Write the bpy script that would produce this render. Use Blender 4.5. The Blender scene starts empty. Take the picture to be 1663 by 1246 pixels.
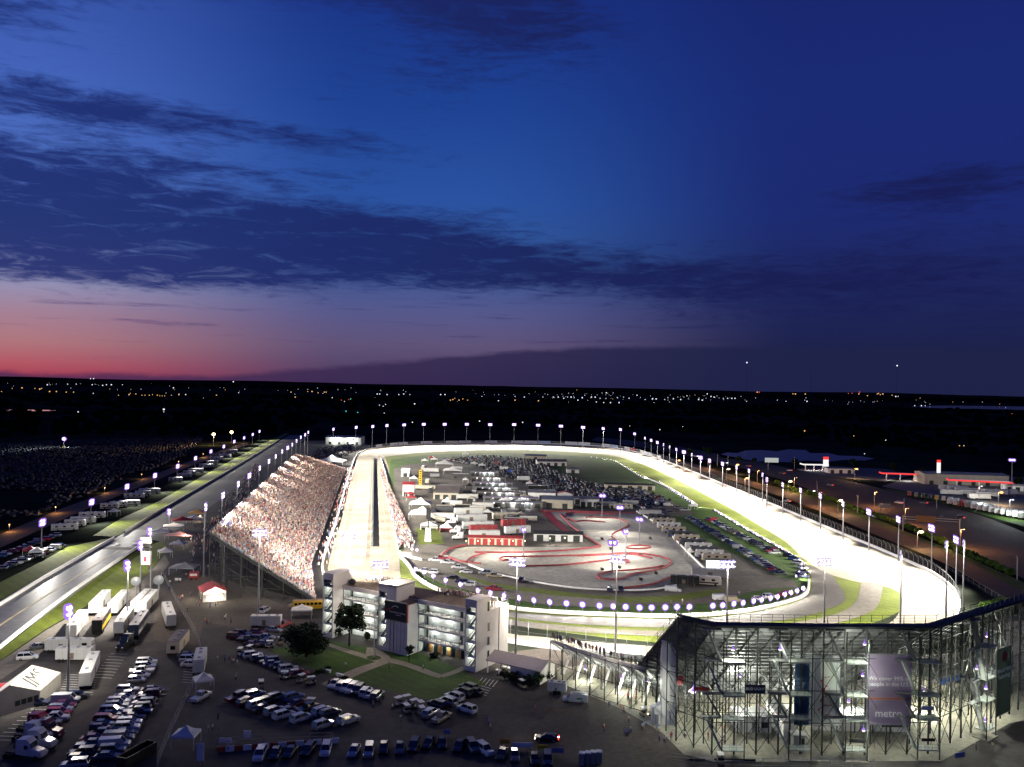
import bpy, bmesh, math, random
from mathutils import Vector, Matrix, Euler, noise as mnoise
from mathutils.geometry import tessellate_polygon
random.seed(11)
R = math.radians
sc = bpy.context.scene
COL = sc.collection
# ------------------------------------------------------------------ camera
F, H = 1400.0, 70.0                      # focal length in photo pixels, camera height in metres
HZ0, SLOPE = 627.0, 0.0192               # horizon height at picture centre, and its tilt
ROLL, PITCH = math.atan(SLOPE), math.atan((HZ0 - 623.0) / F)
cam_d = bpy.data.cameras.new('camera'); cam = bpy.data.objects.new('camera', cam_d); COL.objects.link(cam)
cam_d.sensor_fit = 'HORIZONTAL'; cam_d.sensor_width = 36.0; cam_d.lens = 36.0 * F / 1663.0
cam_d.clip_start = 1.0; cam_d.clip_end = 120000.0
CAMM = Matrix.Translation((0, 0, H)) @ Matrix.Rotation(R(90) + PITCH, 4, 'X') @ Matrix.Rotation(ROLL, 4, 'Z')
cam.matrix_world = CAMM
sc.camera = cam
CAMR = CAMM.to_3x3()
# ------------------------------------------------------------------ exposure and render settings
sc.view_settings.view_transform = 'Standard'; sc.view_settings.look = 'None'
sc.view_settings.exposure = 0.0; sc.view_settings.gamma = 1.0; sc.view_settings.use_curve_mapping = False
cy = sc.cycles
cy.use_denoising = True
cy.max_bounces = 4; cy.diffuse_bounces = 1; cy.glossy_bounces = 2; cy.transmission_bounces = 2; cy.transparent_max_bounces = 6
cy.volume_bounces = 0; cy.caustics_reflective = False; cy.caustics_refractive = False
cy.use_light_tree = True; cy.sample_clamp_indirect = 4.0
try: cy.use_adaptive_sampling = True; cy.adaptive_threshold = 0.02
except Exception: pass
# ------------------------------------------------------------------ dusk sky
W = bpy.data.worlds.new('World'); sc.world = W; W.use_nodes = True
nt = W.node_tree
for n in list(nt.nodes): nt.nodes.remove(n)
def wn(t, **k):
    n = nt.nodes.new(t)
    for a, b in k.items(): setattr(n, a, b)
    return n
def wm(op, a, b=None, c=None, clamp=False):
    n = wn('ShaderNodeMath', operation=op); n.use_clamp = clamp
    for i, v in enumerate((a, b, c)):
        if v is None: continue
        if isinstance(v, (int, float)): n.inputs[i].default_value = v
        else: nt.links.new(v, n.inputs[i])
    return n.outputs[0]
def wramp(fac, stops):
    n = wn('ShaderNodeValToRGB'); el = n.color_ramp.elements
    el[0].position, el[0].color = stops[0][0], (*stops[0][1], 1); el[1].position, el[1].color = stops[-1][0], (*stops[-1][1], 1)
    for p, c in stops[1:-1]: e = el.new(p); e.color = (*c, 1)
    nt.links.new(fac, n.inputs[0]); return n.outputs[0]
def wmix(f, a, b):
    n = wn('ShaderNodeMix', data_type='RGBA')
    if isinstance(f, (int, float)): n.inputs[0].default_value = f
    else: nt.links.new(f, n.inputs[0])
    for s, v in ((6, a), (7, b)):
        if isinstance(v, tuple): n.inputs[s].default_value = (*v, 1)
        else: nt.links.new(v, n.inputs[s])
    return n.outputs[2]
def wmap(v, a, b, c=0.0, d=1.0, smooth=True):
    n = wn('ShaderNodeMapRange'); n.interpolation_type = 'SMOOTHSTEP' if smooth else 'LINEAR'
    nt.links.new(v, n.inputs[0])
    for i, q in enumerate((a, b, c, d)): n.inputs[i + 1].default_value = q
    return n.outputs[0]
def srgb(r, g, b):
    f = lambda c: (c / 255 / 12.92) if c / 255 <= .04045 else ((c / 255 + .055) / 1.055) ** 2.4
    return (f(r), f(g), f(b))
tc = wn('ShaderNodeTexCoord'); sep = wn('ShaderNodeSeparateXYZ'); nt.links.new(tc.outputs['Generated'], sep.inputs[0])
DX, DY, DZ = sep.outputs
EL = wm('MULTIPLY', wm('ARCSINE', DZ), 180 / math.pi)            # elevation, degrees
AZ = wm('MULTIPLY', wm('ARCTAN2', DX, DY), 180 / math.pi)        # azimuth, degrees, 0 straight ahead, sunset side negative
elf = wm('DIVIDE', EL, 40.0, clamp=True)
E = lambda d: d / 40.0
sunside = wramp(elf, [(E(0), srgb(168, 60, 84)), (E(0.9), srgb(178, 90, 102)), (E(2.1), srgb(174, 118, 126)), (E(3.7), srgb(164, 128, 148)), (E(5.6), srgb(146, 146, 182)),
                      (E(9), srgb(96, 128, 196)), (E(13), srgb(78, 112, 194)), (E(18), srgb(66, 98, 184)), (E(25), srgb(50, 78, 160)), (E(40), srgb(30, 46, 120))])
midsky = wramp(elf, [(E(0), srgb(74, 55, 92)), (E(2.6), srgb(95, 83, 120)), (E(4.6), srgb(86, 88, 138)), (E(8), srgb(52, 88, 152)),
                     (E(12), srgb(42, 82, 160)), (E(18), srgb(30, 66, 146)), (E(25), srgb(24, 48, 130)), (E(40), srgb(20, 34, 96))])
farside = wramp(elf, [(E(0), srgb(27, 32, 62)), (E(3), srgb(28, 34, 76)), (E(7), srgb(30, 40, 96)), (E(11), srgb(28, 42, 112)), (E(18), srgb(26, 42, 116)), (E(25), srgb(24, 38, 108)), (E(40), srgb(18, 28, 80))])
base = wmix(wmap(AZ, -31, -10), sunside, midsky)
base = wmix(wmap(AZ, -3, 19), base, farside)
back = wmap(wm('ABSOLUTE', wm('ADD', AZ, 40.0)), 85, 130)         # the sunset glow fades away round the horizon
base = wmix(back, base, farside)
def wnoise(sx, sy, off, detail=7, rough=.6, scale=1.0, dist=0.0):
    c = wn('ShaderNodeCombineXYZ')
    nt.links.new(wm('MULTIPLY', AZ, sx), c.inputs[0]); nt.links.new(wm('MULTIPLY', EL, sy), c.inputs[1]); c.inputs[2].default_value = off
    n = wn('ShaderNodeTexNoise'); n.inputs['Scale'].default_value = scale; n.inputs['Detail'].default_value = detail; n.inputs['Roughness'].default_value = rough
    n.inputs['Distortion'].default_value = dist
    nt.links.new(c.outputs[0], n.inputs['Vector']); return n.outputs[0]
def blob(a0, e0, sa, se, tilt=0.0):
    a = wm('SUBTRACT', AZ, a0); e = wm('SUBTRACT', wm('SUBTRACT', EL, e0), wm('MULTIPLY', a, tilt))
    q = wm('ADD', wm('POWER', wm('ABSOLUTE', wm('DIVIDE', a, sa)), 2.0), wm('POWER', wm('ABSOLUTE', wm('DIVIDE', e, se)), 2.0))
    return wm('POWER', 2.718, wm('MULTIPLY', q, -1.0))
BLOBS = [(-30, 10.0, 9, 3.7, -.02, 1.15), (-17, 9.0, 11, 2.9, -.01, 1.15), (-22, 6.9, 12, 1.1, 0, .5), (-5, 8.8, 8, 2.1, -.05, 1.0), (8, 7.2, 11, 1.5, -.05, .8), (24, 6.6, 14, 2.6, .0, .55), (-27, 15.9, 8, 1.3, -.02, .85), (-13, 15.3, 9, 1.0, -.03, .66), (-20, 13.2, 8, .8, -.05, .35),
         (-30, 23.8, 9, 2.0, 0, .95), (-32, 20.5, 5, 1.9, 0, .68), (-1, 22.5, 8, 2.6, 0.0, .88), (-11, 24.6, 12, 1.6, 0, .8), (-8, 19, 6, 1.4, 0, .36), (26.5, 12.2, 7, 1.5, .03, .7), (-45, 9.5, 16, 4, 0, .7), (50, 8, 22, 4, 0, .45)]
tot = None
for a0, e0, sa, se, tl, w in BLOBS:
    b = wm('MULTIPLY', blob(a0, e0, sa, se, tl), w); tot = b if tot is None else wm('ADD', tot, b)
n1 = wnoise(.14, .55, 3.1, 10, .66, 1.0, .5); n2 = wnoise(.42, 2.4, 8.7, 8, .68, 1.0, .6)
cl = wm('ADD', tot, wm('MULTIPLY', wm('SUBTRACT', n1, .5), 1.15)); cl = wm('ADD', cl, wm('MULTIPLY', wm('SUBTRACT', n2, .5), 1.55))
cloud = wmap(cl, .20, .95)
# thin streaks just over the sunset
streak = wm('MULTIPLY', wmap(wnoise(.12, 2.1, 21.0, 6, .6), .55, .72), wm('MULTIPLY', wmap(EL, .6, 2.0), wmap(EL, 6.5, 4.0)))
cloud = wm('MAXIMUM', cloud, wm('MULTIPLY', streak, .7))
# low bank on the horizon, thickening away from the sunset
edge = wm('ADD', wm('ADD', wm('MULTIPLY', wmap(AZ, -19, 5, 0, 1, False), 2.5), .25), wm('MULTIPLY', wm('SUBTRACT', wnoise(.25, .8, 5.5, 8, .62), .5), .8))
low = wmap(wm('SUBTRACT', EL, edge), .22, -.22)
ccol = wmix(wmap(AZ, -34, 22), srgb(29, 46, 112), srgb(24, 29, 80))
ccol = wmix(wmap(EL, 5.5, 1.0), ccol, wmix(wmap(AZ, -20, 18), srgb(108, 72, 112), srgb(32, 34, 74)))
lcol = wmix(wmap(AZ, -28, 12), srgb(66, 44, 84), srgb(31, 35, 72))
n3 = wnoise(.30, 1.5, 14.2, 8, .66, 1.0, .8)
hole = wmap(wm('ADD', n3, wm('MULTIPLY', tot, .09)), .38, .62, .48, 1.0)
skyc = wmix(wm('MULTIPLY', wm('MULTIPLY', cloud, hole), .95), base, ccol)
skyc = wmix(wm('MULTIPLY', low, .85), skyc, lcol)
# the physical twilight sky adds its own faint light
nis = wn('ShaderNodeTexSky', sky_type='NISHITA'); nis.sun_disc = False; nis.sun_elevation = R(0.3); nis.sun_rotation = R(-32)
bg1 = wn('ShaderNodeBackground'); nt.links.new(skyc, bg1.inputs[0]); bg1.inputs[1].default_value = 1.0
bg2 = wn('ShaderNodeBackground'); nt.links.new(nis.outputs[0], bg2.inputs[0]); bg2.inputs[1].default_value = 0.0004
add = wn('ShaderNodeAddShader'); nt.links.new(bg1.outputs[0], add.inputs[0]); nt.links.new(bg2.outputs[0], add.inputs[1])
wo = wn('ShaderNodeOutputWorld'); nt.links.new(add.outputs[0], wo.inputs[0])
# the sun has set: only a trace of its light comes from the sunset side
sd = bpy.data.lights.new('sun', 'SUN'); so = bpy.data.objects.new('sun', sd); COL.objects.link(so)
sd.energy = 0.01; sd.angle = R(12); sd.color = (1, .55, .5); so.rotation_euler = (R(87), 0, R(-148))
# ------------------------------------------------------------------ helpers
def G(px, py, z=0.0):
    """the point at height z that the photograph shows at pixel px, py"""
    d = CAMR @ Vector(((px - 831.5) / F, -(py - 623.0) / F, -1.0))
    t = (z - H) / d.z
    return Vector((d.x * t, d.y * t, z))
def PX(p):
    q = CAMM.inverted() @ Vector(p)
    return (831.5 + F * q.x / -q.z, 623.0 - F * q.y / -q.z)
def hz(px): return HZ0 + SLOPE * (px - 831.5)
def top_at(px, pytop, h): return G(px, pytop, h).xy.to_3d()      # foot of a thing of height h whose top shows at px, pytop
ORD = ['zeroth', 'first', 'second', 'third', 'fourth', 'fifth', 'sixth', 'seventh', 'eighth', 'ninth', 'tenth', 'eleventh', 'twelfth', 'thirteenth', 'fourteenth', 'fifteenth', 'sixteenth', 'seventeenth', 'eighteenth', 'nineteenth', 'twentieth']
_t = ['', '', 'twenty', 'thirty', 'forty', 'fifty', 'sixty', 'seventy', 'eighty', 'ninety']
_tth = ['', '', 'twentieth', 'thirtieth', 'fortieth', 'fiftieth', 'sixtieth', 'seventieth', 'eightieth', 'ninetieth']
def nth(i):
    if i <= 20: return ORD[i]
    if i < 100: return _tth[i // 10] if i % 10 == 0 else _t[i // 10] + '-' + ORD[i % 10]
    return 'hundred-and-' + nth(i - 100) if i > 100 else 'hundredth'
def tag(o, label=None, cat=None, group=None, kind=None):
    if label: o['label'] = label
    if cat: o['category'] = cat
    if group: o['group'] = group
    if kind: o['kind'] = kind
    return o
def empty(name, loc=(0, 0, 0), rz=0.0):
    o = bpy.data.objects.new(name, None); COL.objects.link(o); o.location = loc; o.rotation_euler = (0, 0, rz); o.empty_display_size = .5
    return o
def thing(name, label, cat, loc=(0, 0, 0), rz=0.0, group=None): return tag(empty(name, loc, rz), label, cat, group)
def copy_tree(o, parent=None):
    c = o.copy(); COL.objects.link(c); c.parent = parent
    for ch in o.children: copy_tree(ch, c)
    return c
# ------------------------------------------------------------------ materials
MATS = {}
def mat(name, col, rough=.8, metal=0.0, noise=0.0, scale=1.0, col2=None, spec=.3, bump=0.0, coords='Object', detail=5, clearcoat=0.0):
    if name in MATS: return MATS[name]
    m = bpy.data.materials.new(name); m.use_nodes = True; t = m.node_tree; b = t.nodes['Principled BSDF']
    b.inputs['Base Color'].default_value = (*col, 1); b.inputs['Roughness'].default_value = rough; b.inputs['Metallic'].default_value = metal
    b.inputs['Specular IOR Level'].default_value = spec
    if clearcoat: b.inputs['Coat Weight'].default_value = clearcoat; b.inputs['Coat Roughness'].default_value = .08
    if noise or col2:
        c = t.nodes.new('ShaderNodeTexCoord'); n = t.nodes.new('ShaderNodeTexNoise'); n.inputs['Scale'].default_value = scale; n.inputs['Detail'].default_value = detail
        n.inputs['Roughness'].default_value = .62
        t.links.new(c.outputs[coords], n.inputs['Vector'])
        r = t.nodes.new('ShaderNodeValToRGB'); r.color_ramp.elements[0].position = .32; r.color_ramp.elements[1].position = .68
        c2 = col2 or tuple(max(0, x * (1 - noise)) for x in col); c1 = col if col2 else tuple(x * (1 + noise * .6) for x in col)
        r.color_ramp.elements[0].color = (*c2, 1); r.color_ramp.elements[1].color = (*c1, 1)
        t.links.new(n.outputs[0], r.inputs[0]); t.links.new(r.outputs[0], b.inputs['Base Color'])
        if bump:
            bp = t.nodes.new('ShaderNodeBump'); bp.inputs['Strength'].default_value = bump; t.links.new(n.outputs[0], bp.inputs['Height']); t.links.new(bp.outputs[0], b.inputs['Normal'])
    MATS[name] = m; return m
def glow(name, col, s):
    if name in MATS: return MATS[name]
    m = bpy.data.materials.new(name); m.use_nodes = True; t = m.node_tree
    for n in list(t.nodes): t.nodes.remove(n)
    e = t.nodes.new('ShaderNodeEmission'); e.inputs[0].default_value = (*col, 1); e.inputs[1].default_value = s
    o = t.nodes.new('ShaderNodeOutputMaterial'); t.links.new(e.outputs[0], o.inputs[0])
    m.cycles.emission_sampling = 'NONE'
    MATS[name] = m; return m
# ------------------------------------------------------------------ mesh builder
class MB:
    def __init__(s): s.v = []; s.f = []; s.m = []; s.mi = 0
    def add(s, vs, fs):
        o = len(s.v); s.v.extend(tuple(v) for v in vs); s.f.extend(tuple(i + o for i in f) for f in fs); s.m.extend([s.mi] * len(fs)); return s
    def box(s, x0, x1, y0, y1, z0, z1):
        return s.add([(x0, y0, z0), (x1, y0, z0), (x1, y1, z0), (x0, y1, z0), (x0, y0, z1), (x1, y0, z1), (x1, y1, z1), (x0, y1, z1)],
                     [(0, 3, 2, 1), (4, 5, 6, 7), (0, 1, 5, 4), (1, 2, 6, 5), (2, 3, 7, 6), (3, 0, 4, 7)])
    def cbox(s, c, d): return s.box(c[0] - d[0] / 2, c[0] + d[0] / 2, c[1] - d[1] / 2, c[1] + d[1] / 2, c[2] - d[2] / 2, c[2] + d[2] / 2)
    def bar(s, a, b, w, h=None, n=4):
        """a straight bar from a to b, n-sided, radius w/2 (box section for n=4)"""
        a, b = Vector(a), Vector(b); d = (b - a)
        if d.length < 1e-6: return s
        d.normalize(); up = Vector((0, 0, 1)) if abs(d.z) < .95 else Vector((0, 1, 0))
        x = d.cross(up).normalized(); y = x.cross(d).normalized(); h = h or w
        vs = []
        for p in (a, b):
            for i in range(n):
                t = 2 * math.pi * (i + .5) / n; k = 1.414 if n == 4 else 1.0
                vs.append(p + x * (math.cos(t) * w * .5 * k) + y * (math.sin(t) * h * .5 * k))
        fs = [(i, (i + 1) % n, n + (i + 1) % n, n + i) for i in range(n)] + [tuple(range(n))[::-1], tuple(range(n, 2 * n))]
        return s.add(vs, fs)
    def cone(s, a, b, r0, r1, n=8):
        a, b = Vector(a), Vector(b); d = (b - a).normalized(); up = Vector((0, 0, 1)) if abs(d.z) < .95 else Vector((0, 1, 0))
        x = d.cross(up).normalized(); y = x.cross(d).normalized(); vs = []
        for p, r in ((a, r0), (b, r1)):
            for i in range(n):
                t = 2 * math.pi * i / n; vs.append(p + x * (math.cos(t) * r) + y * (math.sin(t) * r))
        return s.add(vs, [(i, (i + 1) % n, n + (i + 1) % n, n + i) for i in range(n)] + [tuple(range(n))[::-1], tuple(range(n, 2 * n))])
    def ball(s, c, rx, ry, rz, nu=8, nv=5):
        c = Vector(c); vs = [c + Vector((0, 0, rz))]
        for j in range(1, nv):
            p = math.pi * j / nv
            for i in range(nu):
                t = 2 * math.pi * i / nu; vs.append(c + Vector((math.cos(t) * math.sin(p) * rx, math.sin(t) * math.sin(p) * ry, math.cos(p) * rz)))
        vs.append(c - Vector((0, 0, rz))); fs = [(0, 1 + i, 1 + (i + 1) % nu) for i in range(nu)]
        for j in range(nv - 2):
            for i in range(nu):
                a = 1 + j * nu + i; b = 1 + j * nu + (i + 1) % nu; fs.append((a, a + nu, b + nu, b))
        l = len(vs) - 1; o = 1 + (nv - 2) * nu
        fs += [(o + (i + 1) % nu, o + i, l) for i in range(nu)]
        return s.add(vs, fs)
    def prism(s, prof, a, b, axis='y'):
        """profile of (p, q) swept along an axis from a to b: axis y -> (x, z) profile, axis x -> (y, z) profile"""
        n = len(prof)
        mk = (lambda p, t: (p[0], t, p[1])) if axis == 'y' else ((lambda p, t: (t, p[0], p[1])) if axis == 'x' else (lambda p, t: (p[0], p[1], t)))
        vs = [mk(p, a) for p in prof] + [mk(p, b) for p in prof]
        return s.add(vs, [(i, (i + 1) % n, n + (i + 1) % n, n + i) for i in range(n)] + [tuple(range(n))[::-1], tuple(range(n, 2 * n))])
    def quad(s, *p): return s.add(p, [tuple(range(len(p)))])
    def mesh(s, name, mats, smooth=False):
        me = bpy.data.meshes.new(name); me.from_pydata(s.v, [], s.f)
        for m in (mats if isinstance(mats, (list, tuple)) else [mats]): me.materials.append(m)
        if any(s.m): me.polygons.foreach_set('material_index', s.m)
        if smooth: me.polygons.foreach_set('use_smooth', [True] * len(s.f))
        me.update(); return me
    def build(s, name, mats, parent=None, smooth=False, fix=True):
        me = s.mesh(name, mats, smooth)
        if fix:
            bm = bmesh.new(); bm.from_mesh(me); bmesh.ops.recalc_face_normals(bm, faces=bm.faces); bm.to_mesh(me); bm.free()
        return link(name, me, parent)
def link(name, me, parent=None, loc=None, rz=None):
    o = bpy.data.objects.new(name, me); COL.objects.link(o)
    if parent is not None: o.parent = parent
    if loc is not None: o.location = loc
    if rz is not None: o.rotation_euler = (0, 0, rz)
    return o
def spline(pts, n, closed=False):
    """Catmull-Rom through pts, n samples evenly by length"""
    P = [Vector(p) for p in pts]; out = []
    K = len(P) if closed else len(P) - 1
    for i in range(K):
        if closed: a, b, c, d = P[i - 1], P[i], P[(i + 1) % len(P)], P[(i + 2) % len(P)]
        else: a, b, c, d = P[max(i - 1, 0)], P[i], P[i + 1], P[min(i + 2, len(P) - 1)]
        for j in range(16):
            t = j / 16; out.append(.5 * ((2 * b) + (c - a) * t + (2 * a - 5 * b + 4 * c - d) * t * t + (3 * b - a - 3 * c + d) * t ** 3))
    out.append(P[0].copy() if closed else P[-1].copy())
    L = [0.0]
    for i in range(1, len(out)): L.append(L[-1] + (out[i] - out[i - 1]).length)
    res, k = [], 0
    for i in range(n):
        q = L[-1] * i / (n if closed else n - 1)
        while k < len(L) - 2 and L[k + 1] < q: k += 1
        t = (q - L[k]) / max(L[k + 1] - L[k], 1e-9); res.append(out[k].lerp(out[k + 1], t))
    return res
def poly_mesh(name, pts, m, z=None):
    vs = [Vector((p[0], p[1], p[2] if z is None else z)) for p in pts]
    tr = tessellate_polygon([vs]); me = bpy.data.meshes.new(name)
    fs = []
    for a, b, c in tr:
        if (vs[b] - vs[a]).cross(vs[c] - vs[a]).z < 0: a, b = b, a
        fs.append((a, b, c))
    me.from_pydata([tuple(v) for v in vs], [], fs); me.materials.append(m); me.update(); return me
def sheet(name, pix, z, m, n=0, closed=True, kind='structure', parent=None):
    """a flat piece of ground bounded by pixel corners; n > 0 smooths the outline"""
    pts = [G(x, y, 0) for x, y in pix]
    if n: pts = spline(pts, n, closed)
    o = link(name, poly_mesh(name, pts, m, z), parent)
    if parent is None: o['kind'] = kind
    return o
def band(name, pa, pb, z, m, n=60, parent=None, kind='structure', world=False):
    A = spline(pa if world else [G(*p) for p in pa], n); B = spline(pb if world else [G(*p) for p in pb], n)
    b = MB(); b.v = [(p.x, p.y, z) for p in A] + [(p.x, p.y, z) for p in B]
    b.f = [(i, i + 1, n + i + 1, n + i) for i in range(n - 1)]; b.m = [0] * len(b.f)
    o = b.build(name, m, parent)
    me = o.data
    if me.polygons and me.polygons[0].normal.z < 0: me.flip_normals()
    if parent is None: o['kind'] = kind
    return o
def wall_along(name, pts, h, w, m, parent=None, z0=0.0):
    """a wall of width w and height h that follows a list of points"""
    n = len(pts); b = MB(); P = [Vector((p[0], p[1], 0)) for p in pts]
    for i, p in enumerate(P):
        d = (P[min(i + 1, n - 1)] - P[max(i - 1, 0)]).normalized(); s = Vector((-d.y, d.x, 0)) * (w / 2)
        b.v += [(p.x + s.x, p.y + s.y, z0), (p.x - s.x, p.y - s.y, z0), (p.x - s.x, p.y - s.y, z0 + h), (p.x + s.x, p.y + s.y, z0 + h)]
    for i in range(n - 1):
        o = 4 * i
        for k in range(4): b.f.append((o + k, o + (k + 1) % 4, o + 4 + (k + 1) % 4, o + 4 + k))
    b.f += [(3, 2, 1, 0), tuple(4 * (n - 1) + k for k in range(4))]; b.m = [0] * len(b.f)
    return b.build(name, m, parent)
def offset(pts, d):
    """points moved sideways by d (positive: to the left of the direction of travel)"""
    n = len(pts); out = []
    for i, p in enumerate(pts):
        t = (pts[min(i + 1, n - 1)] - pts[max(i - 1, 0)]).normalized(); out.append(Vector((p.x - t.y * d, p.y + t.x * d, p.z)))
    return out
def aim(o, loc, target):
    o.location = loc; o.rotation_euler = (Vector(target) - Vector(loc)).to_track_quat('-Z', 'Y').to_euler()
def spot(parent, loc, target, power, size=110, col=(1, .96, .92), blend=1.0, rad=.6, name='lamp_light'):
    """a spot lamp; loc and target in the parent's space"""
    d = bpy.data.lights.new(name, 'SPOT'); d.energy = power; d.spot_size = R(size); d.spot_blend = blend; d.color = col; d.shadow_soft_size = rad
    o = bpy.data.objects.new(name, d); COL.objects.link(o); o.parent = parent; aim(o, loc, target); return o
def point(parent, loc, power, col=(1, .96, .92), rad=.4, name='lamp_light'):
    d = bpy.data.lights.new(name, 'POINT'); d.energy = power; d.color = col; d.shadow_soft_size = rad
    o = bpy.data.objects.new(name, d); COL.objects.link(o); o.parent = parent; o.location = loc; return o
def text_mesh(body, size, m, parent, loc, rot, align='CENTER', name='lettering', shear=0.0, extrude=.01):
    c = bpy.data.curves.new(name, 'FONT'); c.body = body; c.size = size; c.align_x = align; c.align_y = 'CENTER'; c.extrude = extrude; c.shear = shear; c.resolution_u = 2
    c.materials.append(m); tmp = bpy.data.objects.new('tmp', c); COL.objects.link(tmp)
    me = bpy.data.meshes.new_from_object(tmp.evaluated_get(bpy.context.evaluated_depsgraph_get())); COL.objects.unlink(tmp); bpy.data.objects.remove(tmp)
    me.materials.clear(); me.materials.append(m); o = bpy.data.objects.new(name, me); COL.objects.link(o)
    if parent is not None: o.parent = parent
    o.location = loc; o.rotation_euler = rot; return o
# ================================================================== GROUND, TRACKS, ROADS
def two_scale(name, c1, c2, s1, s2, rough=.85, c3=None, spec=.25, bump=.0, mow=None):
    """ground material: broad patches mixed with fine grain"""
    if name in MATS: return MATS[name]
    m = bpy.data.materials.new(name); m.use_nodes = True; t = m.node_tree; b = t.nodes['Principled BSDF']
    b.inputs['Roughness'].default_value = rough; b.inputs['Specular IOR Level'].default_value = spec
    c = t.nodes.new('ShaderNodeTexCoord'); out = []
    for s, d in ((s1, 5), (s2, 4)):
        n = t.nodes.new('ShaderNodeTexNoise'); n.inputs['Scale'].default_value = s; n.inputs['Detail'].default_value = d; n.inputs['Roughness'].default_value = .65
        t.links.new(c.outputs['Object'], n.inputs['Vector']); out.append(n.outputs[0])
    r = t.nodes.new('ShaderNodeValToRGB'); r.color_ramp.elements[0].position = .35; r.color_ramp.elements[1].position = .66
    r.color_ramp.elements[0].color = (*c1, 1); r.color_ramp.elements[1].color = (*c2, 1); t.links.new(out[0], r.inputs[0])
    x = t.nodes.new('ShaderNodeMix'); x.data_type = 'RGBA'; x.blend_type = 'MULTIPLY'; x.inputs[0].default_value = .6
    r2 = t.nodes.new('ShaderNodeValToRGB'); r2.color_ramp.elements[0].position = .3; r2.color_ramp.elements[1].position = .7
    r2.color_ramp.elements[0].color = (.45, .45, .45, 1); r2.color_ramp.elements[1].color = (*(c3 or (1.25, 1.25, 1.25)), 1); t.links.new(out[1], r2.inputs[0])
    t.links.new(r.outputs[0], x.inputs[6]); t.links.new(r2.outputs[0], x.inputs[7]); t.links.new(x.outputs[2], b.inputs['Base Color'])
    if mow:                                                        # mowing stripes
        wv = t.nodes.new('ShaderNodeTexWave'); wv.inputs['Scale'].default_value = mow; wv.inputs['Distortion'].default_value = 1.5; wv.inputs['Detail'].default_value = 2; wv.bands_direction = 'DIAGONAL'; t.links.new(c.outputs['Object'], wv.inputs['Vector'])
        y = t.nodes.new('ShaderNodeMix'); y.data_type = 'RGBA'; y.blend_type = 'MULTIPLY'; y.inputs[0].default_value = .15; t.links.new(x.outputs[2], y.inputs[6]); t.links.new(wv.outputs[0], y.inputs[7]); t.links.new(y.outputs[2], b.inputs['Base Color'])
    if bump:
        bp = t.nodes.new('ShaderNodeBump'); bp.inputs['Strength'].default_value = bump; bp.inputs['Distance'].default_value = .3; t.links.new(out[1], bp.inputs['Height']); t.links.new(bp.outputs[0], b.inputs['Normal'])
    MATS[name] = m; return m
m_field = two_scale('dark_fields', (.012, .015, .012), (.040, .046, .034), .004, .05, 1.0, spec=0.0)
m_grass = two_scale('mown_grass', (.080, .105, .008), (.135, .165, .016), .05, 1.3, .9, bump=.4, mow=.12)
m_lawn = two_scale('lawn_grass', (.028, .070, .008), (.060, .110, .014), .12, 2.0, .9, bump=.4, mow=.16)
m_lot = two_scale('lot_asphalt', (.034, .031, .031), (.072, .065, .062), .06, .45, .85)
m_lot2 = two_scale('plaza_asphalt', (.058, .048, .042), (.090, .076, .066), .05, .8, .85)
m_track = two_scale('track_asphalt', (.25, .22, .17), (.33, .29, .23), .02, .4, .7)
m_apron = two_scale('apron_asphalt', (.085, .078, .070), (.13, .118, .105), .03, .5, .66, spec=.3)
m_road = two_scale('infield_road', (.13, .115, .095), (.19, .17, .145), .04, .6, .8)
m_drag = two_scale('drag_strip_asphalt', (.075, .073, .072), (.14, .134, .128), .05, .4, .46, spec=.5)
m_stage = two_scale('staging_asphalt', (.085, .08, .075), (.12, .112, .105), .05, .5, .7)
m_conc = two_scale('kart_concrete', (.29, .27, .23), (.40, .37, .32), .06, .5, .8)
m_path = two_scale('path_concrete', (.24, .20, .16), (.32, .27, .21), .2, 2.0, .85)
m_dirt = two_scale('paddock_gravel', (.06, .052, .045), (.14, .12, .10), .03, .4, .9)
m_conco = two_scale('concourse_concrete', (.25, .24, .19), (.36, .34, .27), .08, 1.0, .85)
m_paint = mat('white_paint', (.75, .75, .72), .6, noise=.15, scale=3)
m_white = mat('white_wall_paint', (.78, .77, .74), .6, noise=.12, scale=.5)
m_grey = mat('grey_steel', (.28, .29, .30), .5, .4)
m_dark = mat('dark_steel', (.030, .034, .032), .6, .1)
m_red = mat('red_paint', (.30, .035, .04), .55, noise=.2, scale=.5)
m_yel = mat('yellow_paint', (.65, .42, .02), .6)
m_blue = mat('blue_paint', (.03, .08, .35), .5)
m_black = mat('black_plastic', (.012, .012, .013), .5)
def thing_mesh(o, label, cat, group=None): return tag(o, label, cat, group)
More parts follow.
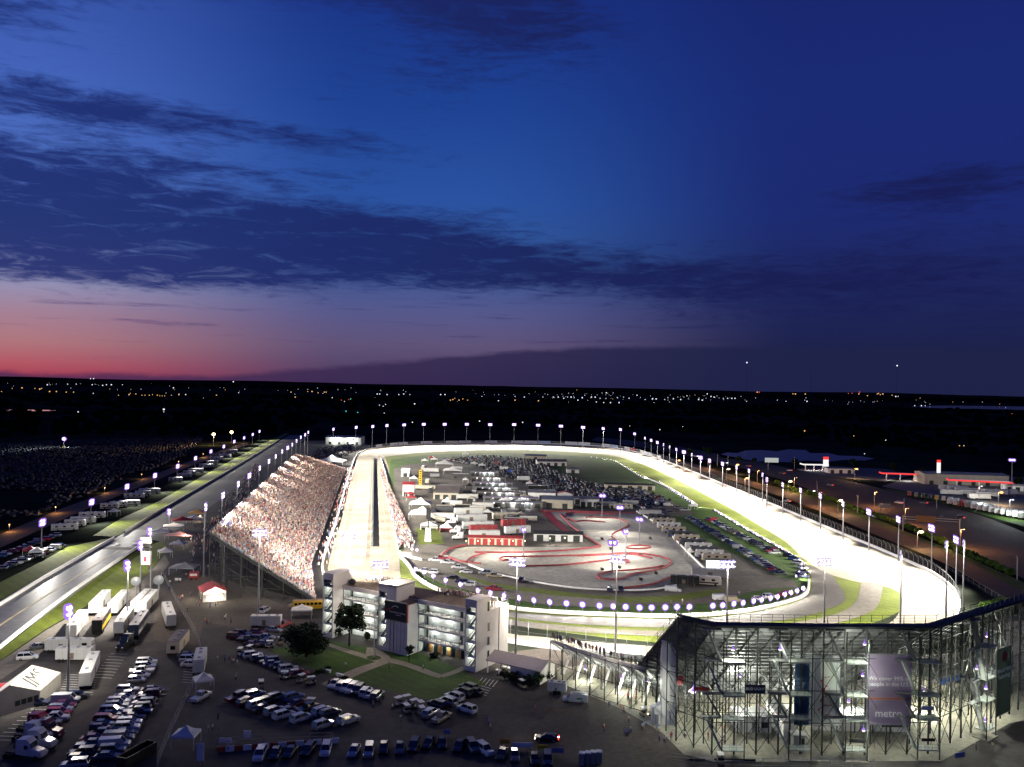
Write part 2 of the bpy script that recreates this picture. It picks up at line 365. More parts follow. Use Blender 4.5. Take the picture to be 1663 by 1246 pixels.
# the land, out to the horizon
b = MB(); S = 70000
rings = [0, 300, 700, 1500, 4000, 10000, 25000, S]; NA = 48
b.v.append((0, 0, 0))
for r in rings[1:]:
    for i in range(NA): b.v.append((r * math.cos(2 * math.pi * i / NA), r * math.sin(2 * math.pi * i / NA), 0))
for i in range(NA): b.f.append((0, 1 + i, 1 + (i + 1) % NA))
for k in range(len(rings) - 2):
    for i in range(NA):
        a = 1 + k * NA + i; c = 1 + k * NA + (i + 1) % NA; b.f.append((a, a + NA, c + NA, c))
b.m = [0] * len(b.f)
o = b.build('ground', m_field); o['kind'] = 'structure'
OUTP = [(523, 922), (545, 853), (562, 790), (572, 757), (578, 742), (588, 734), (610, 728.5), (650, 724), (700, 722), (770, 721), (850, 721), (920, 722.5), (980, 726), (1025, 733), (1060, 743), (1100, 757),
        (1180, 790), (1260, 823), (1340, 857), (1420, 890), (1480, 916), (1520, 936), (1548, 960), (1559, 985), (1545, 1012), (1480, 1040), (1380, 1060), (1250, 1074), (1120, 1076), (1000, 1067), (900, 1054.5), (822, 1043), (740, 1025), (660, 1000), (590, 970), (545, 945)]
INP = [(603.5, 900), (604, 850), (605, 800), (606.5, 757), (612, 747), (630, 741.5), (680, 736), (740, 733), (800, 731.5), (860, 731.5), (930, 734), (990, 740), (1030, 750), (1075, 768),
       (1120, 790), (1165, 815), (1190, 828), (1230, 852), (1275, 880), (1305, 908), (1340, 930), (1390, 945), (1434, 952), (1460, 963), (1464, 985), (1440, 1015), (1350, 1040), (1220, 1050), (1080, 1051), (960, 1043), (880, 1035), (825, 1029), (740, 1008), (670, 980), (622, 950), (606, 920)]
OUTW = [G(*p) for p in OUTP]
N = 260
OUT = spline(OUTW, N, True); INN = spline([G(*p) for p in INP], N, True)
# everything paved on this side of the drag strip
sheet('parking_lot', [(-400, 1330), (-60, 1110), (0, 1073), (147, 981), (203, 963), (241, 930), (262, 878), (300, 845), (400, 770), (470, 725), (500, 716), (560, 716), (600, 722), (640, 720), (576, 745), (560, 800), (524, 925), (560, 1000), (700, 1040), (840, 1080), (1000, 1090), (1080, 1085), (1300, 1090), (1560, 1060), (1620, 1000), (1760, 985), (2100, 1200), (1900, 1500), (-300, 1500)], .02, m_lot)
# grass within and round the oval
poly = [p.copy() for p in offset(OUT, -16.0)]
o = link('verge', poly_mesh('verge', poly, m_grass, .035)); o['kind'] = 'structure'
# the oval itself
b = MB()
# pair each inner point with the outer point of the same share of the lap
b.v = [(p.x, p.y, .06) for p in OUT] + [(p.x, p.y, .06) for p in INN]
pa = [OUTW[0]]; 
b = MB(); K = 12
CO = [spline([OUTW[i], OUTW[(i + 1) % len(OUTW)]], 2) for i in range(len(OUTW))]
def cat_closed(P, sub):
    out = []; n = len(P)
    for i in range(n):
        a, bb, c, d = P[i - 1], P[i], P[(i + 1) % n], P[(i + 2) % n]
        for j in range(sub):
            t = j / sub; out.append(.5 * ((2 * bb) + (c - a) * t + (2 * a - 5 * bb + 4 * c - d) * t * t + (3 * bb - a - 3 * c + d) * t ** 3))
    return out
INW = [G(*p) for p in INP]
OO, II = cat_closed(OUTW, 8), cat_closed(INW, 8)
n = len(OO)
b.v = [(p.x, p.y, .08) for p in OO] + [(p.x, p.y, .08) for p in II]
b.f = [(i, (i + 1) % n, n + (i + 1) % n, n + i) for i in range(n)]; b.m = [0] * n
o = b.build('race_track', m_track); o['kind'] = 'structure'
if o.data.polygons[0].normal.z < 0: o.data.flip_normals()
# pit lane and front stretch paving
sheet('pit_lane', [(601, 905), (606, 752), (612, 745), (625, 741), (631, 760), (638, 810), (645, 870), (648, 905), (651, 945), (668, 975), (660, 1000), (606, 960)], .10, m_track)
# apron and the road that leaves it
band('apron', [(655, 952), (700, 974), (760, 986), (830, 994), (900, 1000), (1000, 1004), (1100, 1006), (1200, 999), (1275, 984), (1311, 968), (1319, 945), (1307, 915)],
     [(648, 962), (690, 982), (760, 995), (830, 1003), (900, 1011), (1000, 1018), (1100, 1019), (1200, 1015), (1290, 1005), (1345, 990), (1373, 972), (1352, 935)], .12, m_apron, 70)
band('track_road', [(650, 962), (700, 988), (760, 1000), (830, 1008), (900, 1015), (1000, 1023), (1100, 1025), (1200, 1021), (1300, 1010), (1360, 997), (1390, 977), (1399, 945)],
     [(640, 972), (690, 1000), (760, 1010), (830, 1016), (900, 1024), (1000, 1031), (1100, 1034), (1200, 1031), (1320, 1020), (1390, 1004), (1425, 985), (1434, 950)], .14, m_road, 70)
# infield
INFP = [(650, 905), (665, 922), (675, 938), (705, 957), (760, 977), (830, 990), (900, 996.5), (1000, 1001), (1100, 1003), (1200, 996), (1270, 982), (1308, 967), (1314, 945), (1302, 915), (1270, 893), (1200, 853), (1160, 829), (1133, 822), (1090, 795), (1045, 775), (1000, 750), (980, 745), (920, 740), (860, 737), (780, 736.5), (700, 739), (650, 745), (634, 750), (636, 790), (643, 850)]
sheet('infield', INFP, .16, m_lawn, 160)
sheet('paddock', [(640, 762), (660, 755), (720, 750), (800, 752), (850, 770), (880, 800), (905, 824), (1040, 828), (1080, 850), (1290, 945), (1300, 962), (1200, 978), (1100, 984), (1000, 984), (900, 978), (800, 962), (720, 945), (680, 925), (655, 902), (645, 850), (639, 800)], .18, m_dirt)
sheet('infield_car_park', [(700, 746), (800, 742), (900, 750), (905, 768), (960, 790), (1060, 800), (1130, 835), (1070, 842), (1000, 826), (900, 822), (840, 790), (780, 760)], .20, m_dirt)
sheet('infield_lawn', [(870, 758), (930, 748), (1000, 762), (1060, 790), (1000, 788), (930, 782), (890, 772)], .21, m_lawn, 40)
sheet('infield_strip', [(1120, 842), (1175, 845), (1240, 876), (1288, 903), (1303, 930), (1290, 942), (1250, 932), (1200, 900), (1150, 868)], .21, m_lawn, 50)
sheet('infield_bank', [(735, 928), (800, 948), (900, 960), (1000, 970), (1090, 968), (1130, 962), (1180, 958), (1120, 975), (1000, 980), (900, 975), (800, 960), (745, 942)], .21, m_grass, 60)
sheet('infield_tongue', [(1190, 974), (1230, 960), (1290, 955), (1298, 962), (1260, 975), (1210, 984)], .21, m_lawn, 30)
sheet('pit_lawn', [(676, 858), (712, 860), (722, 884), (680, 886)], .21, m_grass)
sheet('pit_exit_road', [(650, 905), (660, 888), (700, 884), (735, 890), (720, 905), (760, 922), (735, 930), (800, 955), (900, 968), (1000, 976), (1000, 988), (900, 985), (800, 970), (720, 950), (676, 928)], .23, m_road)
sheet('kart_track', [(712, 903), (722, 894), (760, 889), (975, 890), (976, 886), (876, 827), (900, 830), (1034, 832), (1066, 850), (1146, 928), (1090, 948), (1060, 956), (1000, 957), (930, 954), (850, 940), (770, 922)], .25, m_conc)
# drag strip
m_wallw = m_white
LW = [(-160, 1079), (0, 984), (87, 931), (185, 875.5)]; RW = [(-160, 1190), (0, 1054), (121, 960), (226, 889)]
band('drag_strip', [(-160, 1077), (0, 984), (185, 875.5), (212, 860)], [(-160, 1190), (0, 1054), (226, 889), (262, 862)], .06, m_drag, 30)
band('drag_staging', [(200, 867), (260, 831), (320, 796), (419, 737), (452, 717), (470, 707)], [(262, 880), (320, 838), (385, 792), (450, 742), (490, 718), (505, 706)], .05, m_stage, 30)
o = sheet('start_line', [(158, 892), (190, 893.5), (222, 893), (220, 889), (190, 889), (163, 889)], .075, m_stage)
sheet('drag_verge', [(-200, 1200), (0, 1057), (121, 963), (228, 891), (264, 878), (272, 890), (254, 915), (241, 932), (203, 963), (147, 981), (76, 1021), (0, 1073), (-160, 1185)], .045, m_grass)
sheet('outer_verge', [(-200, 1070), (0, 946), (72, 910), (108, 889), (164, 877), (187, 873), (87, 930), (0, 983), (-160, 1076)], .045, m_grass)
sheet('far_verge', [(151, 870), (195, 843), (257, 815), (347, 763), (419, 725), (462, 704), (470, 704), (452, 715), (419, 735), (320, 794), (200, 866), (187, 872)], .045, m_grass)
sheet('gravel_road', [(-40, 890), (0, 868), (100, 826), (200, 790), (300, 752), (400, 718), (404, 722), (310, 757), (212, 797), (115, 838), (40, 872), (0, 890), (-40, 910)], .03, two_scale('orange_gravel', (.10, .07, .045), (.16, .11, .07), .05, .5))
sheet('return_road', [(-200, 1205), (0, 1075), (76, 1023), (147, 983), (203, 965), (240, 934), (268, 900), (275, 915), (258, 940), (225, 972), (160, 1003), (90, 1045), (0, 1105), (-150, 1205)], .05, m_road)
m_yline = mat('faded_yellow_paint', (.50, .42, .25), .6, noise=.3, scale=.3)
band('lane_line', [(-160, 1133), (0, 1014.5), (150, 920), (192, 894)], [(-160, 1136), (0, 1017.5), (150, 922), (192, 895.5)], .085, m_yline, 20)
for i, (xa, xb) in enumerate(((180, 194), (208, 221))):
    w = thing('water_box', ('white burnout box on the drag strip, the one nearer the outer wall', 'white burnout box on the drag strip, the one nearer the score board')[i], 'start box', G((xa + xb) / 2, 885.5))
    a, c = G(xa, 887) - G((xa + xb) / 2, 885.5), G(xb, 884) - G((xa + xb) / 2, 885.5)
    MB().box(a.x, c.x, a.y, c.y, .085, .12).build('slab', m_paint, w); MB().box(a.x - .3, c.x + .3, c.y, c.y + .4, .085, .5).build('kerb', m_paint, w)
tag(wall_along('concrete_barrier', spline([G(*p) for p in LW], 40), 1.1, .5, m_wallw), 'white concrete barrier along the outer side of the drag strip', 'barrier')
tag(wall_along('concrete_barrier', spline([G(*p) for p in RW], 40), 1.1, .5, m_wallw), 'white concrete barrier along the stand side of the drag strip', 'barrier')
tag(wall_along('concrete_barrier', spline([G(*p) for p in [(202, 866), (260, 831), (320, 796), (419, 737), (452, 716)]], 40), 1.1, .6, mat('grey_concrete', (.30, .29, .27), .8, noise=.2, scale=.3)), 'grey concrete barrier between the staging lanes and the far grass verge', 'barrier')
# walls of the oval
FAR0 = 4 * 8
wallpts = OO[0:25 * 8]; 
tag(wall_along('track_wall', [OO[i] for i in range(0, 24 * 8 + 1, 2)], 1.2, .6, m_white), 'white outer wall round the oval track and its far turns', 'wall')
tag(wall_along('track_wall', [OO[i % n] for i in range(24 * 8 + 4, n + 1, 2)], 1.2, .6, m_white), 'white outer wall of the near turn behind the tower block', 'wall')
tag(wall_along('inner_wall', spline([G(*p) for p in INFP[0:13]], 90), 1.1, .7, m_white), 'white inner wall with lamps round the near turn', 'wall')
tag(wall_along('inner_wall', spline([G(*p) for p in INFP[13:17]], 30), .9, .5, m_white), 'white inner wall along the parked cars on the back straight', 'wall')
tag(wall_along('inner_wall', spline([G(*p) for p in INFP[17:20]], 30), .9, .5, m_white), 'white inner wall along the far infield lawn', 'wall')
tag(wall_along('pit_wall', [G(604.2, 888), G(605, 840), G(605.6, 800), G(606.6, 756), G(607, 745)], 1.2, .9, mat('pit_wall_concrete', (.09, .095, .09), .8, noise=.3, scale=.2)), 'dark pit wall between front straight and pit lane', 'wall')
tag(wall_along('pit_wall', spline([G(*p) for p in [(618, 745), (626, 770), (633, 810), (641, 860), (646, 893)]], 20), 1.0, .6, m_white), 'white pit wall beside the infield crowd', 'wall')
tag(wall_along('kerb_wall', spline([G(*p) for p in [(762, 919), (800, 932), (860, 945), (930, 956), (1000, 960), (1060, 959), (1100, 952)]], 50), .7, .5, m_white), 'white low wall along the near edge of the kart track', 'wall')
tag(wall_along('kerb_wall', spline([G(*p) for p in [(1034, 832), (1075, 858), (1120, 902), (1146, 928)]], 40), 1.0, .5, m_white), 'white low wall between the kart track and the motorhomes', 'wall')
tag(wall_along('kerb_wall', spline([G(*p) for p in [(648, 898), (660, 905), (685, 911)]], 14), 1.0, .5, m_white), 'short white wall at the end of the pit lane', 'wall')
# darker rubbered grooves
m_groove = two_scale('rubbered_asphalt', (.17, .135, .10), (.24, .195, .15), .03, .5, .65)
band('racing_groove', [(590, 918), (595, 850), (599, 800), (603, 756)], [(600, 918), (602, 850), (603, 800), (605, 756)], .095, m_groove, 12)
band('racing_groove', [(548, 918), (561, 850), (572, 800), (582, 752)], [(557, 918), (568, 850), (577, 800), (585, 752)], .095, two_scale('worn_asphalt', (.21, .18, .14), (.29, .25, .20), .03, .5, .7), 12)
band('racing_groove', [(1395, 905), (1455, 927), (1495, 948), (1515, 975), (1500, 1010)], [(1425, 905), (1480, 925), (1515, 945), (1532, 975), (1520, 1008)], .095, two_scale('worn_asphalt', (.21, .18, .14), (.29, .25, .20), .03, .5, .7), 24)
# painted lines on the front straight
band('track_line', [(593, 905), (597, 850), (600, 800), (602.5, 757)], [(592, 905), (596.2, 850), (599.3, 800), (602.1, 757)], .115, m_paint, 8)
band('track_line', [(632, 905), (626, 850), (620, 800), (613, 757)], [(630.6, 905), (625, 850), (619.3, 800), (612.6, 757)], .125, m_yline, 8)
b = MB(); a, c = G(545, 863, .11), G(604, 862, .11); d = G(604, 864, .11); e = G(544.5, 865, .11); b.quad(a, c, d, e)
o = b.build('finish_line', m_paint); o['kind'] = 'structure'
# beyond the track: highway, service road, car parks, pond
m_hwy = two_scale('highway_asphalt', (.060, .048, .040), (.085, .070, .058), .03, .4, .85)
band('highway', [(1760, 985), (1560, 893), (1440, 845), (1330, 800), (1250, 773), (1170, 752), (1060, 730), (960, 715)], [(1760, 905), (1600, 840), (1500, 812), (1400, 786), (1320, 769), (1220, 748), (1080, 722), (970, 710)], .03, m_hwy, 50)
band('service_road', [(1760, 1040), (1640, 980), (1540, 918), (1420, 868), (1320, 826), (1240, 797), (1150, 768), (1060, 738)], [(1760, 1005), (1640, 950), (1540, 897), (1420, 850), (1320, 812), (1240, 787), (1150, 760), (1060, 734)], .03, m_lot2, 50)
sheet('road_verge', [(1760, 1005), (1640, 955), (1540, 905), (1420, 862), (1320, 822), (1240, 794), (1240, 786), (1330, 806), (1440, 850), (1560, 900), (1760, 990)], .025, m_lawn)
sheet('truck_stop_lot', [(1432, 790), (1470, 778), (1540, 772), (1663, 775), (1760, 780), (1760, 850), (1663, 838), (1560, 812), (1480, 800)], .03, m_stage)
sheet('fuel_station_lot', [(1285, 764), (1330, 756), (1440, 762), (1480, 772), (1440, 782), (1360, 776)], .03, m_stage)
sheet('lot_verge', [(1432, 792), (1480, 801), (1560, 814), (1663, 842), (1760, 862), (1760, 885), (1663, 855), (1560, 826), (1480, 808)], .03, m_lawn)
m_water = mat('pond_water', (.004, .008, .02), .06, spec=.6)
o = sheet('pond', [(1165, 740), (1180, 735), (1198, 736), (1210, 732), (1236, 731), (1262, 733), (1280, 730), (1308, 731), (1316, 736), (1345, 736), (1362, 740), (1398, 741), (1420, 745), (1404, 748), (1370, 747), (1345, 750), (1310, 748), (1280, 751), (1246, 749), (1222, 750), (1200, 746), (1180, 745)], .03, m_water)
sheet('slough', [(-60, 667), (0, 665.5), (80, 666), (85, 667.3), (20, 668), (-60, 669)], .03, m_water, 24)
sheet('river', [(1480, 660), (1560, 659), (1700, 661), (1760, 663), (1700, 666), (1600, 664.5), (1520, 663)], .03, m_water, 24)
sheet('slough', [(1320, 673), (1345, 672), (1350, 674), (1325, 675)], .03, m_water, 12)
# tower lawn and paths
LAWN = [(437, 1056), (490, 1046), (526, 1040), (612, 1054), (684, 1062), (754, 1090), (775, 1104), (790, 1110), (720, 1142), (700, 1137), (560, 1105), (535, 1096), (470, 1073)]
sheet('front_lawn', LAWN, .05, m_lawn)
band('path', [(526, 1043), (560, 1053), (600, 1065), (618, 1072)], [(526, 1047), (555, 1058), (590, 1069), (612, 1077)], .075, m_path, 12)
band('path', [(621, 1072), (580, 1085), (545, 1100), (520, 1112)], [(634, 1076), (595, 1091), (560, 1107), (535, 1118)], .079, m_path, 12)
band('path', [(628, 1068), (660, 1076), (700, 1090), (718, 1097)], [(622, 1075), (655, 1082), (696, 1097), (714, 1102)], .083, m_path, 12)
band('path', [(712, 1098), (735, 1090), (750, 1083)], [(720, 1101), (742, 1094), (757, 1087)], .087, m_path, 8)
sheet('forecourt', [(596, 1052), (612, 1053), (632, 1066), (636, 1074), (620, 1078), (603, 1073), (594, 1062)], .091, m_path)
sheet('round_bed', [(595, 1068), (601, 1065.5), (608, 1065), (615, 1066), (619, 1069), (615, 1072), (607, 1073), (599, 1072)], .097, m_lawn, 24)
sheet('plaza', [(820, 1060), (905, 1050), (1070, 1085), (1115, 1120), (1070, 1185), (1110, 1215), (1120, 1246), (1100, 1280), (960, 1246), (760, 1210), (690, 1190), (800, 1165), (880, 1170), (900, 1150), (890, 1112), (800, 1088)], .04, m_lot2)
sheet('stand_plaza', [(250, 1000), (262, 960), (330, 930), (350, 945), (470, 985), (500, 1010), (440, 1030), (330, 1010), (320, 1060), (250, 1040)], .04, m_lot2)
sheet('concourse', [(905, 1085), (1000, 1075), (1075, 1078), (1300, 1080), (1560, 1060), (1640, 1010), (1760, 1000), (1760, 1150), (1640, 1175), (1530, 1236), (1160, 1238), (1110, 1225), (1075, 1190), (1010, 1152), (905, 1108)], .045, m_conco)
# painted parking lines
def stripes(n, a0, a1, b0, b1, label):
    """n painted lines between the pixel segments a (first) and b (last): one surface marking of the lot"""
    bm = MB()
    for i in range(n):
        t = i / max(n - 1, 1); p = G(*[a0[k] + (b0[k] - a0[k]) * t for k in (0, 1)]); q = G(*[a1[k] + (b1[k] - a1[k]) * t for k in (0, 1)])
        d = (q - p).normalized(); s = Vector((-d.y, d.x, 0)) * .07
        bm.quad(*[Vector((v.x, v.y, .05)) for v in (p + s, p - s, q - s, q + s)])
    o = bm.build('parking_lines', m_paint); o['kind'] = 'structure'; return o
stripes(9, (50, 1152), (78, 1152.5), (-10, 1202), (28, 1203), '')
stripes(9, (108, 1096), (160, 1097), (95, 1127), (150, 1129), '')
stripes(9, (180, 1062), (207, 1063), (150, 1100), (182, 1102), '')
stripes(8, (262, 1120), (276, 1120), (215, 1175), (232, 1175), '')
stripes(5, (784, 1101), (776, 1110), (808, 1106), (800, 1116), '')
stripes(4, (775, 1112), (798, 1119), (760, 1122), (790, 1130), '')
stripes(10, (300, 1070), (318, 1071), (296, 1108), (316, 1110), '')
# ================================================================== FLOODLIGHTS
WHITEV = (1.0, .95, .84); VIO = (.42, .20, 1.0)
m_lens = glow('lamp_lens', (1.0, .86, 1.0), 3.2); m_hood = glow('violet_halo_glow', VIO, 1.15)  # violet emission on the lamp rims stands for the halo round each lens
m_halo_b = glow('pale_halo_glow', (.55, .44, 1.0), .85)  # pale lilac glow put into the lamp bowls seen from behind
m_lens_b = glow('lamp_lens_side', (.90, .84, 1.0), 1.5)
m_lens_w = glow('warm_lamp_lens', (1.0, .80, .42), 7.0); m_lens_o = glow('orange_lamp_lens', (1.0, .45, .12), 5.0)
m_pole = mat('galvanised_pole', (.24, .24, .26), .5, .3)
TRACKC = [((OO[i] + II[i]) / 2) for i in range(len(OO))]
def nearest_track(p): return min(TRACKC, key=lambda q: (q.x - p.x) ** 2 + (q.y - p.y) ** 2)
MAST = {}
def mast_mesh(h, w, nl):
    k = (round(h, 1), w, nl)
    if k in MAST: return MAST[k]
    a = MB(); a.cone((0, 0, 0), (0, 0, h), .32, .16, 8); a.cone((0, 0, 0), (0, 0, .5), .5, .5, 8)
    r = MB(); r.bar((-w / 2, 0, h - .7), (w / 2, 0, h - .7), .22); r.bar((-w / 2, 0, h + .5), (w / 2, 0, h + .5), .22); r.bar((-w / 4, 0, h - .7), (-w / 4, 0, h + .5), .15); r.bar((w / 4, 0, h - .7), (w / 4, 0, h + .5), .15)
    hd = MB(); ln = MB(); 
    # one floodlight: a bowl whose front glass looks down along +y, its rim glowing violet to stand for a halo
    rr = .86
    hd.cone((0, -.1, .02), (0, .12, -.05), rr * .9, rr * 1.32, 12)
    ln.ball((0, .05, -.02), rr * .66, rr * .5, rr * .66, 12, 6)
    MAST[k] = (a.mesh('pole', m_pole), r.mesh('cross_arm', m_pole), hd.mesh('halo_bowl', m_hood), ln.mesh('lamp_glass', m_lens)); return MAST[k]
def mast(name, foot, h, target, label, group, w=4.2, nl=4, power=2.2e5, size=120, rows=2, lens=None, halo=None, spill=0, far=1.0, fan=(), lamp=True, col=WHITEV, scale=1.0):
    t = thing(name, label, 'floodlight', foot, 0, group)
    d = Vector((target[0] - foot[0], target[1] - foot[1], 0)); dist = d.length; t.rotation_euler.z = math.atan2(-d.x, d.y)
    mp, mr, mh, ml = mast_mesh(h, w, nl)
    link('pole', mp, t); link('cross_arm', mr, t)
    for r in range(rows):
        for i in range(nl):
            x = -w / 2 + w * (i + .5) / nl
            o = link('lamp', mh, t, (x, .2, h - .7 + 1.2 * r)); o.scale = (scale,) * 3
            q = link('glass', ml, o)
            if halo: o.material_slots[0].link = 'OBJECT'; o.material_slots[0].material = halo
            if lens: q.material_slots[0].link = 'OBJECT'; q.material_slots[0].material = lens
    if spill: point(t, (0, -1.5, h - 1), spill, (1.0, .86, .70), 1.0)
    L_ = max(dist, 10) * far
    if lamp:
        for an in (0,) + tuple(fan): spot(t, (0, 1.2, h), (L_ * math.sin(R(an)) / math.cos(R(an)), L_, 0), power, size, col)
    return t
FARM = [(541, 697), (578, 694), (605, 692.5), (628, 691), (656, 690), (688, 689), (722, 689), (758, 689), (796, 689.5), (835, 689.5), (874, 690.5), (911, 692), (947, 694), (980, 696), (1008, 697.5)]
for i, (x, y) in enumerate(FARM):
    p = top_at(x, y, 24); q = nearest_track(p)
    mast('floodlight_mast', p, 24, q, f'tall floodlight mast behind the far turn wall, {nth(i + 1)} from the grandstand end', 'masts behind the far turn', power=2.6e5)
BACKM = [(1031, 704.5), (1048, 711.5), (1058, 715), (1068, 718.5), (1078, 722), (1088, 726), (1099, 730), (1111, 734), (1124, 738.5), (1138, 743), (1153, 748), (1174, 753), (1197, 759), (1217, 764.5), (1239, 771), (1246, 779), (1272, 787), (1301, 796), (1333, 805), (1370, 818), (1412, 831), (1460, 843), (1514, 857), (1554, 876)]
for i, (x, y) in enumerate(BACKM):
    p = top_at(x, y, 17.5); q = nearest_track(p)
    mast('floodlight_mast', p, 17.5, q, f'floodlight mast along the back straight fence, {nth(i + 1)} from the far end', 'masts along the back straight', w=3.4, nl=3, power=(3.4e5 if i > 8 else 2.4e5) if i < 21 else 3.2e5)
STANDM = [(333, 823), (361, 804), (386, 786), (404, 772), (421, 760), (436, 749), (447, 741), (457.5, 733), (466.5, 727), (474, 722), (481, 716), (488, 710), (495, 706), (500, 702)]
for i, (x, y) in enumerate(STANDM):
    p = top_at(x, y, 25); q = nearest_track(p)
    mast('floodlight_mast', p, 25, q, f'tall floodlight mast behind the crowded grandstand, {nth(i + 1)} from its near end', 'masts behind the crowded grandstand', power=5.6e5, size=38, far=1.35, fan=(-40, -20, 20, 40))
NEARM = [(365.5, 851, 20, 'at the near top corner of the crowded grandstand'), (422, 865, 25.4, 'beside the scaffold end of the crowded grandstand'), (567, 869, 25, 'over the front straight beyond the tower roof'), (618, 917, 22, 'beyond the tower roof by the pit lane end'), (840, 913, 25, 'behind the white shed beside the tower'), (1002, 908, 25, 'behind the low scaffold stand'),
         (1182, 916, 25, 'before the big screen, rising behind the scaffold roof'), (1340, 912, 25, 'before the grass tongue of the near turn'), (1464, 900, 24, 'before the track at the end of the back straight'), (1538, 884, 24, 'just inside the two masts at the right bend'), (1566, 882, 22, 'on the verge outside the bend above the big stand')]
for x, y, h, l in NEARM:
    p = top_at(x, y, h); q = nearest_track(p)
    if x == 567: q = Vector((-104, 430, 0))
    if x == 422: q = Vector((-92, 340, 0))
    if x == 365.5: q = Vector((-108, 400, 0))
    if x == 618: q = Vector((-112, 500, 0))
    mast('floodlight_mast', p, h, (q.x, q.y + .1, 0), f'grey floodlight mast {l}', 'masts round the near turn', w=4.4, nl=4, scale=.5, power=1.8e5 if x not in (1538, 567, 618, 365.5, 422) else ({567: 7e5, 618: 5.5e5, 365.5: 6e4, 422: 5e4}.get(x, 6e4)), spill=(.8e4 if x > 500 else 1.0e4) if x < 1300 else 4e3, lens=m_lens_b, halo=m_halo_b, size=120 if x not in (567, 618) else 56)
DRAGM = [(68, 848), (148, 815), (205.5, 790), (251, 772), (288, 757), (317, 744), (342, 733), (363, 725), (380, 717), (396, 711), (410, 705.5), (421, 700.5)]
for i, (x, y) in enumerate(DRAGM):
    p = top_at(x, y, 10.5); q = p + Vector((22, -8, 0))
    mast('floodlight_mast', p, 10.5, q, f'low floodlight pole beside the motorhomes left of the drag strip, {nth(i + 1)} from the near end', 'poles along the outer side of the drag strip', w=2.2, nl=2, power=9e4, size=140, scale=1.15)
SIDEM = [(208, 918, 17, 'in the grass by the drag strip near the satellite trucks', 1.3e5), (113, 992, 19, 'rising between the trailers and the white tent', 5e4), (275, 831, 9, 'beside the canopy tents next to the staging lanes', 1.5e4), (244, 863, 14.5, 'behind the score board', 2.2e4), (229, 885, 16.3, 'in front of the score board', 3e4)]
for x, y, h, l, pw in SIDEM:
    p = top_at(x, y, h); q = p + Vector((-22, 4, 0))
    mast('floodlight_mast', p, h, q, f'slim floodlight pole {l}', 'poles on the stand side of the drag strip', w=1.8, nl=2, power=pw, size=165, spill=pw * .11)
INM = [(978.5, 803), (1007, 822), (1039, 841), (1017, 861), (995, 879), (851, 858)]
for i, (x, y) in enumerate(INM):
    p = top_at(x, y, 12); q = G(960 + 12 * i, 905)
    if x == 851: q = G(800, 900)
    o = mast('floodlight_mast', p, 12, q, ['twin lamp pole at the far end of the kart track', 'twin lamp pole on the kart track beside the far wall corner', 'twin lamp pole nearest the motorhome row by the kart track', 'twin lamp pole in the middle of the kart track curves', 'twin lamp pole on the near half of the kart track', 'twin lamp pole beside the red pit garage roof'][i], 'twin lamp poles in the infield', w=3.2, nl=2, rows=1, power=4.2e4, size=170, scale=1.1)
# small lamps along the inner wall
LM = MB(); LM.bar((0, 0, 0), (0, 0, 1.9), .14); LM.bar((-.5, 0, 1.6), (.5, 0, 1.6), .12); me_post = LM.mesh('post', m_pole)
LH = MB(); LH.cone((0, -.1, 2.3), (0, .2, 2.28), .85, 1.12, 16); me_halo = LH.mesh('halo_rim', m_hood, True)  # ring round the lens glows violet as a painted halo
LL = MB(); LL.ball((0, .05, 2.3), .74, .66, .74, 12, 8); me_lens = LL.mesh('lamp_glass', m_lens, True)
RING = [(675, 930), (689, 935), (704, 941.5), (724, 948.7), (748, 955.6), (776.5, 966), (797, 970), (819, 974.6), (843, 978), (867.5, 982), (893, 985), (920, 987), (946, 989), (973.5, 991), (996, 992), (1016, 993), (1038.5, 994), (1058, 994), (1080, 993.6), (1099, 993), (1119, 993), (1157, 991), (1173, 990), (1191, 987.4), (1206, 986), (1223, 983), (1236, 981), (1250.5, 978), (1262, 976), (1274, 972), (1284, 969), (1294, 966), (1304, 962)]
def ring_lamp(p, q, label, group, s=1.0, power=1.1e4, lamp=True):
    t = thing('track_lamp', label, 'track lamp', p, 0, group); d = q - p; t.rotation_euler.z = math.atan2(-d.x, d.y); t.scale = (s, s, s)
    link('post', me_post, t); o = link('halo_rim', me_halo, t); link('lamp_glass', me_lens, o)
    if lamp: spot(t, (0, 1.6, 2.4), (0, 20, 0), power, 150, WHITEV, rad=.3)
    return t
for i, (x, y) in enumerate(RING):
    p = G(x, y + 4.5); ring_lamp(p, nearest_track(p), f'glowing violet-white lamp on the near turn inner wall, {nth(i + 1)} counting from the tower end', 'lamps on the near turn inner wall', power=4.5e3)
for i, (x, y) in enumerate([(669, 899), (677, 900.5)]):
    p = G(x, y); ring_lamp(p, G(630, y), ['glowing lamp on the short pit exit wall, end nearer the track', 'glowing lamp on the short pit exit wall, end nearer the paddock'][i], 'lamps on the pit exit wall', .8, 6e3)
ROW1 = spline([G(*p) for p in [(1293, 942), (1303, 925), (1292, 909), (1270, 896), (1200, 856), (1162, 833)]], 22)
for i, p in enumerate(ROW1): ring_lamp(p, nearest_track(p), f'white track lamp by the parked cars on the back straight, {nth(i + 1)} from the bend', 'lamps along the parked cars on the back straight', .62, 9e3, i % 2 == 0)
ROW2 = spline([G(*p) for p in [(1132, 825), (1090, 798), (1071, 784)]], 20)
for i, p in enumerate(ROW2): ring_lamp(p, nearest_track(p), f'small white track lamp in the middle of the back straight, {nth(i + 1)} from the near gap', 'lamps in the middle of the back straight', .45, 1.2e4, i % 3 == 0)
ROW3 = spline([G(*p) for p in [(1043, 777), (1015, 760), (1000, 751), (984, 747), (960, 744)]], 24)
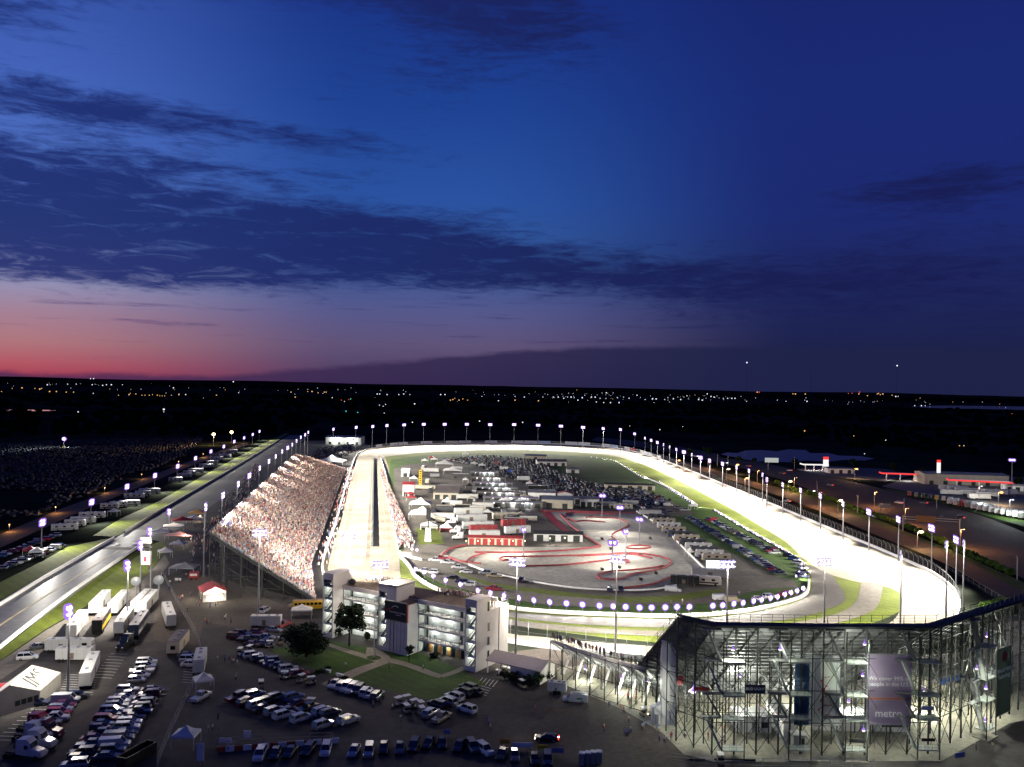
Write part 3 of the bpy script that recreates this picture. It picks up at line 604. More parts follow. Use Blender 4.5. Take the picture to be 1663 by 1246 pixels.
for i, p in enumerate(ROW3): ring_lamp(p, nearest_track(p), f'tiny white track lamp beside the far infield lawn, {nth(i + 1)} from the near gap', 'lamps beside the far infield lawn', .45, 1.6e4, i % 3 == 0)
# ================================================================== GRANDSTANDS
def D(px, py, d):
    """the point at distance d ahead of the camera that shows at px, py"""
    v = CAMR @ Vector(((px - 831.5) / F, -(py - 623.0) / F, -1.0)); t = d / v.y
    return Vector((v.x * t, d, H + v.z * t))
m_alu = mat('bleacher_aluminium', (.42, .42, .42), .45, .5, noise=.15, scale=.6)
m_deckd = mat('dark_deck_steel', (.16, .165, .17), .5, .4, noise=.25, scale=.4)
SHIRT = [(.66, .60, .57), (.56, .42, .39), (.42, .10, .10), (.56, .32, .28), (.12, .14, .26), (.05, .05, .06), (.36, .32, .34), (.66, .58, .36), (.18, .28, .46), (.40, .18, .18)]
M_SHIRT = [mat(f'shirt_{w}', c, .9) for w, c in zip(('white', 'pink', 'red', 'salmon', 'navy', 'black', 'grey', 'sand', 'blue', 'maroon'), SHIRT)]
m_skin = mat('skin', (.46, .28, .21), .7); m_hair = mat('hair', (.03, .02, .015), .8); m_jean = mat('denim', (.05, .07, .13), .9); m_khaki = mat('khaki_cloth', (.30, .25, .18), .9)
def seg_interp(P, t):
    L = [0.0]
    for i in range(1, len(P)): L.append(L[-1] + (P[i] - P[i - 1]).length)
    q = t * L[-1]
    for i in range(1, len(P)):
        if q <= L[i] or i == len(P) - 1: return P[i - 1].lerp(P[i], (q - L[i - 1]) / max(L[i] - L[i - 1], 1e-9))
# ---- the crowded grandstand on the front straight
stand = thing('crowded_grandstand', 'huge grandstand packed with spectators beside the front straight', 'grandstand', (0, 0, 0))
FRONT = [(Vector((-61, 274, .8)), 0), (Vector((-68, 300, .8)), .075), (Vector((-75, 328, .8)), .14), (Vector((-132, 690, .8)), 1)]
BACK = [(Vector((-97, 280, 20)), 0), (Vector((-101, 305, 20)), .09), (Vector((-148, 596, 20)), 1)]
def along(K, s):
    for (a, sa), (b2, sb) in zip(K, K[1:]):
        if s <= sb: return a.lerp(b2, (s - sa) / (sb - sa))
    return K[-1][0]
NR = 36; SS = [0, .0375, .075, .11, .14] + [.14 + .86 * i / 14 for i in range(1, 15)]
def seat(s, r): return along(FRONT, s).lerp(along(BACK, s), r)
for k in range(NR):
    r0, r1 = k / NR, (k + .55) / NR; b = MB()
    for i, s in enumerate(SS):
        p, q = seat(s, r0), seat(s, r1); zt = p.z + .45
        b.v += [(p.x, p.y, zt - .5), (q.x, q.y, zt - .5), (q.x, q.y, zt), (p.x, p.y, zt)]
        if i:
            o = 4 * (i - 1)
            for c in range(4): b.f.append((o + c, o + (c + 1) % 4, o + 4 + (c + 1) % 4, o + 4 + c))
    b.m = [0] * len(b.f); b.build('bench_row', m_alu, stand)
b = MB()                                                            # footboards closing the deck
for i, s in enumerate(SS):
    for k in (0, 1): p = seat(s, k); b.v.append((p.x, p.y, p.z - .25))
    if i: o = 2 * (i - 1); b.f.append((o, o + 1, o + 3, o + 2))
b.m = [0] * len(b.f); b.build('deck', m_deckd, stand, fix=False)
for s in [0, .0375, .075, .14] + [.14 + .86 * i / 9 for i in range(1, 10)]:
    for r in (.12, .3, .5, .7, .88, 1.0):
        p = seat(s, r)
        MB().bar((p.x, p.y, 0), (p.x, p.y, p.z - .3), .3).build('column', m_dark, stand)
    a, c = seat(s, .05), seat(s, 1); MB().bar((a.x, a.y, a.z - .6), (c.x, c.y, c.z - .6), .35).build('raker_beam', m_dark, stand)
rs = (.12, .3, .5, .7, .88, 1.0)
for s in (0, .0375):                                               # cross bracing of the near end
    for ra, rb in zip(rs, rs[1:]):
        p, q = seat(s, ra), seat(s, rb)
        for z in (3.5, 7, 10.5, 14):
            if z < p.z: MB().bar((p.x, p.y, z), (q.x, q.y, z), .14).build('brace', m_dark, stand)
            if z < q.z: MB().bar((p.x, p.y, z - 3.4), (q.x, q.y, z), .12).build('brace', m_dark, stand)
for s in (0,):
    a = [seat(0, i / 10) for i in range(11)]
    for z in (.7, 1.2): 
        bb = MB()
        for u, v in zip(a, a[1:]): bb.bar((u.x, u.y, u.z + z), (v.x, v.y, v.z + z), .09)
        bb.build('handrail', m_grey, stand)
    for u in a: MB().bar((u.x, u.y, u.z), (u.x, u.y, u.z + 1.2), .09).build('rail_post', m_grey, stand)
bb = MB(); 
for s0, s1 in zip(SS, SS[1:]):
    a, c = seat(s0, 1), seat(s1, 1); bb.bar((a.x, a.y, a.z + 1.3), (c.x, c.y, c.z + 1.3), .12); bb.bar((a.x, a.y, a.z + .6), (c.x, c.y, c.z + .6), .1)
bb.build('back_rail', m_grey, stand)
# its crowd: thousands of seated and standing people that read as one mass
rng = random.Random(5)
def crowd_person(b, p, yaw, h, mi):
    c, s = math.cos(yaw), math.sin(yaw); w = .25; d = .15
    def T(x, y, z): return (p.x + c * x - s * y, p.y + s * x + c * y, p.z + z)
    b.mi = mi
    b.add([T(-w * .8, -d, 0), T(w * .8, -d, 0), T(w * .8, d, 0), T(-w * .8, d, 0), T(-w, -d, h * .72), T(w, -d, h * .72), T(w, d, h * .72), T(-w, d, h * .72)], [(0, 1, 5, 4), (1, 2, 6, 5), (2, 3, 7, 6), (3, 0, 4, 7), (4, 5, 6, 7)])
    b.mi = 10 if rng.random() < .55 else 11
    hh = h * .78; r = .13
    b.add([T(0, 0, h + .12), T(-r, 0, hh + r), T(0, -r, hh + r), T(r, 0, hh + r), T(0, r, hh + r), T(0, 0, hh - .05)], [(0, 1, 2), (0, 2, 3), (0, 3, 4), (0, 4, 1), (5, 2, 1), (5, 3, 2), (5, 4, 3), (5, 1, 4)])
wts = [30, 16, 9, 13, 6, 7, 10, 6, 5, 5]
b = MB()
for k in range(NR):
    r = (k + .3) / NR; L = 430.0; step = .74; nseat = int(L / step)
    for i in range(nseat):
        s = (i + rng.uniform(-.3, .3)) / nseat
        if s < .002 or s > .998: continue
        dens = .93 if k > 3 else .55
        ph = (s * L) % 21
        dens *= .90 + .35 * mnoise.noise(Vector((s * 30, k * .22, 2)))
        if ph < 1.3 or rng.random() > dens: continue                 # aisles
        if .55 + .1 * math.sin(k * .4) < s < .74 and k > 24 and rng.random() < .35: continue
        p = seat(s, min(1, max(0, r + rng.gauss(0, .35) / NR))); p = Vector((p.x + rng.uniform(-.2, .2), p.y + rng.uniform(-.3, .3), p.z + .12 + rng.uniform(-.1, .15)))
        crowd_person(b, p, rng.uniform(-.4, .4) + 1.4, rng.choice((1.0, 1.05, 1.1, 1.55)), rng.choices(range(10), wts)[0])
o = b.build('crowd', M_SHIRT + [m_skin, m_hair], fix=False)
tag(o, 'dense crowd filling the grandstand beside the front straight', 'crowd', kind='stuff')
# walkway crowd along the fence in front of the stand, and crowd along the pit wall
b = MB(); 
for i in range(260):
    t = rng.random(); p = Vector((-75, 328, 0)).lerp(Vector((-134, 705, 0)), t) + Vector((rng.uniform(1.5, 7), 0, 0))
    crowd_person(b, Vector((p.x, p.y, .3)), rng.uniform(0, 6.2), rng.uniform(1.4, 1.6), rng.choices(range(10), wts)[0])
tag(b.build('crowd', M_SHIRT + [m_skin, m_hair], fix=False), 'people standing along the fence below the grandstand', 'crowd', kind='stuff')
b = MB()
for i in range(1500):
    t = rng.random() ** .8; y = 890 - 125 * t; w = 24 * (1 - t) + 7; x = 646 - 27 * t ** 1.0 + rng.uniform(1, w) - (4 * t)
    p = G(x, y, .2); crowd_person(b, p, rng.uniform(0, 6.2), rng.uniform(1.4, 1.6), rng.choices(range(10), [16, 6, 5, 4, 8, 14, 14, 14, 9, 5])[0])
tag(b.build('crowd', M_SHIRT + [m_skin, m_hair], fix=False), 'crew and guests thronging the pit lane on the infield side', 'crowd', kind='stuff')
# ---- catch fences
def catch_fence(name, pts, label, h=6.0, step=4.0, cab=7, t=.12, parent=None):
    root = thing(name, label, 'fence', pts[0]); o0 = pts[0]
    n = max(2, int(sum((b2 - a).length for a, b2 in zip(pts, pts[1:])) / step)); P = spline(pts, n); cen = Vector((20, 420, 0))
    for i, p in enumerate(P):
        v = (cen - p); v.z = 0; v.normalize(); q = p - o0
        mb = MB(); mb.bar(q, q + Vector((0, 0, h * .72)), t); mb.bar(q + Vector((0, 0, h * .72)), q + Vector((0, 0, h)) + v * 1.2, t); mb.build('post', m_pole, root)
    for k in range(cab):
        z = h * (.2 + .8 * k / (cab - 1)); mb = MB(); off = max(0, (z - h * .72) / (h * .28)) * 1.2
        for a, c in zip(P, P[1:]):
            va = (cen - a); va.z = 0; va.normalize(); vc = (cen - c); vc.z = 0; vc.normalize()
            mb.bar(a - o0 + va * off + Vector((0, 0, z)), c - o0 + vc * off + Vector((0, 0, z)), t * .38, n=3)
        mb.build('cable', m_pole, root)
    return root
catch_fence('catch_fence', [OO[i] for i in range(16 * 8 - 14, 23 * 8 + 6, 4)], 'tall catch fence with posts along the back straight wall', 5.2, 4.2)
catch_fence('catch_fence', [OO[i % n] for i in range(28 * 8, 33 * 8, 3)], 'curved catch fence over the near turn wall, right of the tower', 6.0, 5.0, 5, .10)
catch_fence('catch_fence', [OO[i] for i in range(4 * 8, 6 * 8 + 6, 2)], 'catch fence at the far end of the front straight', 4.0, 6.0, 5, .14)
catch_fence('catch_fence', [OO[i] for i in range(0, 3 * 8 + 5, 3)], 'catch fence between grandstand and front straight', 5.0, 8.0, 5, .10)
# banner boards on the far wall
m_ban = [mat(f'board_{k}', c, .6) for k, c in (('white', (.75, .75, .75)), ('cream', (.72, .68, .60)), ('grey', (.10, .10, .11)), ('red', (.55, .12, .12)), ('sky', (.45, .60, .75)))]
pat = [0, 2, 0, 0, 2, 0, 2, 1, 0, 2, 0, 2, 0, 0, 4, 2, 0, 0, 2, 0, 4, 2, 0, 3, 2, 0, 0, 0, 2, 0]
fp = spline([OO[i] for i in range(6 * 8, 14 * 8 + 4)], len(pat) + 1)
for i, k in enumerate(pat):
    a, c = fp[i], fp[i + 1]; d = (c - a).normalized(); a2, c2 = a + d * .4, c - d * .4; mid = (a + c) / 2; nrm = Vector((d.y, -d.x, 0)) * .5
    nm = ('white', 'cream', 'dark grey mesh', 'red', 'pale blue')[k]
    t = thing('wall_board', f'{nm} board on the far turn wall, {nth(i + 1)} from the grandstand end', 'board', mid, math.atan2(d.y, d.x), 'boards on the far turn wall')
    L = (c2 - a2).length / 2; mb = MB(); mb.box(-L, L, -.05, .05, 1.25, 3.9); mb.build('panel', m_ban[k], t)
    for x in (-L + .3, 0, L - .3): MB().box(x - .1, x + .1, .06, .2, 0, 3.9).build('post', m_pole, t)
# ---- the tall scaffold stand in the foreground, seen from behind
big = thing('scaffold_grandstand', 'tall dark scaffold grandstand seen from behind with lit concourse below', 'grandstand', (0, 0, 0))
q = [Vector((34.0, 171.5, 0)), Vector((39.7, 165.5, 0)), Vector((61, 166.0, 0)), Vector((82.2, 167.5, 0)), Vector((110.7, 189.4, 0)), Vector((132, 206, 0))]
inw = [Vector((-.22, .97, 0)), Vector((-.10, 1, 0)), Vector((-.05, 1, 0)), Vector((-.28, .96, 0)), Vector((-.55, .83, 0)), Vector((-.61, .79, 0))]
TOPZ, RUN = 25.2, 30.0
def bz(u): return TOPZ - (TOPZ - 2.0) * u / RUN                      # deck height u metres in from the back
def bp(i, u, z): p = q[i] + inw[i] * u; return Vector((p.x, p.y, z))
NRW = 32
for k in range(NRW):
    u0 = RUN * k / NRW; u1 = RUN * (k + .72) / NRW; z = bz(u0); mb = MB()
    for i in range(len(q)):
        a, c = bp(i, u0, 0), bp(i, u1, 0); mb.v += [(a.x, a.y, z - .09), (c.x, c.y, z - .09), (c.x, c.y, z), (a.x, a.y, z)]
        if i:
            o = 4 * (i - 1)
            for e in range(4): mb.f.append((o + e, o + (e + 1) % 4, o + 4 + (e + 1) % 4, o + 4 + e))
    mb.f += [(0, 1, 2, 3), tuple(4 * (len(q) - 1) + e for e in range(4))]; mb.m = [0] * len(mb.f)
    mb.build('deck_row', m_deckd, big)
# roof-like back walkway and fascia
mb = MB()
for i in range(len(q)):
    for u, z in ((-1.6, TOPZ + .05), (.9, TOPZ + .05), (.9, TOPZ - .35), (-1.6, TOPZ - .35)): mb.v.append(tuple(bp(i, u, z)))
    if i:
        o = 4 * (i - 1)
        for e in range(4): mb.f.append((o + e, o + (e + 1) % 4, o + 4 + (e + 1) % 4, o + 4 + e))
mb.f += [(0, 1, 2, 3), tuple(4 * (len(q) - 1) + e for e in range(4))]; mb.m = [0] * len(mb.f); mb.build('back_walkway', m_dark, big)
bays = []
for i in range(len(q) - 1):
    L = (q[i + 1] - q[i]).length; k = max(1, round(L / 4.5))
    for j in range(k + (1 if i == len(q) - 2 else 0)): bays.append((i, j / k))
bq = None
def bq(bay, u, z):
    i, t = bay; a = q[i].lerp(q[i + 1], t); w = inw[i].lerp(inw[i + 1], t).normalized(); p = a + w * u; return Vector((p.x, p.y, z))
UU = (0.2, 5.2, 10.5, 16, 22)
for ba, bc in zip(bays, bays[1:]):                                   # corrugated deck plates closing the rows from below
    mb = MB(); K = 20
    for k in range(K + 1):
        u = RUN * k / K
        for e in (0, 1):
            dz = -.14 if e == 0 else -.62
            for bb_ in (ba, bc): p = bq(bb_, u + (0 if e == 0 else .05), 0); mb.v.append((p.x, p.y, bz(u) + dz))
    for k in range(K):
        o = 4 * k; mb.f.append((o + 2, o + 3, o + 5, o + 4)); mb.f.append((o + 4, o + 5, o + 7, o + 6))
    mb.m = [0] * len(mb.f); mb.build('deck_plate', m_deckd, big, fix=False)
for bi, bay in enumerate(bays):
    for k, u in enumerate(UU): MB().bar(bq(bay, u, 0), bq(bay, u, bz(u) - .3), .26 if k == 0 else .2).build('column', m_dark, big)
    MB().bar(bq(bay, .2, bz(.2) - .5), bq(bay, 28, bz(28) - .5), .22, .4).build('raker_beam', m_dark, big)
    for z in (6.2, 12.4, 18.6):
        for u0, u1 in zip(UU, UU[1:]):
            if bz(u1) > z: MB().bar(bq(bay, u0, z), bq(bay, u1, z), .10).build('brace', m_dark, big)
for bi, (ba, bc) in enumerate(zip(bays, bays[1:])):
    for z0, z1 in ((.2, 6.2), (6.2, 12.4), (12.4, 18.6), (18.6, 24.4)):
        MB().bar(bq(ba, .2, z1), bq(bc, .2, z1), .13).build('ledger', m_dark, big)
        if bi % 3 != 2:
            MB().bar(bq(ba, .25, z0), bq(bc, .25, z1), .085).build('brace', m_dark, big)
            MB().bar(bq(bc, .15, z0), bq(ba, .15, z1), .085).build('brace', m_dark, big)
        elif z0 < 18: MB().bar(bq(ba, .25, z0), bq(bc, .25, z1), .085).build('brace', m_dark, big)
    for u in (5.2, 10.5, 16):
        for z in (6.2, 12.4, 18.6):
            if z < bz(u) - 1:
                MB().bar(bq(ba, u, z), bq(bc, u, z), .10).build('ledger', m_dark, big)
                if (bi + int(z)) % 2: MB().bar(bq(ba, u, z - 6), bq(bc, u, z), .08).build('brace', m_dark, big)
                else: MB().bar(bq(bc, u, z - 6), bq(ba, u, z), .08).build('brace', m_dark, big)
# wind fence on top of the stand
for bi, (ba, bc) in enumerate(zip(bays, bays[1:])):
    for k in range(2):
        t = k / 2; a = bq(ba, -1.4, 0).lerp(bq(bc, -1.4, 0), t); MB().bar((a.x, a.y, TOPZ), (a.x, a.y, TOPZ + 2.2), .08).build('rail_post', m_dark, big)
    for z in (.55, 1.1, 1.65, 2.2): 
        a, c = bq(ba, -1.4, TOPZ + z), bq(bc, -1.4, TOPZ + z); MB().bar(a, c, .045 if z < 2 else .07).build('rail_wire', m_dark, big)
for k in range(11):                                                 # end railing going down the slope
    u0, u1 = 3 * k - 1.4, min(3 * (k + 1) - 1.4, RUN); a, c = bp(0, u0, bz(max(u0, 0))), bp(0, u1, bz(max(u1, 0)))
    MB().bar(a, a + Vector((0, 0, 1.7)), .07).build('rail_post', m_dark, big)
    for z in (.6, 1.15, 1.7): MB().bar(a + Vector((0, 0, z)), c + Vector((0, 0, z)), .05).build('rail_wire', m_dark, big)
# stairs hung on the back of the stand
m_plate = mat('pale_tread_plate', (.30, .34, .30), .6, .2, noise=.2, scale=1)
def stair_tower(px, d, label, wdt=5.0, rot=0.0, zs=(2.1, 7.9, 12.4, 18.7, 24.6), flip=1):
    o = D(px, 1100, d); t = thing('stair_tower', label, 'staircase', (o.x, d, 0), rot, 'stairs on the back of the scaffold stand')
    for k, z in enumerate(zs[:-1]):
        MB().box(0, 4.2, -2.6, -.2, z - .22, z).build('landing', m_plate, t)
        mb = MB()
        for x in (0, 1.4, 2.8, 4.2): mb.bar((x, -2.55, z), (x, -2.55, z + 1.1), .06)
        for h in (.55, 1.1): mb.bar((0, -2.55, z + h), (4.2, -2.55, z + h), .05); mb.bar((4.2, -2.55, z + h), (4.2, -.2, z + h), .05)
        mb.build('railing', m_grey, t)
        z1 = zs[k + 1]; nst = int((z1 - z) / .2); fl = MB()
        y0, y1 = (-2.4, -1.4) if k % 2 == 0 else (-1.3, -.3)
        for s in range(nst):
            x = 0 - 3.0 * (s / nst) * .9; zz = z + (z1 - z) * s / nst; fl.box(x - .35, x + .05, y0, y1, zz, zz + .06)
        fl.bar((0, y0, z), (-2.9, y0, z1), .08, .3); fl.bar((0, y1, z), (-2.9, y1, z1), .08, .3); fl.bar((0, y0, z + 1.1), (-2.9, y0, z1 + 1.1), .05)
        fl.build('flight', m_plate if k % 2 == 0 else m_deckd, t)
        MB().box(-3.6, 0, -1.3, -.2, z1 - .3, z1 - .1).build('upper_landing', m_deckd, t)
    MB().box(-.1, 4.4, -3.0, .1, 0, .25).build('footing', m_conco, t)
    for x in (0, 4.2): MB().bar((x, -2.6, 0), (x, -2.6, zs[-1]), .16).build('post', m_dark, t)
    return t
stair_tower(1169, 165.2, 'zigzag stairs on the scaffold stand nearest the white lift shaft')
stair_tower(1276, 166.0, 'dark zigzag stairs between the dark beer sign and the can banner', zs=(2.1, 7.9, 12.4, 18.7, 24.6))
stair_tower(1366, 166.0, 'zigzag stairs between the can banner and the purple banner')
stair_tower(1482, 167.2, 'dark zigzag stairs just right of the purple banner')
stair_tower(1582, 176.5, 'pale green zigzag stairs left of the dark technology banner', rot=.66)
# white lift shaft with its machine hut
t = thing('lift_shaft', 'white clad lift shaft at the end of the scaffold stand', 'lift shaft', G(1086, 1178), -.05)
mb = MB(); mb.box(-1.55, 1.55, 0, 3.2, 0, 17.2); mb.build('shaft', m_white, t)
for k in range(8): MB().box(-1.5 + .38 * k, -1.44 + .38 * k, -.04, 0, .2, 16.8).build('cladding_rib', m_white, t)
MB().box(-1.75, 1.75, -.2, 3.4, 17.2, 17.6).build('cap', m_white, t); MB().prism([(-3.4, 0), (-1.6, 0), (-1.6, 4.2), (-3.4, 3.4)], .2, 2.4).build('hut', m_white, t); MB().box(-2.9, -2.1, .15, .2, 0, 2.1).build('door', m_grey, t)
# banners hung from the stand
def banner(label, px0, px1, py0, py1, d, m, rot=0.0):
    a, c = D(px0, py0, d), D(px1, py1, d); t = thing('hanging_banner', label, 'banner', ((a.x + c.x) / 2, d, c.z), rot); w, h = (c.x - a.x) / 2, a.z - c.z
    MB().box(-w, w, -.03, .03, 0, h).build('cloth', m, t)
    for z in (0, h): MB().bar((-w, -.05, z), (w, -.05, z), .08).build('hem_bar', m_grey, t)
    return t, w, h
RX = (R(90), 0, 0)
def sheer(name, col, k=.55):
    m = mat(name, col, .8, noise=.2, scale=.35); t = m.node_tree; b = t.nodes['Principled BSDF']; o = [n for n in t.nodes if n.type == 'OUTPUT_MATERIAL'][0]
    tr = t.nodes.new('ShaderNodeBsdfTranslucent'); tr.inputs[0].default_value = (*[min(1, c * 1.5) for c in col], 1); mx = t.nodes.new('ShaderNodeMixShader'); mx.inputs[0].default_value = k
    t.links.new(b.outputs[0], mx.inputs[1]); t.links.new(tr.outputs[0], mx.inputs[2]); t.links.new(mx.outputs[0], o.inputs[0]); return m
m_purple = sheer('purple_banner_cloth', (.30, .25, .36)); m_txt = mat('white_lettering', (.85, .85, .85), .7); m_bluec = sheer('blue_banner_cloth', (.09, .20, .34)); m_canw = sheer('can_print', (.58, .60, .60)); m_redt = mat('red_lettering', (.45, .03, .05), .7); m_dkb = sheer('dark_banner_cloth', (.075, .09, .08))
t, w, h = banner('purple banner with white lettering hanging from the scaffold stand', 1408, 1479, 1062, 1178, 166.9, m_purple)
for s, z, k in (('We cover 99% of', .655, 1.12), ('people in the U.S.', .575, 1.12)): text_mesh(s, k, m_txt, t, (0, -.06, h * z), RX)
text_mesh('metro', 2.1, m_txt, t, (0, -.06, h * .16), RX)
MB().box(-w * .95, w * .9, -.05, -.035, h * .36, h * .38).build('stripe', mat('orange_stripe', (.45, .12, .03), .7), t)
t, w, h = banner('tall blue and silver banner with a drink can hanging from the scaffold stand', 1291, 1363, 1063, 1179, 166.7, m_canw)
MB().box(-w, -w * .35, -.06, -.035, 0, h * .92).build('blue_field', m_bluec, t)
for k, z in enumerate((.66, .60, .54, .48)): MB().box(-w * .95, -w * (.45 if k % 2 else .6), -.08, -.062, h * z - .25, h * z + .1).build('print_line', mat('pale_print', (.20, .28, .36), .8), t)
pr = None; mb = MB()
for i in range(64):
    a = i / 63; p = Vector((w * (.36 + .30 * math.sin(a * 26) * (.6 + .4 * math.sin(a * 7))), -.06, h * (.12 + .56 * a) + .35 * math.cos(a * 26)))
    if pr: mb.bar(pr, p, .3, .05)
    pr = p
mb.build('red_script', m_redt, t)
for a0, z0, z1 in ((-.1, .1, .9), (.85, .1, .9)): MB().box(w * a0 - .05, w * a0 + .05, -.06, -.035, h * z0, h * z1).build('can_edge', mat('can_edge_print', (.16, .17, .18), .7), t)
t, w, h = banner('dark banner with white lettering at the right wing of the scaffold stand', 1606, 1655, 1050, 1160, 184.0, m_dkb, .66)
for s, z, k in (('World Wide', .66, 1.25), ('Technology', .57, 1.25)): text_mesh(s, k, m_txt, t, (0, -.06, h * z), RX)
MB().ball((0, -.06, h * .86), 1.5, .03, 1.1, 12, 6).build('emblem', mat('emblem_print', (.30, .05, .05), .7), t)
def board_sign(label, px0, px1, py0, py1, d, m, txt=None, size=1.0, mt=None, rot=0.0):
    a, c = D(px0, py0, d), D(px1, py1, d); t = thing('sign_board', label, 'sign', ((a.x + c.x) / 2, d, c.z), rot); w, h = (c.x - a.x) / 2, a.z - c.z
    MB().box(-w, w, -.08, .08, 0, h).build('panel', m, t); MB().box(-w - .08, w + .08, -.04, .1, -.08, 0).build('frame', m_grey, t)
    if txt: text_mesh(txt, size, mt or m_txt, t, (0, -.1, h * .5), RX)
    return t
m_navy = mat('navy_sign', (.015, .022, .045), .6)
board_sign('navy beer sign with white lettering on the scaffold stand', 1210, 1243, 1112, 1126, 165.6, m_navy, 'BUD LIGHT', .72)
board_sign('small red sign beside the bright lamp under the scaffold stand', 1128, 1152, 1116, 1122, 170, m_red)
board_sign('small red sign on the sloping strut near the lift shaft', 1098, 1110, 1098, 1112, 173, m_red)
board_sign('black sign with white lettering on the ground rail, nearer the lift shaft', 1119, 1145, 1232, 1243, 163.0, m_black, '', .5)
board_sign('long black sign with white print on the ground rail beneath the stairs', 1160, 1227, 1232, 1238, 163.0, m_black)
board_sign('dark sign on the foot of the stairs left of the purple banner', 1380, 1406, 1200, 1206, 163.2, m_black)
board_sign('dark sign on the foot of the dark stairs right of the purple banner', 1497, 1518, 1199, 1204, 164.4, m_black)
board_sign('pale blue sign hung on the dark stairs right of the purple banner', 1497, 1517, 1147, 1153, 164.2, mat('pale_blue_sign', (.2, .22, .4), .7))
board_sign('tilted pale blue sign lying at the foot of the right wing', 1549, 1568, 1222, 1230, 163.5, mat('pale_blue_sign', (.2, .22, .4), .7), rot=.3)
# lamps under the stand
ULAMP = [(1190.5, 1054, 158.5, 2e3), (1267, 1053.5, 158.5, 2e3), (1404, 1045, 158.5, 3e3), (1603, 1032.5, 182, 6e3), (1601, 1117, 166, 3e3), (1401, 1096, 158.0, 3.4e3), (1586, 1085, 184, 8e3), (1126, 1120.5, 165.5, 1.5e4), (1600, 1170, 180, 4e3), (1402.5, 1185, 158, 1.5e3), (1378, 1139, 176, 6e3), (1202, 1097, 178, 7e3), (1300, 1120, 185, 8e3), (1500, 1120, 184, 9e3), (1230, 1150, 183, 7e3), (1460, 1185, 178, 5e3), (1640, 1130, 200, 7e3)]
mb = MB(); mb.cone((0, 0, .3), (0, 0, -.1), .12, .34, 10); mb.bar((0, 0, .3), (0, 0, .9), .06); me_uh = mb.mesh('halo_shade', m_hood); mb = MB(); mb.ball((0, 0, -.15), .3, .3, .24, 10, 6); me_ul = mb.mesh('bulb', m_lens, True)  # shade glows violet to imitate the halo of the bulb
for i, (x, y, d, pw) in enumerate(ULAMP):
    d += 5; p = D(x, y, d); t = thing('stand_lamp', f'bright lamp under the scaffold stand, {nth(1 + sorted(u[0] for u in ULAMP).index(x))} from the lift shaft', 'lamp', p, 0, 'lamps under the scaffold stand')
    s = 1.0 if x != 1126 else 1.9; o = link('halo_shade', me_uh, t); o.scale = (s,) * 3; o = link('bulb', me_ul, t); o.scale = (s,) * 3
    point(t, (0, -.3, -.5), pw * 1.05, (.97, 1, .84), .35)
# ---- the low scaffold stand between tower and lift shaft
low = thing('low_scaffold_stand', 'low scaffold stand with a line of spectators left of the lift shaft', 'grandstand', (0, 0, 0))
rq = [Vector((10.3, 205.6, 0)), Vector((16.0, 199.0, 0)), Vector((22.0, 193.0, 0)), Vector((30.0, 186.0, 0))]; rin = Vector((.60, .80, 0))
def lz(u): return 9.6 - 7.6 * u / 13
for k in range(12):
    u0, u1 = 13 * k / 12, 13 * (k + .72) / 12; mb = MB()
    for i in range(4):
        a, c = rq[i] + rin * u0, rq[i] + rin * u1; z = lz(u0); mb.v += [(a.x, a.y, z - .1), (c.x, c.y, z - .1), (c.x, c.y, z), (a.x, a.y, z)]
        if i:
            o = 4 * (i - 1)
            for e in range(4): mb.f.append((o + e, o + (e + 1) % 4, o + 4 + (e + 1) % 4, o + 4 + e))
    mb.m = [0] * len(mb.f); mb.build('deck_row', m_alu, low)
LB = []
for i in range(3):
    for j in range(2 if i < 2 else 3): LB.append(rq[i].lerp(rq[i + 1], j / (2 if i < 2 else 3)))
LB.append(rq[3])
for a in LB:
    for u in (0, 5, 10): p = a + rin * u; MB().bar(p, p + Vector((0, 0, lz(u) - .2)), .22).build('column', m_dark, low)
    MB().bar(a + Vector((0, 0, lz(0) - .4)), a + rin * 12.5 + Vector((0, 0, lz(12.5) - .4)), .2, .35).build('raker_beam', m_alu, low)
    MB().bar(a + Vector((0, 0, 9.6)), a + Vector((0, 0, 10.8)), .07).build('rail_post', m_dark, low)
    p = a + rin * 6; MB().bar(p + Vector((0, 0, 0)), p + rin * 3 + Vector((0, 0, 4.2)), .5, .18).build('strut', m_white, low)
for a, c in zip(LB, LB[1:]):
    for z in (10.2, 10.8): MB().bar(a + Vector((0, 0, z)), c + Vector((0, 0, z)), .06).build('rail_wire', m_dark, low)
    for z in (.3, 4.6, 9.0): MB().bar(a + Vector((0, 0, z)), c + Vector((0, 0, z)), .11).build('ledger', m_dark, low)
    MB().bar(a + Vector((0, 0, .3)), c + Vector((0, 0, 4.6)), .08).build('brace', m_dark, low); MB().bar(c + Vector((0, 0, 4.6)), a + Vector((0, 0, 9)), .08).build('brace', m_dark, low)
for x, y, d, pw in ((950, 1085, 205, 6e3), (1010, 1100, 198, 6e3), (1050, 1105, 192, 5e3)):
    p = D(x, y, d); t = thing('stand_lamp', f'bright lamp under the low scaffold stand, {("nearest the tower", "middle one", "nearest the lift shaft")[(950, 1010, 1050).index(x)]}', 'lamp', p, 0, 'lamps under the low scaffold stand')
    link('halo_shade', me_uh, t); link('bulb', me_ul, t); point(t, (0, -.3, -.5), pw * .38, (.97, 1, .84), .35)
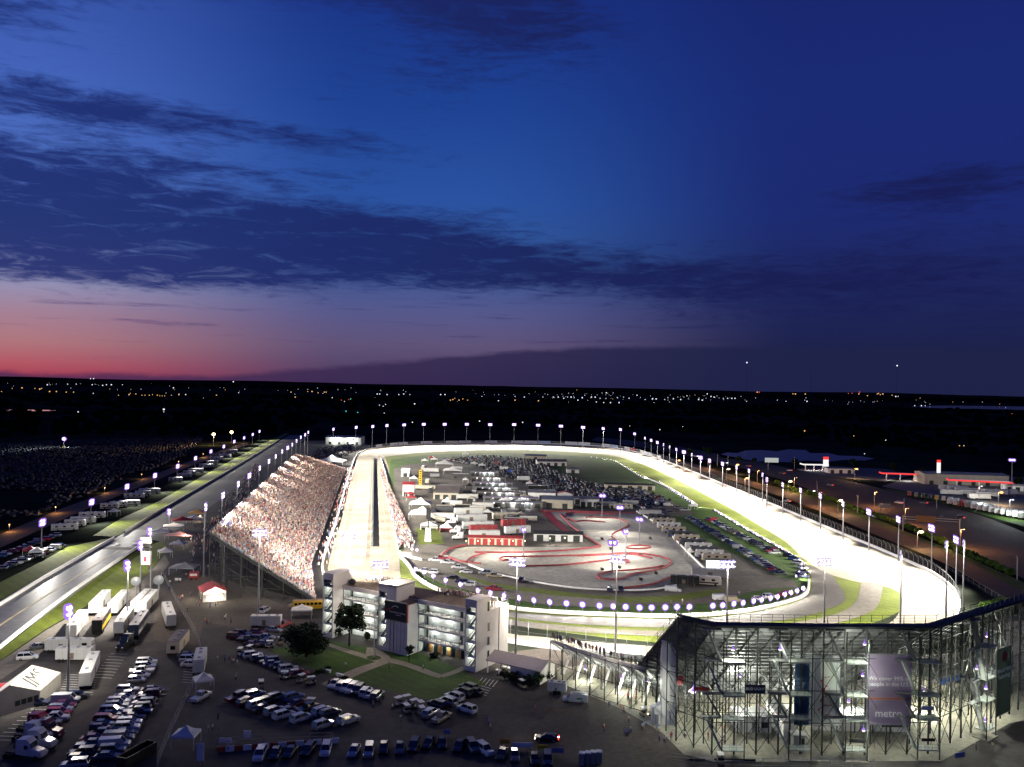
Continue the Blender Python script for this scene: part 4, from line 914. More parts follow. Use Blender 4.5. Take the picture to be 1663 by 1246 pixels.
# ---- small concourse buildings under the big stand
def kiosk(label, px, py, w, dp, h, m, rot=0.0, roof=None, name='concession_kiosk', awn=None):
    t = thing(name, label, 'kiosk', G(px, py), rot); MB().box(-w / 2, w / 2, 0, dp, 0, h).build('wall', m, t)
    MB().box(-w / 2 - .25, w / 2 + .25, -.25, dp + .25, h, h + .18).build('roof', roof or m_grey, t); MB().box(-.5, .5, -.03, 0, 0, 2.1).build('door', m_grey, t)
    MB().box(w * .2, w * .42, -.04, 0, 1.0, 2.1).build('serving_hatch', m_dark, t)
    if awn: MB().prism([(-1.4, 2.3), (0, 2.9), (0, 3.0), (-1.4, 2.4)], -w * .4, w * .4, 'x').build('awning', awn, t)
    return t
m_beige = mat('beige_block', (.55, .50, .40), .85, noise=.15, scale=.6)
kiosk('white toilet block under the middle of the scaffold stand', 1400, 1188, 20, 5, 3.2, m_white)
kiosk('white kiosk under the scaffold stand near the beer sign', 1225, 1190, 7, 5, 3.2, m_white)
kiosk('tall white wall block under the scaffold stand left of the can banner', 1283, 1205, 2.6, 12, 4.0, m_white)
kiosk('beige kiosk with blue awning far under the right wing', 1540, 1120, 12, 5, 3.2, m_beige, .5, awn=m_blue)
kiosk('beige kiosk with blue awning under the scaffold stand beside the purple banner', 1502, 1108, 6, 4, 3.2, m_white, .2, awn=m_blue)
kiosk('dark fronted drinks kiosk at the back of the concourse', 1225, 1105, 8, 4, 3.4, m_white, 0, awn=m_dark)
kiosk('long beige block at the back of the concourse near the lift shaft', 1135, 1080, 14, 4, 3.2, m_beige)
kiosk('grey equipment box at the foot of the can banner', 1298, 1217, 2.2, 2, 2.6, m_grey, name='equipment_box')
# ================================================================== TOWER BLOCK AND ITS SURROUNDINGS
m_twr = mat('tower_white_render', (.66, .62, .58), .8, noise=.10, scale=.25); m_in = mat('balcony_white', (.78, .80, .74), .7); m_roofd = mat('roof_deck', (.20, .15, .11), .9, noise=.35, scale=.5)
m_glass = mat('dark_glass', (.012, .016, .018), .08, spec=.6); m_green = mat('stair_glass_green', (.22, .30, .25), .3, spec=.5)
TR = math.atan2(-.53066, .84758)
tw = thing('tower_block', 'white four storey tower block with lit balconies and crowded roof', 'building', (-51.09, 238.15, 0), TR)
FL = [0, 3.45, 6.9, 10.35, 13.8]
def tb(name, x0, x1, y0, y1, z0, z1, m, parent=None): return MB().box(x0, x1, y0, y1, z0, z1).build(name, m, parent or tw)
def stairwell(x0, x1, y0, y1, h, nm, side='right'):
    """a stair tower open to the front: side walls, back wall, roof, landings and slanting flights"""
    s = empty(nm, (0, 0, 0)); s.parent = tw
    tb('side_wall', x0, x0 + .3, y0, y1, 0, h, m_twr, s); tb('side_wall', x1 - .3, x1, y0, y1, 0, h, m_twr, s); tb('back_wall', x0 + .3, x1 - .3, y1 - .3, y1, 0, h, m_in, s)
    tb('stair_roof', x0 - .05, x1 + .05, y0 - .05, y1 + .05, h, h + .25, m_twr, s); tb('lintel', x0 + .3, x1 - .3, y0, y0 + .3, h - 1.6, h, m_twr, s); tb('plinth', x0 + .3, x1 - .3, y0, y0 + .25, 0, 1.2, m_twr, s)
    for z in FL[1:4] + ([FL[4]] if h > 15 else []):
        tb('landing', x0 + .3, x1 - .3, y0 + .5, y0 + 2.4, z - .2, z, m_in, s)
        mb = MB(); mb.bar((x0 + .3, y0 + .4, z + 1.05), (x1 - .3, y0 + .4, z + 1.05), .07); mb.bar((x0 + .3, y0 + .4, z + .55), (x1 - .3, y0 + .4, z + .55), .05); mb.build('handrail', m_dark, s)
    for z in FL[0:4]:
        mb = MB(); mb.bar((x0 + .5, y0 + 1.6, z + .1), (x1 - .5, y0 + 1.6, z + 3.3), 1.0, .22); mb.build('flight', m_in, s)
        mb = MB(); mb.bar((x0 + .5, y0 + 1.0, z + 1.0), (x1 - .5, y0 + 1.0, z + 4.2), .08); mb.build('stair_rail', m_dark, s)
        q = MB().ball((x0 + .7, y0 + 1.2, z + 2.7), .16, .16, .12, 8, 5).build('lamp_globe', glow('cool_lamp', (.95, 1, .92), 4), s)
    return s
stairwell(0, 3.8, 0, 7.6, 17.3, 'stairwell'); stairwell(20.2, 23.2, -.2, 7.4, 17.0, 'stairwell'); stairwell(48.3, 51.7, -.5, 5.4, 17.3, 'stairwell')
tb('upper_block', 23.2, 26.2, -.2, 7.4, 0, 17.0, m_twr); tb('upper_block_roof', 20.1, 26.4, -.3, 7.6, 17.27, 17.5, m_twr)
# sign block with the screen
tb('sign_block', 26.2, 30.2, -.35, 5.0, 0, 13.0, m_twr); tb('sign_block_roof', 26.1, 30.3, -.4, 5.1, 13.0, 13.2, m_roofd)
for x in (24.4, 25.6, 26.8, 28.0, 29.2): tb('cladding_joint', x - .03, x + .03, -.40, -.2, .2, 8.6, m_grey)
m_scr = mat('sign_face', (.012, .016, .026), .5); sg = tb('sign_panel', 22.9, 30.1, -.85, -.45, 8.7, 13.4, m_scr)
tb('sign_edge', 30.1, 30.5, -.87, -.43, 8.6, 13.5, mat('sign_red_edge', (.35, .06, .06), .6), sg); tb('sign_frame', 22.8, 30.2, -.87, -.43, 13.4, 13.6, m_grey, sg); tb('sign_frame', 22.8, 30.2, -.87, -.43, 8.5, 8.7, m_grey, sg)
text_mesh('World Wide Technology', .52, m_txt, sg, (27.2, -.89, 10.8), (R(90), 0, 0)); text_mesh('RACEWAY', .34, m_txt, sg, (27.6, -.89, 10.2), (R(90), 0, 0))
mb = MB(); pr = None
for i in range(10):
    t = i / 9; p = Vector((24.9 + 2.6 * t, -.88, 11.5 + 1.0 * math.sin(t * 2.4)))
    if pr: mb.bar(pr, p, .14)
    pr = p
mb.build('sign_arc', m_txt, sg); mb = MB(); mb.bar((23.5, -.88, 11.0), (25.6, -.88, 11.9), .3); mb.build('sign_swoosh', m_redt, sg)
# wings with balconies
m_wood = mat('foyer_timber', (.30, .16, .05), .6)
def wing(x0, x1, nm, ground):
    w = empty(nm); w.parent = tw
    tb('back_wall', x0, x1, 6.4, 6.7, 0, 13.6, m_in, w); tb('rear_wall', x0, x1, 13.7, 14.0, 0, 13.6, m_twr, w)
    tb('end_wall', x0, x0 + .25, 4.1, 6.4, 0, 13.6, m_in, w); tb('end_wall', x1 - .25, x1, 4.1, 6.4, 0, 13.6, m_in, w)
    tb('roof_deck', x0, x1, 3.9, 14.1, 13.6, 13.85, m_roofd, w); tb('fascia', x0, x1, 3.7, 3.9, 12.75, 13.95, m_twr, w); tb('parapet', x0, x1, 13.8, 14.1, 13.85, 14.9, m_twr, w)
    for z in FL[1:4]:
        tb('balcony_slab', x0 + .25, x1 - .25, 3.9, 6.4, z - .45, z, m_twr, w)
        mb = MB(); k = int((x1 - x0) / 1.5)
        for i in range(k + 1): x = x0 + .3 + (x1 - x0 - .6) * i / k; mb.bar((x, 4.0, z), (x, 4.0, z + 1.05), .05)
        for h in (.35, .7, 1.05): mb.bar((x0 + .3, 4.0, z + h), (x1 - .3, 4.0, z + h), .06)
        mb.build('balcony_rail', m_dark, w)
    for fl, z in enumerate(FL[:4]):
        if fl or not ground:
            for dx in (.68, .80): xx = x0 + (x1 - x0) * dx; tb('door', xx - .45, xx + .45, 6.34, 6.4, z + .02, z + 2.3, m_dark, w)
            xx = x0 + (x1 - x0) * .06; tb('door', xx, xx + .5, 6.34, 6.4, z + .02, z + 2.3, m_glass, w)
        for t in (.22, .48, .92):
            x = x0 + (x1 - x0) * t; tb('ceiling_lamp', x - .3, x + .3, 5.4, 5.8, z + 2.86, z + 2.95, glow('cool_lamp', (.95, 1, .92), 4), w)
            point(w, (x, 5.2, z + 2.4), 230, (.96, 1, .93), .25)
    if ground:
        for i in range(9): xx = x0 + 1 + i * (x1 - x0 - 5) / 9; tb('foyer_pane', xx, xx + 1.1, 5.8, 5.9, .1, 2.7, m_wood if i % 2 else m_glass, w)
    return w
wing(3.8, 20.2, 'balcony_wing', False); wing(30.2, 48.3, 'balcony_wing', True)
tb('core_roof', 20.2, 30.2, 5.1, 14.0, 13.5, 13.83, m_roofd); tb('core_wall', 26.2, 30.2, 5.0, 6.4, 0, 13.4, m_twr); tb('core_rear_wall', 20.2, 30.2, 13.7, 14.0, 0, 13.5, m_twr)
tb('gable_wall', 48.3, 51.7, 5.4, 14.1, 0, 13.9, m_twr)
for k, z in enumerate((2.0, 5.4, 8.9)): tb('gable_window', 51.7, 51.76, 4.6, 5.4, z, z + 2.0, m_glass); tb('window_frame', 51.7, 51.74, 4.45, 4.6, z - .1, z + 2.1, m_grey)
tb('gable_window', 51.7, 51.76, 4.3, 5.1, 13.9, 16.2, m_glass); tb('downpipe', 51.7, 51.82, 9.6, 9.75, .3, 13.8, m_grey)
mb = MB()
for y in (6, 8, 10, 12, 14): mb.bar((51.5, y, 13.9), (51.5, y, 15.0), .07)
for z in (14.4, 15.0): mb.bar((51.5, 5.5, z), (51.5, 14, z), .06)
mb.build('roof_railing', m_grey, tw)
for u, x in ((2, 1.9), (21.7, 21.7), (50, 50)):
    for z in FL[:4]: point(tw, (x, 2.2, z + 2.6), 170, (.90, 1, .90), .25)
mb = MB(); mb.ball((5.4, 6.0, 14.6), .9, .9, .9, 10, 6); mb.build('roof_dish', m_dark, tw)
def TW(x, y, z): c, s = math.cos(TR), math.sin(TR); return Vector((-51.09 + c * x - s * y, 238.15 + s * x + c * y, z))
# gabled shed beside the tower
sh = thing('gabled_shed', 'white gabled shed with open porch at the right foot of the tower', 'shed', TW(54.5, 1.0, 0), TR)
tbs = lambda nm, x0, x1, y0, y1, z0, z1, m: MB().box(x0, x1, y0, y1, z0, z1).build(nm, m, sh)
tbs('wall', 6.2, 14.5, 0, 7, 0, 3.1, m_twr)
MB().prism([(-.5, 3.1), (3.5, 4.6), (7.5, 3.1), (7.5, 3.3), (3.5, 4.85), (-.5, 3.3)], -.6, 14.9, 'x').build('roof', mat('shed_roof', (.46, .40, .38), .6, noise=.1, scale=.4), sh)
MB().prism([(0, 3.1), (7, 3.1), (3.5, 4.55)], 14.3, 14.52, 'x').build('gable', m_twr, sh)
for x in (-.3, 3.0):
    for y in (0, 7): MB().box(x - .1, x + .1, y - .1, y + .1, 0, 3.2).build('porch_post', m_white, sh)
tbs('door', 8, 9.2, -.05, 0, 0, 2.2, m_grey); tbs('ceiling_lamp', 3.2, 4.0, 3, 4, 3.0, 3.08, glow('cool_lamp', (.95, 1, .92), 4)); point(sh, (3.6, 3.5, 2.7), 500, (1, .98, .9), .3)
for i in range(4): tbs('porch_table', 1.2 + 1.5 * (i % 2), 2.2 + 1.5 * (i % 2), 1.0 + 3 * (i // 2), 2.0 + 3 * (i // 2), .72, .8, m_white)
# flagpole in the round bed, benches, name stones
t = thing('flagpole', 'white flagpole in the round grass bed before the tower', 'flagpole', G(607.5, 1069)); MB().cone((0, 0, 0), (0, 0, 11), .13, .07, 8).build('pole', m_white, t); MB().ball((0, 0, 11.1), .16, .16, .16).build('finial', m_yel, t); MB().cone((0, 0, 0), (0, 0, .4), .35, .3, 10).build('base', m_path, t)
for i, (x, y) in enumerate(((531, 1092), (552, 1099))):
    t = thing('stone_bench', ('white stone bench beside the path, the one farther from the cars', 'white stone bench beside the path, the one nearer the cars')[i], 'bench', G(x, y), -.5); MB().box(-1.2, 1.2, -.3, .3, .55, .7).build('seat', m_white, t)
    for s in (-.9, .9): MB().box(s - .15, s + .15, -.25, .25, 0, .55).build('leg', m_white, t)
# ---- trees
m_leaf = two_scale('tree_leaves', (.006, .016, .006), (.016, .036, .012), .4, 2.0, .8); m_bark = mat('bark', (.05, .04, .03), .9, noise=.3, scale=2)
m_leaf2 = two_scale('hedge_leaves', (.05, .11, .014), (.09, .17, .02), .4, 2.0, .8)
m_leaf3 = two_scale('dim_leaves', (.010, .022, .007), (.022, .042, .012), .4, 2.0, .8)
def leaf_cloud(rg, lobes, n, s, tri=False):
    """leaf-sized tilted faces spread through and over a set of ellipsoid lobes"""
    b = MB(); tot = sum(l[3] * l[4] * l[5] for l in lobes)
    for cx, cy, cz, rx, ry, rz in lobes:
        for _ in range(max(6, int(n * rx * ry * rz / tot))):
            v = Vector((rg.gauss(0, 1), rg.gauss(0, 1), rg.gauss(0, 1))); v.normalize(); r = rg.random() ** .35 * rg.uniform(.82, 1.12)
            c = Vector((cx + v.x * rx * r, cy + v.y * ry * r, cz + v.z * rz * r)); a = Vector((rg.gauss(0, 1), rg.gauss(0, 1), rg.gauss(0, .6))).normalized(); e = a.cross(Vector((rg.gauss(0, 1), rg.gauss(0, 1), rg.gauss(0, 1)))).normalized(); k = s * rg.uniform(.6, 1.4)
            b.add([c - a * k, c + e * k * .55, c + a * k, c - e * k * .55], [(0, 1, 2, 3)])
    return b
def tree(name, label, loc, h, lobes, n, s, m, trunk=.3, cat='tree', group=None, seed=1):
    rg = random.Random(seed); t = thing(name, label, cat, loc, 0, group); mb = MB(); zt = max(.6, min(l[2] - l[5] * .4 for l in lobes)); mb.cone((0, 0, 0), (0, 0, zt), trunk, trunk * .6, 8)
    for l in lobes[:8]: mb.cone((0, 0, zt * .9), (l[0] * .8, l[1] * .8, l[2]), trunk * .45, trunk * .12, 6)
    mb.build('trunk', m_bark, t); leaf_cloud(rg, lobes, n, s).build('crown', m, t, fix=False); return t
def lobes_for(rg, rx, rz, zc, k, f=1.0):
    out = [(0, 0, zc, rx * .7, rx * .7, rz * .8)]
    for i in range(k):
        a = rg.uniform(0, 6.28); q = rg.uniform(.35, .75); z = zc + rg.uniform(-.6, .75) * rz * .8; out.append((math.cos(a) * rx * q, math.sin(a) * rx * q, z, rx * rg.uniform(.28, .5) * f, rx * rg.uniform(.28, .5) * f, rz * rg.uniform(.22, .4) * f))
    return out
rg = random.Random(3)
tree('broad_tree', 'broad dark evergreen tree on the lawn nearest the parked cars', G(497, 1067), 9, lobes_for(rg, 5.8, 4.6, 4.4, 22), 8000, .30, m_leaf, .35, seed=4)
tree('leafy_tree', 'tall leafy tree before the left balconies of the tower', G(567, 1049), 12, lobes_for(rg, 5.0, 5.6, 6.8, 26, .72)[1:], 5200, .30, m_leaf3, .28, seed=5)
tree('young_tree', 'thin young tree in front of the sign block of the tower', G(664, 1076), 4, lobes_for(rg, 1.3, 1.5, 3.2, 6), 500, .2, m_leaf3, .08, seed=6)
def bush(label, px, py, r, h, m=m_leaf3, seed=0, n=600, s=.22, group=None, name='bush'):
    rg = random.Random(seed); t = thing(name, label, 'bush', G(px, py), 0, group); lb = lobes_for(rg, r, h * .5, h * .5, 6); mb = MB(); mb.cone((0, 0, 0), (0, 0, h * .5), .12, .05, 6)
    for l in lb[:4]: mb.cone((0, 0, .1), (l[0] * .7, l[1] * .7, l[2]), .06, .03, 5)
    mb.build('stems', m_bark, t); leaf_cloud(rg, lb, n, s).build('crown', m, t, fix=False); return t
for i, (x, y, r, h) in enumerate([(819, 1103, 1.6, 2.6), (832, 1108, 2.0, 2.8), (846, 1113, 2.2, 2.6), (860, 1116, 1.8, 3.2), (874, 1112, 1.9, 3.4), (886, 1105, 1.5, 2.4)]):
    bush(f'dark shrub along the front of the gabled shed, {nth(i + 1)} from the tower', x, y, r, h, m_leaf3 if i < 3 else m_leaf2 if i == 4 else m_leaf3, i, group='shrubs in front of the gabled shed')
for i, (x, y) in enumerate([(508, 1098), (516, 1094), (524, 1091), (532, 1088)]): bush(f'low clipped bush left of the stone path, {nth(i + 1)} from the golf carts', x, y, 1.0, .9, m_leaf3, 20 + i, 260, .16, 'clipped bushes left of the path')
for i, (x, y) in enumerate([(537, 1112), (545, 1108), (553, 1105), (561, 1104)]): bush(f'low clipped bush right of the stone path, {nth(i + 1)} from the parked cars', x, y, 1.0, .9, m_leaf3, 30 + i, 260, .16, 'clipped bushes right of the path')
bush('round bush on the lawn before the foyer', 705, 1068, 1.5, 1.3, m_leaf3, 41); bush('small bush beside the left tower entrance', 596, 1040, 1.2, 2.6, m_leaf3, 42)
# ================================================================== VEHICLES
def paint(name, c, rough=.28, metal=.0): return mat('paint_' + name, c, rough, metal, spec=.5, clearcoat=.6)
PAINT = {'white': paint('white', (.56, .56, .56)), 'silver': paint('silver', (.38, .39, .41), .3, .5), 'grey': paint('grey', (.13, .135, .14), .3, .4), 'black': paint('black', (.012, .012, .014)), 'navy': paint('navy', (.015, .022, .06)),
         'red': paint('red', (.30, .015, .02)), 'maroon': paint('maroon', (.09, .012, .018)), 'blue': paint('blue', (.03, .07, .22)), 'tan': paint('tan', (.34, .28, .18)), 'yellow': paint('yellow', (.6, .36, .02)), 'green': paint('green', (.02, .07, .04)), 'orange': paint('orange', (.55, .16, .02))}
m_tyre = mat('tyre_rubber', (.012, .012, .012), .85); m_rim = mat('wheel_rim', (.35, .35, .36), .35, .7); m_cglass = mat('car_glass', (.010, .012, .014), .06, spec=.7)
m_hl = mat('headlight_glass', (.6, .62, .64), .15, spec=.6); m_tl = mat('tail_light', (.28, .01, .01), .3)
def loft(b, st):
    """st: (x, half width, z bottom, z shoulder, z top, top half width)"""
    o = len(b.v)
    for x, w, zb, zs, zt, wt in st: b.v += [(x, -w * .94, zb), (x, -w, (zb + zs) / 2), (x, -w * .98, zs), (x, -wt, zt), (x, wt, zt), (x, w * .98, zs), (x, w, (zb + zs) / 2), (x, w * .94, zb)]
    for i in range(len(st) - 1):
        for k in range(8): b.f.append((o + 8 * i + k, o + 8 * i + (k + 1) % 8, o + 8 * i + 8 + (k + 1) % 8, o + 8 * i + 8 + k)); b.m.append(b.mi)
    b.f.append(tuple(o + k for k in range(8))[::-1]); b.f.append(tuple(o + 8 * (len(st) - 1) + k for k in range(8))); b.m += [b.mi] * 2
    return b
def cabin(b, xs, w0, w1, z0, z1):
    """greenhouse: xs = rear base, rear top, front top, front base"""
    o = len(b.v); a, c, d, e = xs
    b.v += [(a, -w0, z0), (e, -w0, z0), (e, w0, z0), (a, w0, z0), (c, -w1, z1), (d, -w1, z1), (d, w1, z1), (c, w1, z1)]
    for f in ((0, 1, 5, 4), (1, 2, 6, 5), (2, 3, 7, 6), (3, 0, 4, 7)): b.f.append(tuple(i + o for i in f)); b.m.append(b.mi)
    return b
KINDS_CAR = {
 'sedan': dict(L=4.8, w=.92, body=[(-2.4, .80, .35, .62, .80, .70), (-2.25, .90, .22, .78, .95, .76), (-1.2, .92, .20, .80, .98, .78), (.9, .92, .20, .80, .96, .78), (1.9, .90, .20, .70, .84, .74), (2.3, .86, .24, .58, .72, .66), (2.42, .76, .34, .50, .58, .58)], cab=(-1.95, -1.15, .25, 1.15), z=(.94, 1.44), rt=.60),
 'SUV': dict(L=4.9, w=.97, body=[(-2.45, .86, .40, .85, 1.05, .80), (-2.35, .95, .28, .92, 1.12, .84), (0, .97, .26, .94, 1.12, .84), (1.1, .97, .26, .94, 1.10, .84), (2.1, .95, .28, .84, 1.02, .80), (2.42, .88, .34, .70, .84, .74)], cab=(-2.38, -2.1, .45, 1.25), z=(1.10, 1.74), rt=.70),
 'pickup': dict(L=5.7, w=.99, body=[(-2.85, .95, .45, .90, 1.02, .90), (-2.75, .98, .36, .94, 1.05, .92), (-.8, .99, .34, .94, 1.05, .92), (.0, .99, .34, .94, 1.12, .86), (1.6, .99, .34, .94, 1.12, .86), (2.6, .97, .36, .86, 1.04, .80), (2.86, .90, .42, .74, .88, .74)], cab=(-.85, -.65, .75, 1.55), z=(1.08, 1.80), rt=.70),
 'van': dict(L=5.6, w=1.0, body=[(-2.8, .96, .40, 1.2, 1.9, .84), (-2.7, 1.0, .32, 1.25, 1.98, .86), (1.0, 1.0, .30, 1.2, 1.98, .86), (1.5, 1.0, .30, 1.0, 1.15, .86), (2.5, .96, .32, .84, 1.0, .80), (2.8, .88, .40, .70, .82, .74)], cab=(.75, .78, 1.12, 1.85), z=(1.1, 1.97), rt=.80),
 'hatchback': dict(L=4.2, w=.9, body=[(-2.1, .80, .36, .72, .92, .72), (-2.0, .88, .24, .80, .98, .76), (.6, .90, .22, .80, .97, .76), (1.5, .88, .22, .70, .86, .72), (2.05, .80, .30, .56, .66, .62)], cab=(-2.0, -1.55, .1, 1.0), z=(.96, 1.50), rt=.62)}
CARM = {}
mb = MB(); mb.cone((0, -.12, 0), (0, .12, 0), .33, .33, 14); me_tyre = mb.mesh('tyre', m_tyre); mb = MB(); mb.cone((0, -.13, 0), (0, .13, 0), .20, .20, 10); me_rim = mb.mesh('rim', m_rim)
for k, v in KINDS_CAR.items():
    b = MB(); loft(b, v['body']); bm_ = b.mesh('body', PAINT['white'])
    g = MB(); cabin(g, v['cab'], v['w'] * .86, v['rt'], *v['z']); gm = g.mesh('windows', m_cglass)
    a, c, d, e = v['cab']; r = MB(); r.box(c, d, -v['rt'], v['rt'], v['z'][1] - .02, v['z'][1] + .05)
    for s in (-1, 1):
        r.bar((d, s * v['rt'], v['z'][1]), (e, s * v['w'] * .86, v['z'][0]), .09); r.bar((c, s * v['rt'], v['z'][1]), (a, s * v['w'] * .86, v['z'][0]), .10)
        m = (c + d) / 2; r.bar((m, s * v['rt'], v['z'][1]), (m, s * v['w'] * .86, v['z'][0]), .08)
    rm = r.mesh('roof', PAINT['white'])
    h = MB(); L = v['L'] / 2; h.cbox((0, 0, 0), (.14, .34, .16)); hm = h.mesh('headlight', m_hl); h = MB(); h.cbox((0, 0, 0), (.1, .3, .18)); tm = h.mesh('tail_light', m_tl)
    one = MB(); loft(one, v['body']); one.mi = 1; cabin(one, v['cab'], v['w'] * .86, v['rt'], *v['z']); one.mi = 0; one.box(c, d, -v['rt'], v['rt'], v['z'][1] - .02, v['z'][1] + .05); one.mi = 2
    for x in (-L * .58, L * .62):
        for s in (-1, 1): one.cone((x, s * (v['w'] - .2), .33), (x, s * v['w'] * .98, .33), .33, .33, 8)
    one.mi = 3; one.box(L - .12, L - .02, -.75, -.45, .6, .74); one.box(L - .12, L - .02, .45, .75, .6, .74)
    om = one.mesh('car_simple', [PAINT['white'], m_cglass, m_tyre, m_hl])
    CARM[k] = (bm_, gm, rm, hm, tm, om)
def setm(o, m, slot=0): o.material_slots[slot].link = 'OBJECT'; o.material_slots[slot].material = m
PROTO = {}
def car(kind, col, loc, rz, label, group, simple=False, name='parked_car', cat=None):
    v = KINDS_CAR[kind]; B = CARM[kind]; cat = cat or {'sedan': 'car', 'SUV': 'car', 'hatchback': 'car', 'pickup': 'pickup truck', 'van': 'van'}[kind]
    if simple:
        o = link(name, B[5], None, loc, rz); setm(o, PAINT[col]); return tag(o, label, cat, group)
    t = thing(name, label, cat, loc, rz, group); bo = link('body', B[0], t); setm(bo, PAINT[col]); link('windows', B[1], t); ro = link('roof', B[2], t); setm(ro, PAINT[col])
    L = v['L'] / 2
    for x in (-L * .58, L * .62):
        for s in (-1, 1): w = link('wheel', me_tyre, t, (x, s * (v['w'] - .12), .33)); link('rim', me_rim, w)
    zh = v['body'][-2][3] + .02
    for s in (-1, 1): link('headlight', B[3], t, (L - .12, s * .62, zh)); link('tail_light', B[4], t, (-L + .04, s * .66, .82))
    return t
KW = (['sedan', 'SUV', 'pickup', 'hatchback', 'van'], [34, 38, 14, 10, 4])
CW = (['white', 'silver', 'grey', 'black', 'navy', 'red', 'maroon', 'blue', 'tan'], [24, 18, 14, 22, 8, 6, 4, 5, 3])
rc = random.Random(21); NCARS = 0
def car_row(a, c, n, where, group, flip=0.0, simple=False, skip=(), fixed=None, turn=math.pi / 2, jit=.25, kw=KW, cw=CW):
    """n cars side by side between two pixels; they stand across the row's own direction"""
    global NCARS
    A, C = G(*a), G(*c); d = (C - A).normalized(); ang = math.atan2(d.y, d.x) + turn + flip
    for i in range(n):
        if i in skip: continue
        p = A.lerp(C, i / max(n - 1, 1)) + Vector((rc.uniform(-jit, jit), rc.uniform(-jit, jit), 0)); k = rc.choices(*kw)[0]; col = rc.choices(*cw)[0]
        if fixed and i in fixed: k, col = fixed[i]
        car(k, col, p, ang + rc.uniform(-.05, .05) + (math.pi if rc.random() < .25 else 0), f'{col} {k} {where}, {nth(i + 1)} along', group, simple); NCARS += 1
def cars_at(lst, where, group, ang, simple=False):
    global NCARS
    for i, it in enumerate(lst):
        x, y = it[:2]; k = it[2] if len(it) > 2 else rc.choices(*KW)[0]; col = it[3] if len(it) > 3 else rc.choices(*CW)[0]; a = it[4] if len(it) > 4 else ang + rc.uniform(-.06, .06)
        car(k, col, G(x, y), a, f'{col} {k} {where}, {nth(i + 1)} from the left', group, simple); NCARS += 1
DK = (['white', 'silver', 'grey', 'black', 'navy', 'red', 'maroon', 'blue'], [12, 16, 18, 26, 16, 5, 4, 3])
# parking lot beside the drag strip
car_row((239, 1080), (222, 1108), 5, 'in the short row before the striped bays', 'cars in the short row before the striped bays', cw=(['silver', 'white', 'black'], [3, 3, 2]))
car_row((208, 1126), (120, 1247), 17, 'in the left line of the long double row', 'cars in the left line of the long double row', cw=DK, fixed={0: ('SUV', 'silver'), 2: ('sedan', 'white'), 3: ('SUV', 'white'), 11: ('sedan', 'red')})
car_row((246, 1125), (176, 1233), 14, 'in the right line of the long double row', 'cars in the right line of the long double row', cw=DK, fixed={7: ('SUV', 'silver'), 8: ('SUV', 'white'), 11: ('van', 'white')})
cars_at([(61, 1145, 'sedan', 'navy'), (79, 1179, 'SUV', 'grey'), (88, 1171, 'pickup', 'white'), (95, 1163, 'SUV', 'red'), (98, 1157, 'SUV', 'silver'), (104, 1149, 'sedan', 'maroon'), (107, 1141, 'van', 'white'), (124, 1135, 'SUV', 'black')], 'beside the big white tent', 'cars beside the big white tent', R(8))
cars_at([(45, 1071, 'SUV', 'white', R(20)), (65, 1053, 'sedan', 'grey', R(38)), (92, 1055, 'sedan', 'silver', R(15))], 'by the trailer compound', 'cars by the trailer compound', R(15))
cars_at([(304, 1068, 'sedan', 'grey'), (308, 1075, 'SUV', 'silver'), (310, 1082, 'sedan', 'white')], 'behind the small office trailer', 'cars behind the small office trailer', R(5))
cars_at([(326, 1136, 'pickup', 'white', R(75))], 'standing below the little white canopy', 'pickup below the canopy', R(75))
# middle lot
cars_at([(383, 1038), (393, 1033), (402, 1043), (417, 1030), (421, 1042), (433, 1038, 'sedan', 'silver'), (444, 1026), (410, 1050, 'sedan', 'maroon'), (428, 1049, 'sedan', 'grey')], 'in the cluster left of the lawn', 'cars in the cluster left of the lawn', R(-10))
car_row((404, 1066), (486, 1098), 11, 'in the line along the left edge of the lawn', 'cars along the left edge of the lawn', turn=math.pi * .35)
car_row((545, 1115), (612, 1134), 8, 'nose to the kerb below the lawn', 'cars nose to the kerb below the lawn', turn=math.pi * .62, fixed={0: ('sedan', 'white'), 1: ('SUV', 'white'), 2: ('SUV', 'white'), 5: ('SUV', 'white')})
cars_at([(699.5, 1163, 'SUV', 'silver', R(62)), (710, 1149, 'SUV', 'black', R(140)), (717, 1170, 'pickup', 'tan', R(62)), (727, 1144, 'SUV', 'silver', R(140)), (738, 1136, 'SUV', 'white', R(140)), (753, 1129, 'SUV', 'black', R(140)), (758, 1156, 'SUV', 'white', R(140)), (761, 1121, 'SUV', 'grey', R(140)), (770, 1127, 'sedan', 'black', R(140))], 'at the lower right corner of the lawn', 'cars at the lower right corner of the lawn', R(140))
cars_at([(386, 1137), (394, 1131), (401, 1145), (413, 1133), (418, 1149, 'SUV', 'silver'), (426, 1155, 'sedan', 'black'), (433, 1144), (446, 1160, 'SUV', 'silver'), (449, 1137, 'SUV', 'grey'), (461, 1166, 'SUV', 'white'), (470, 1158), (476, 1137, 'SUV', 'blue'), (484, 1146, 'sedan', 'maroon'), (489, 1171, 'SUV', 'white'), (500, 1155), (524, 1160), (525, 1182, 'SUV', 'silver'), (535, 1163), (566, 1174, 'SUV', 'white')], 'in the loose block in the dark middle lot', 'cars in the loose block in the middle lot', R(50))
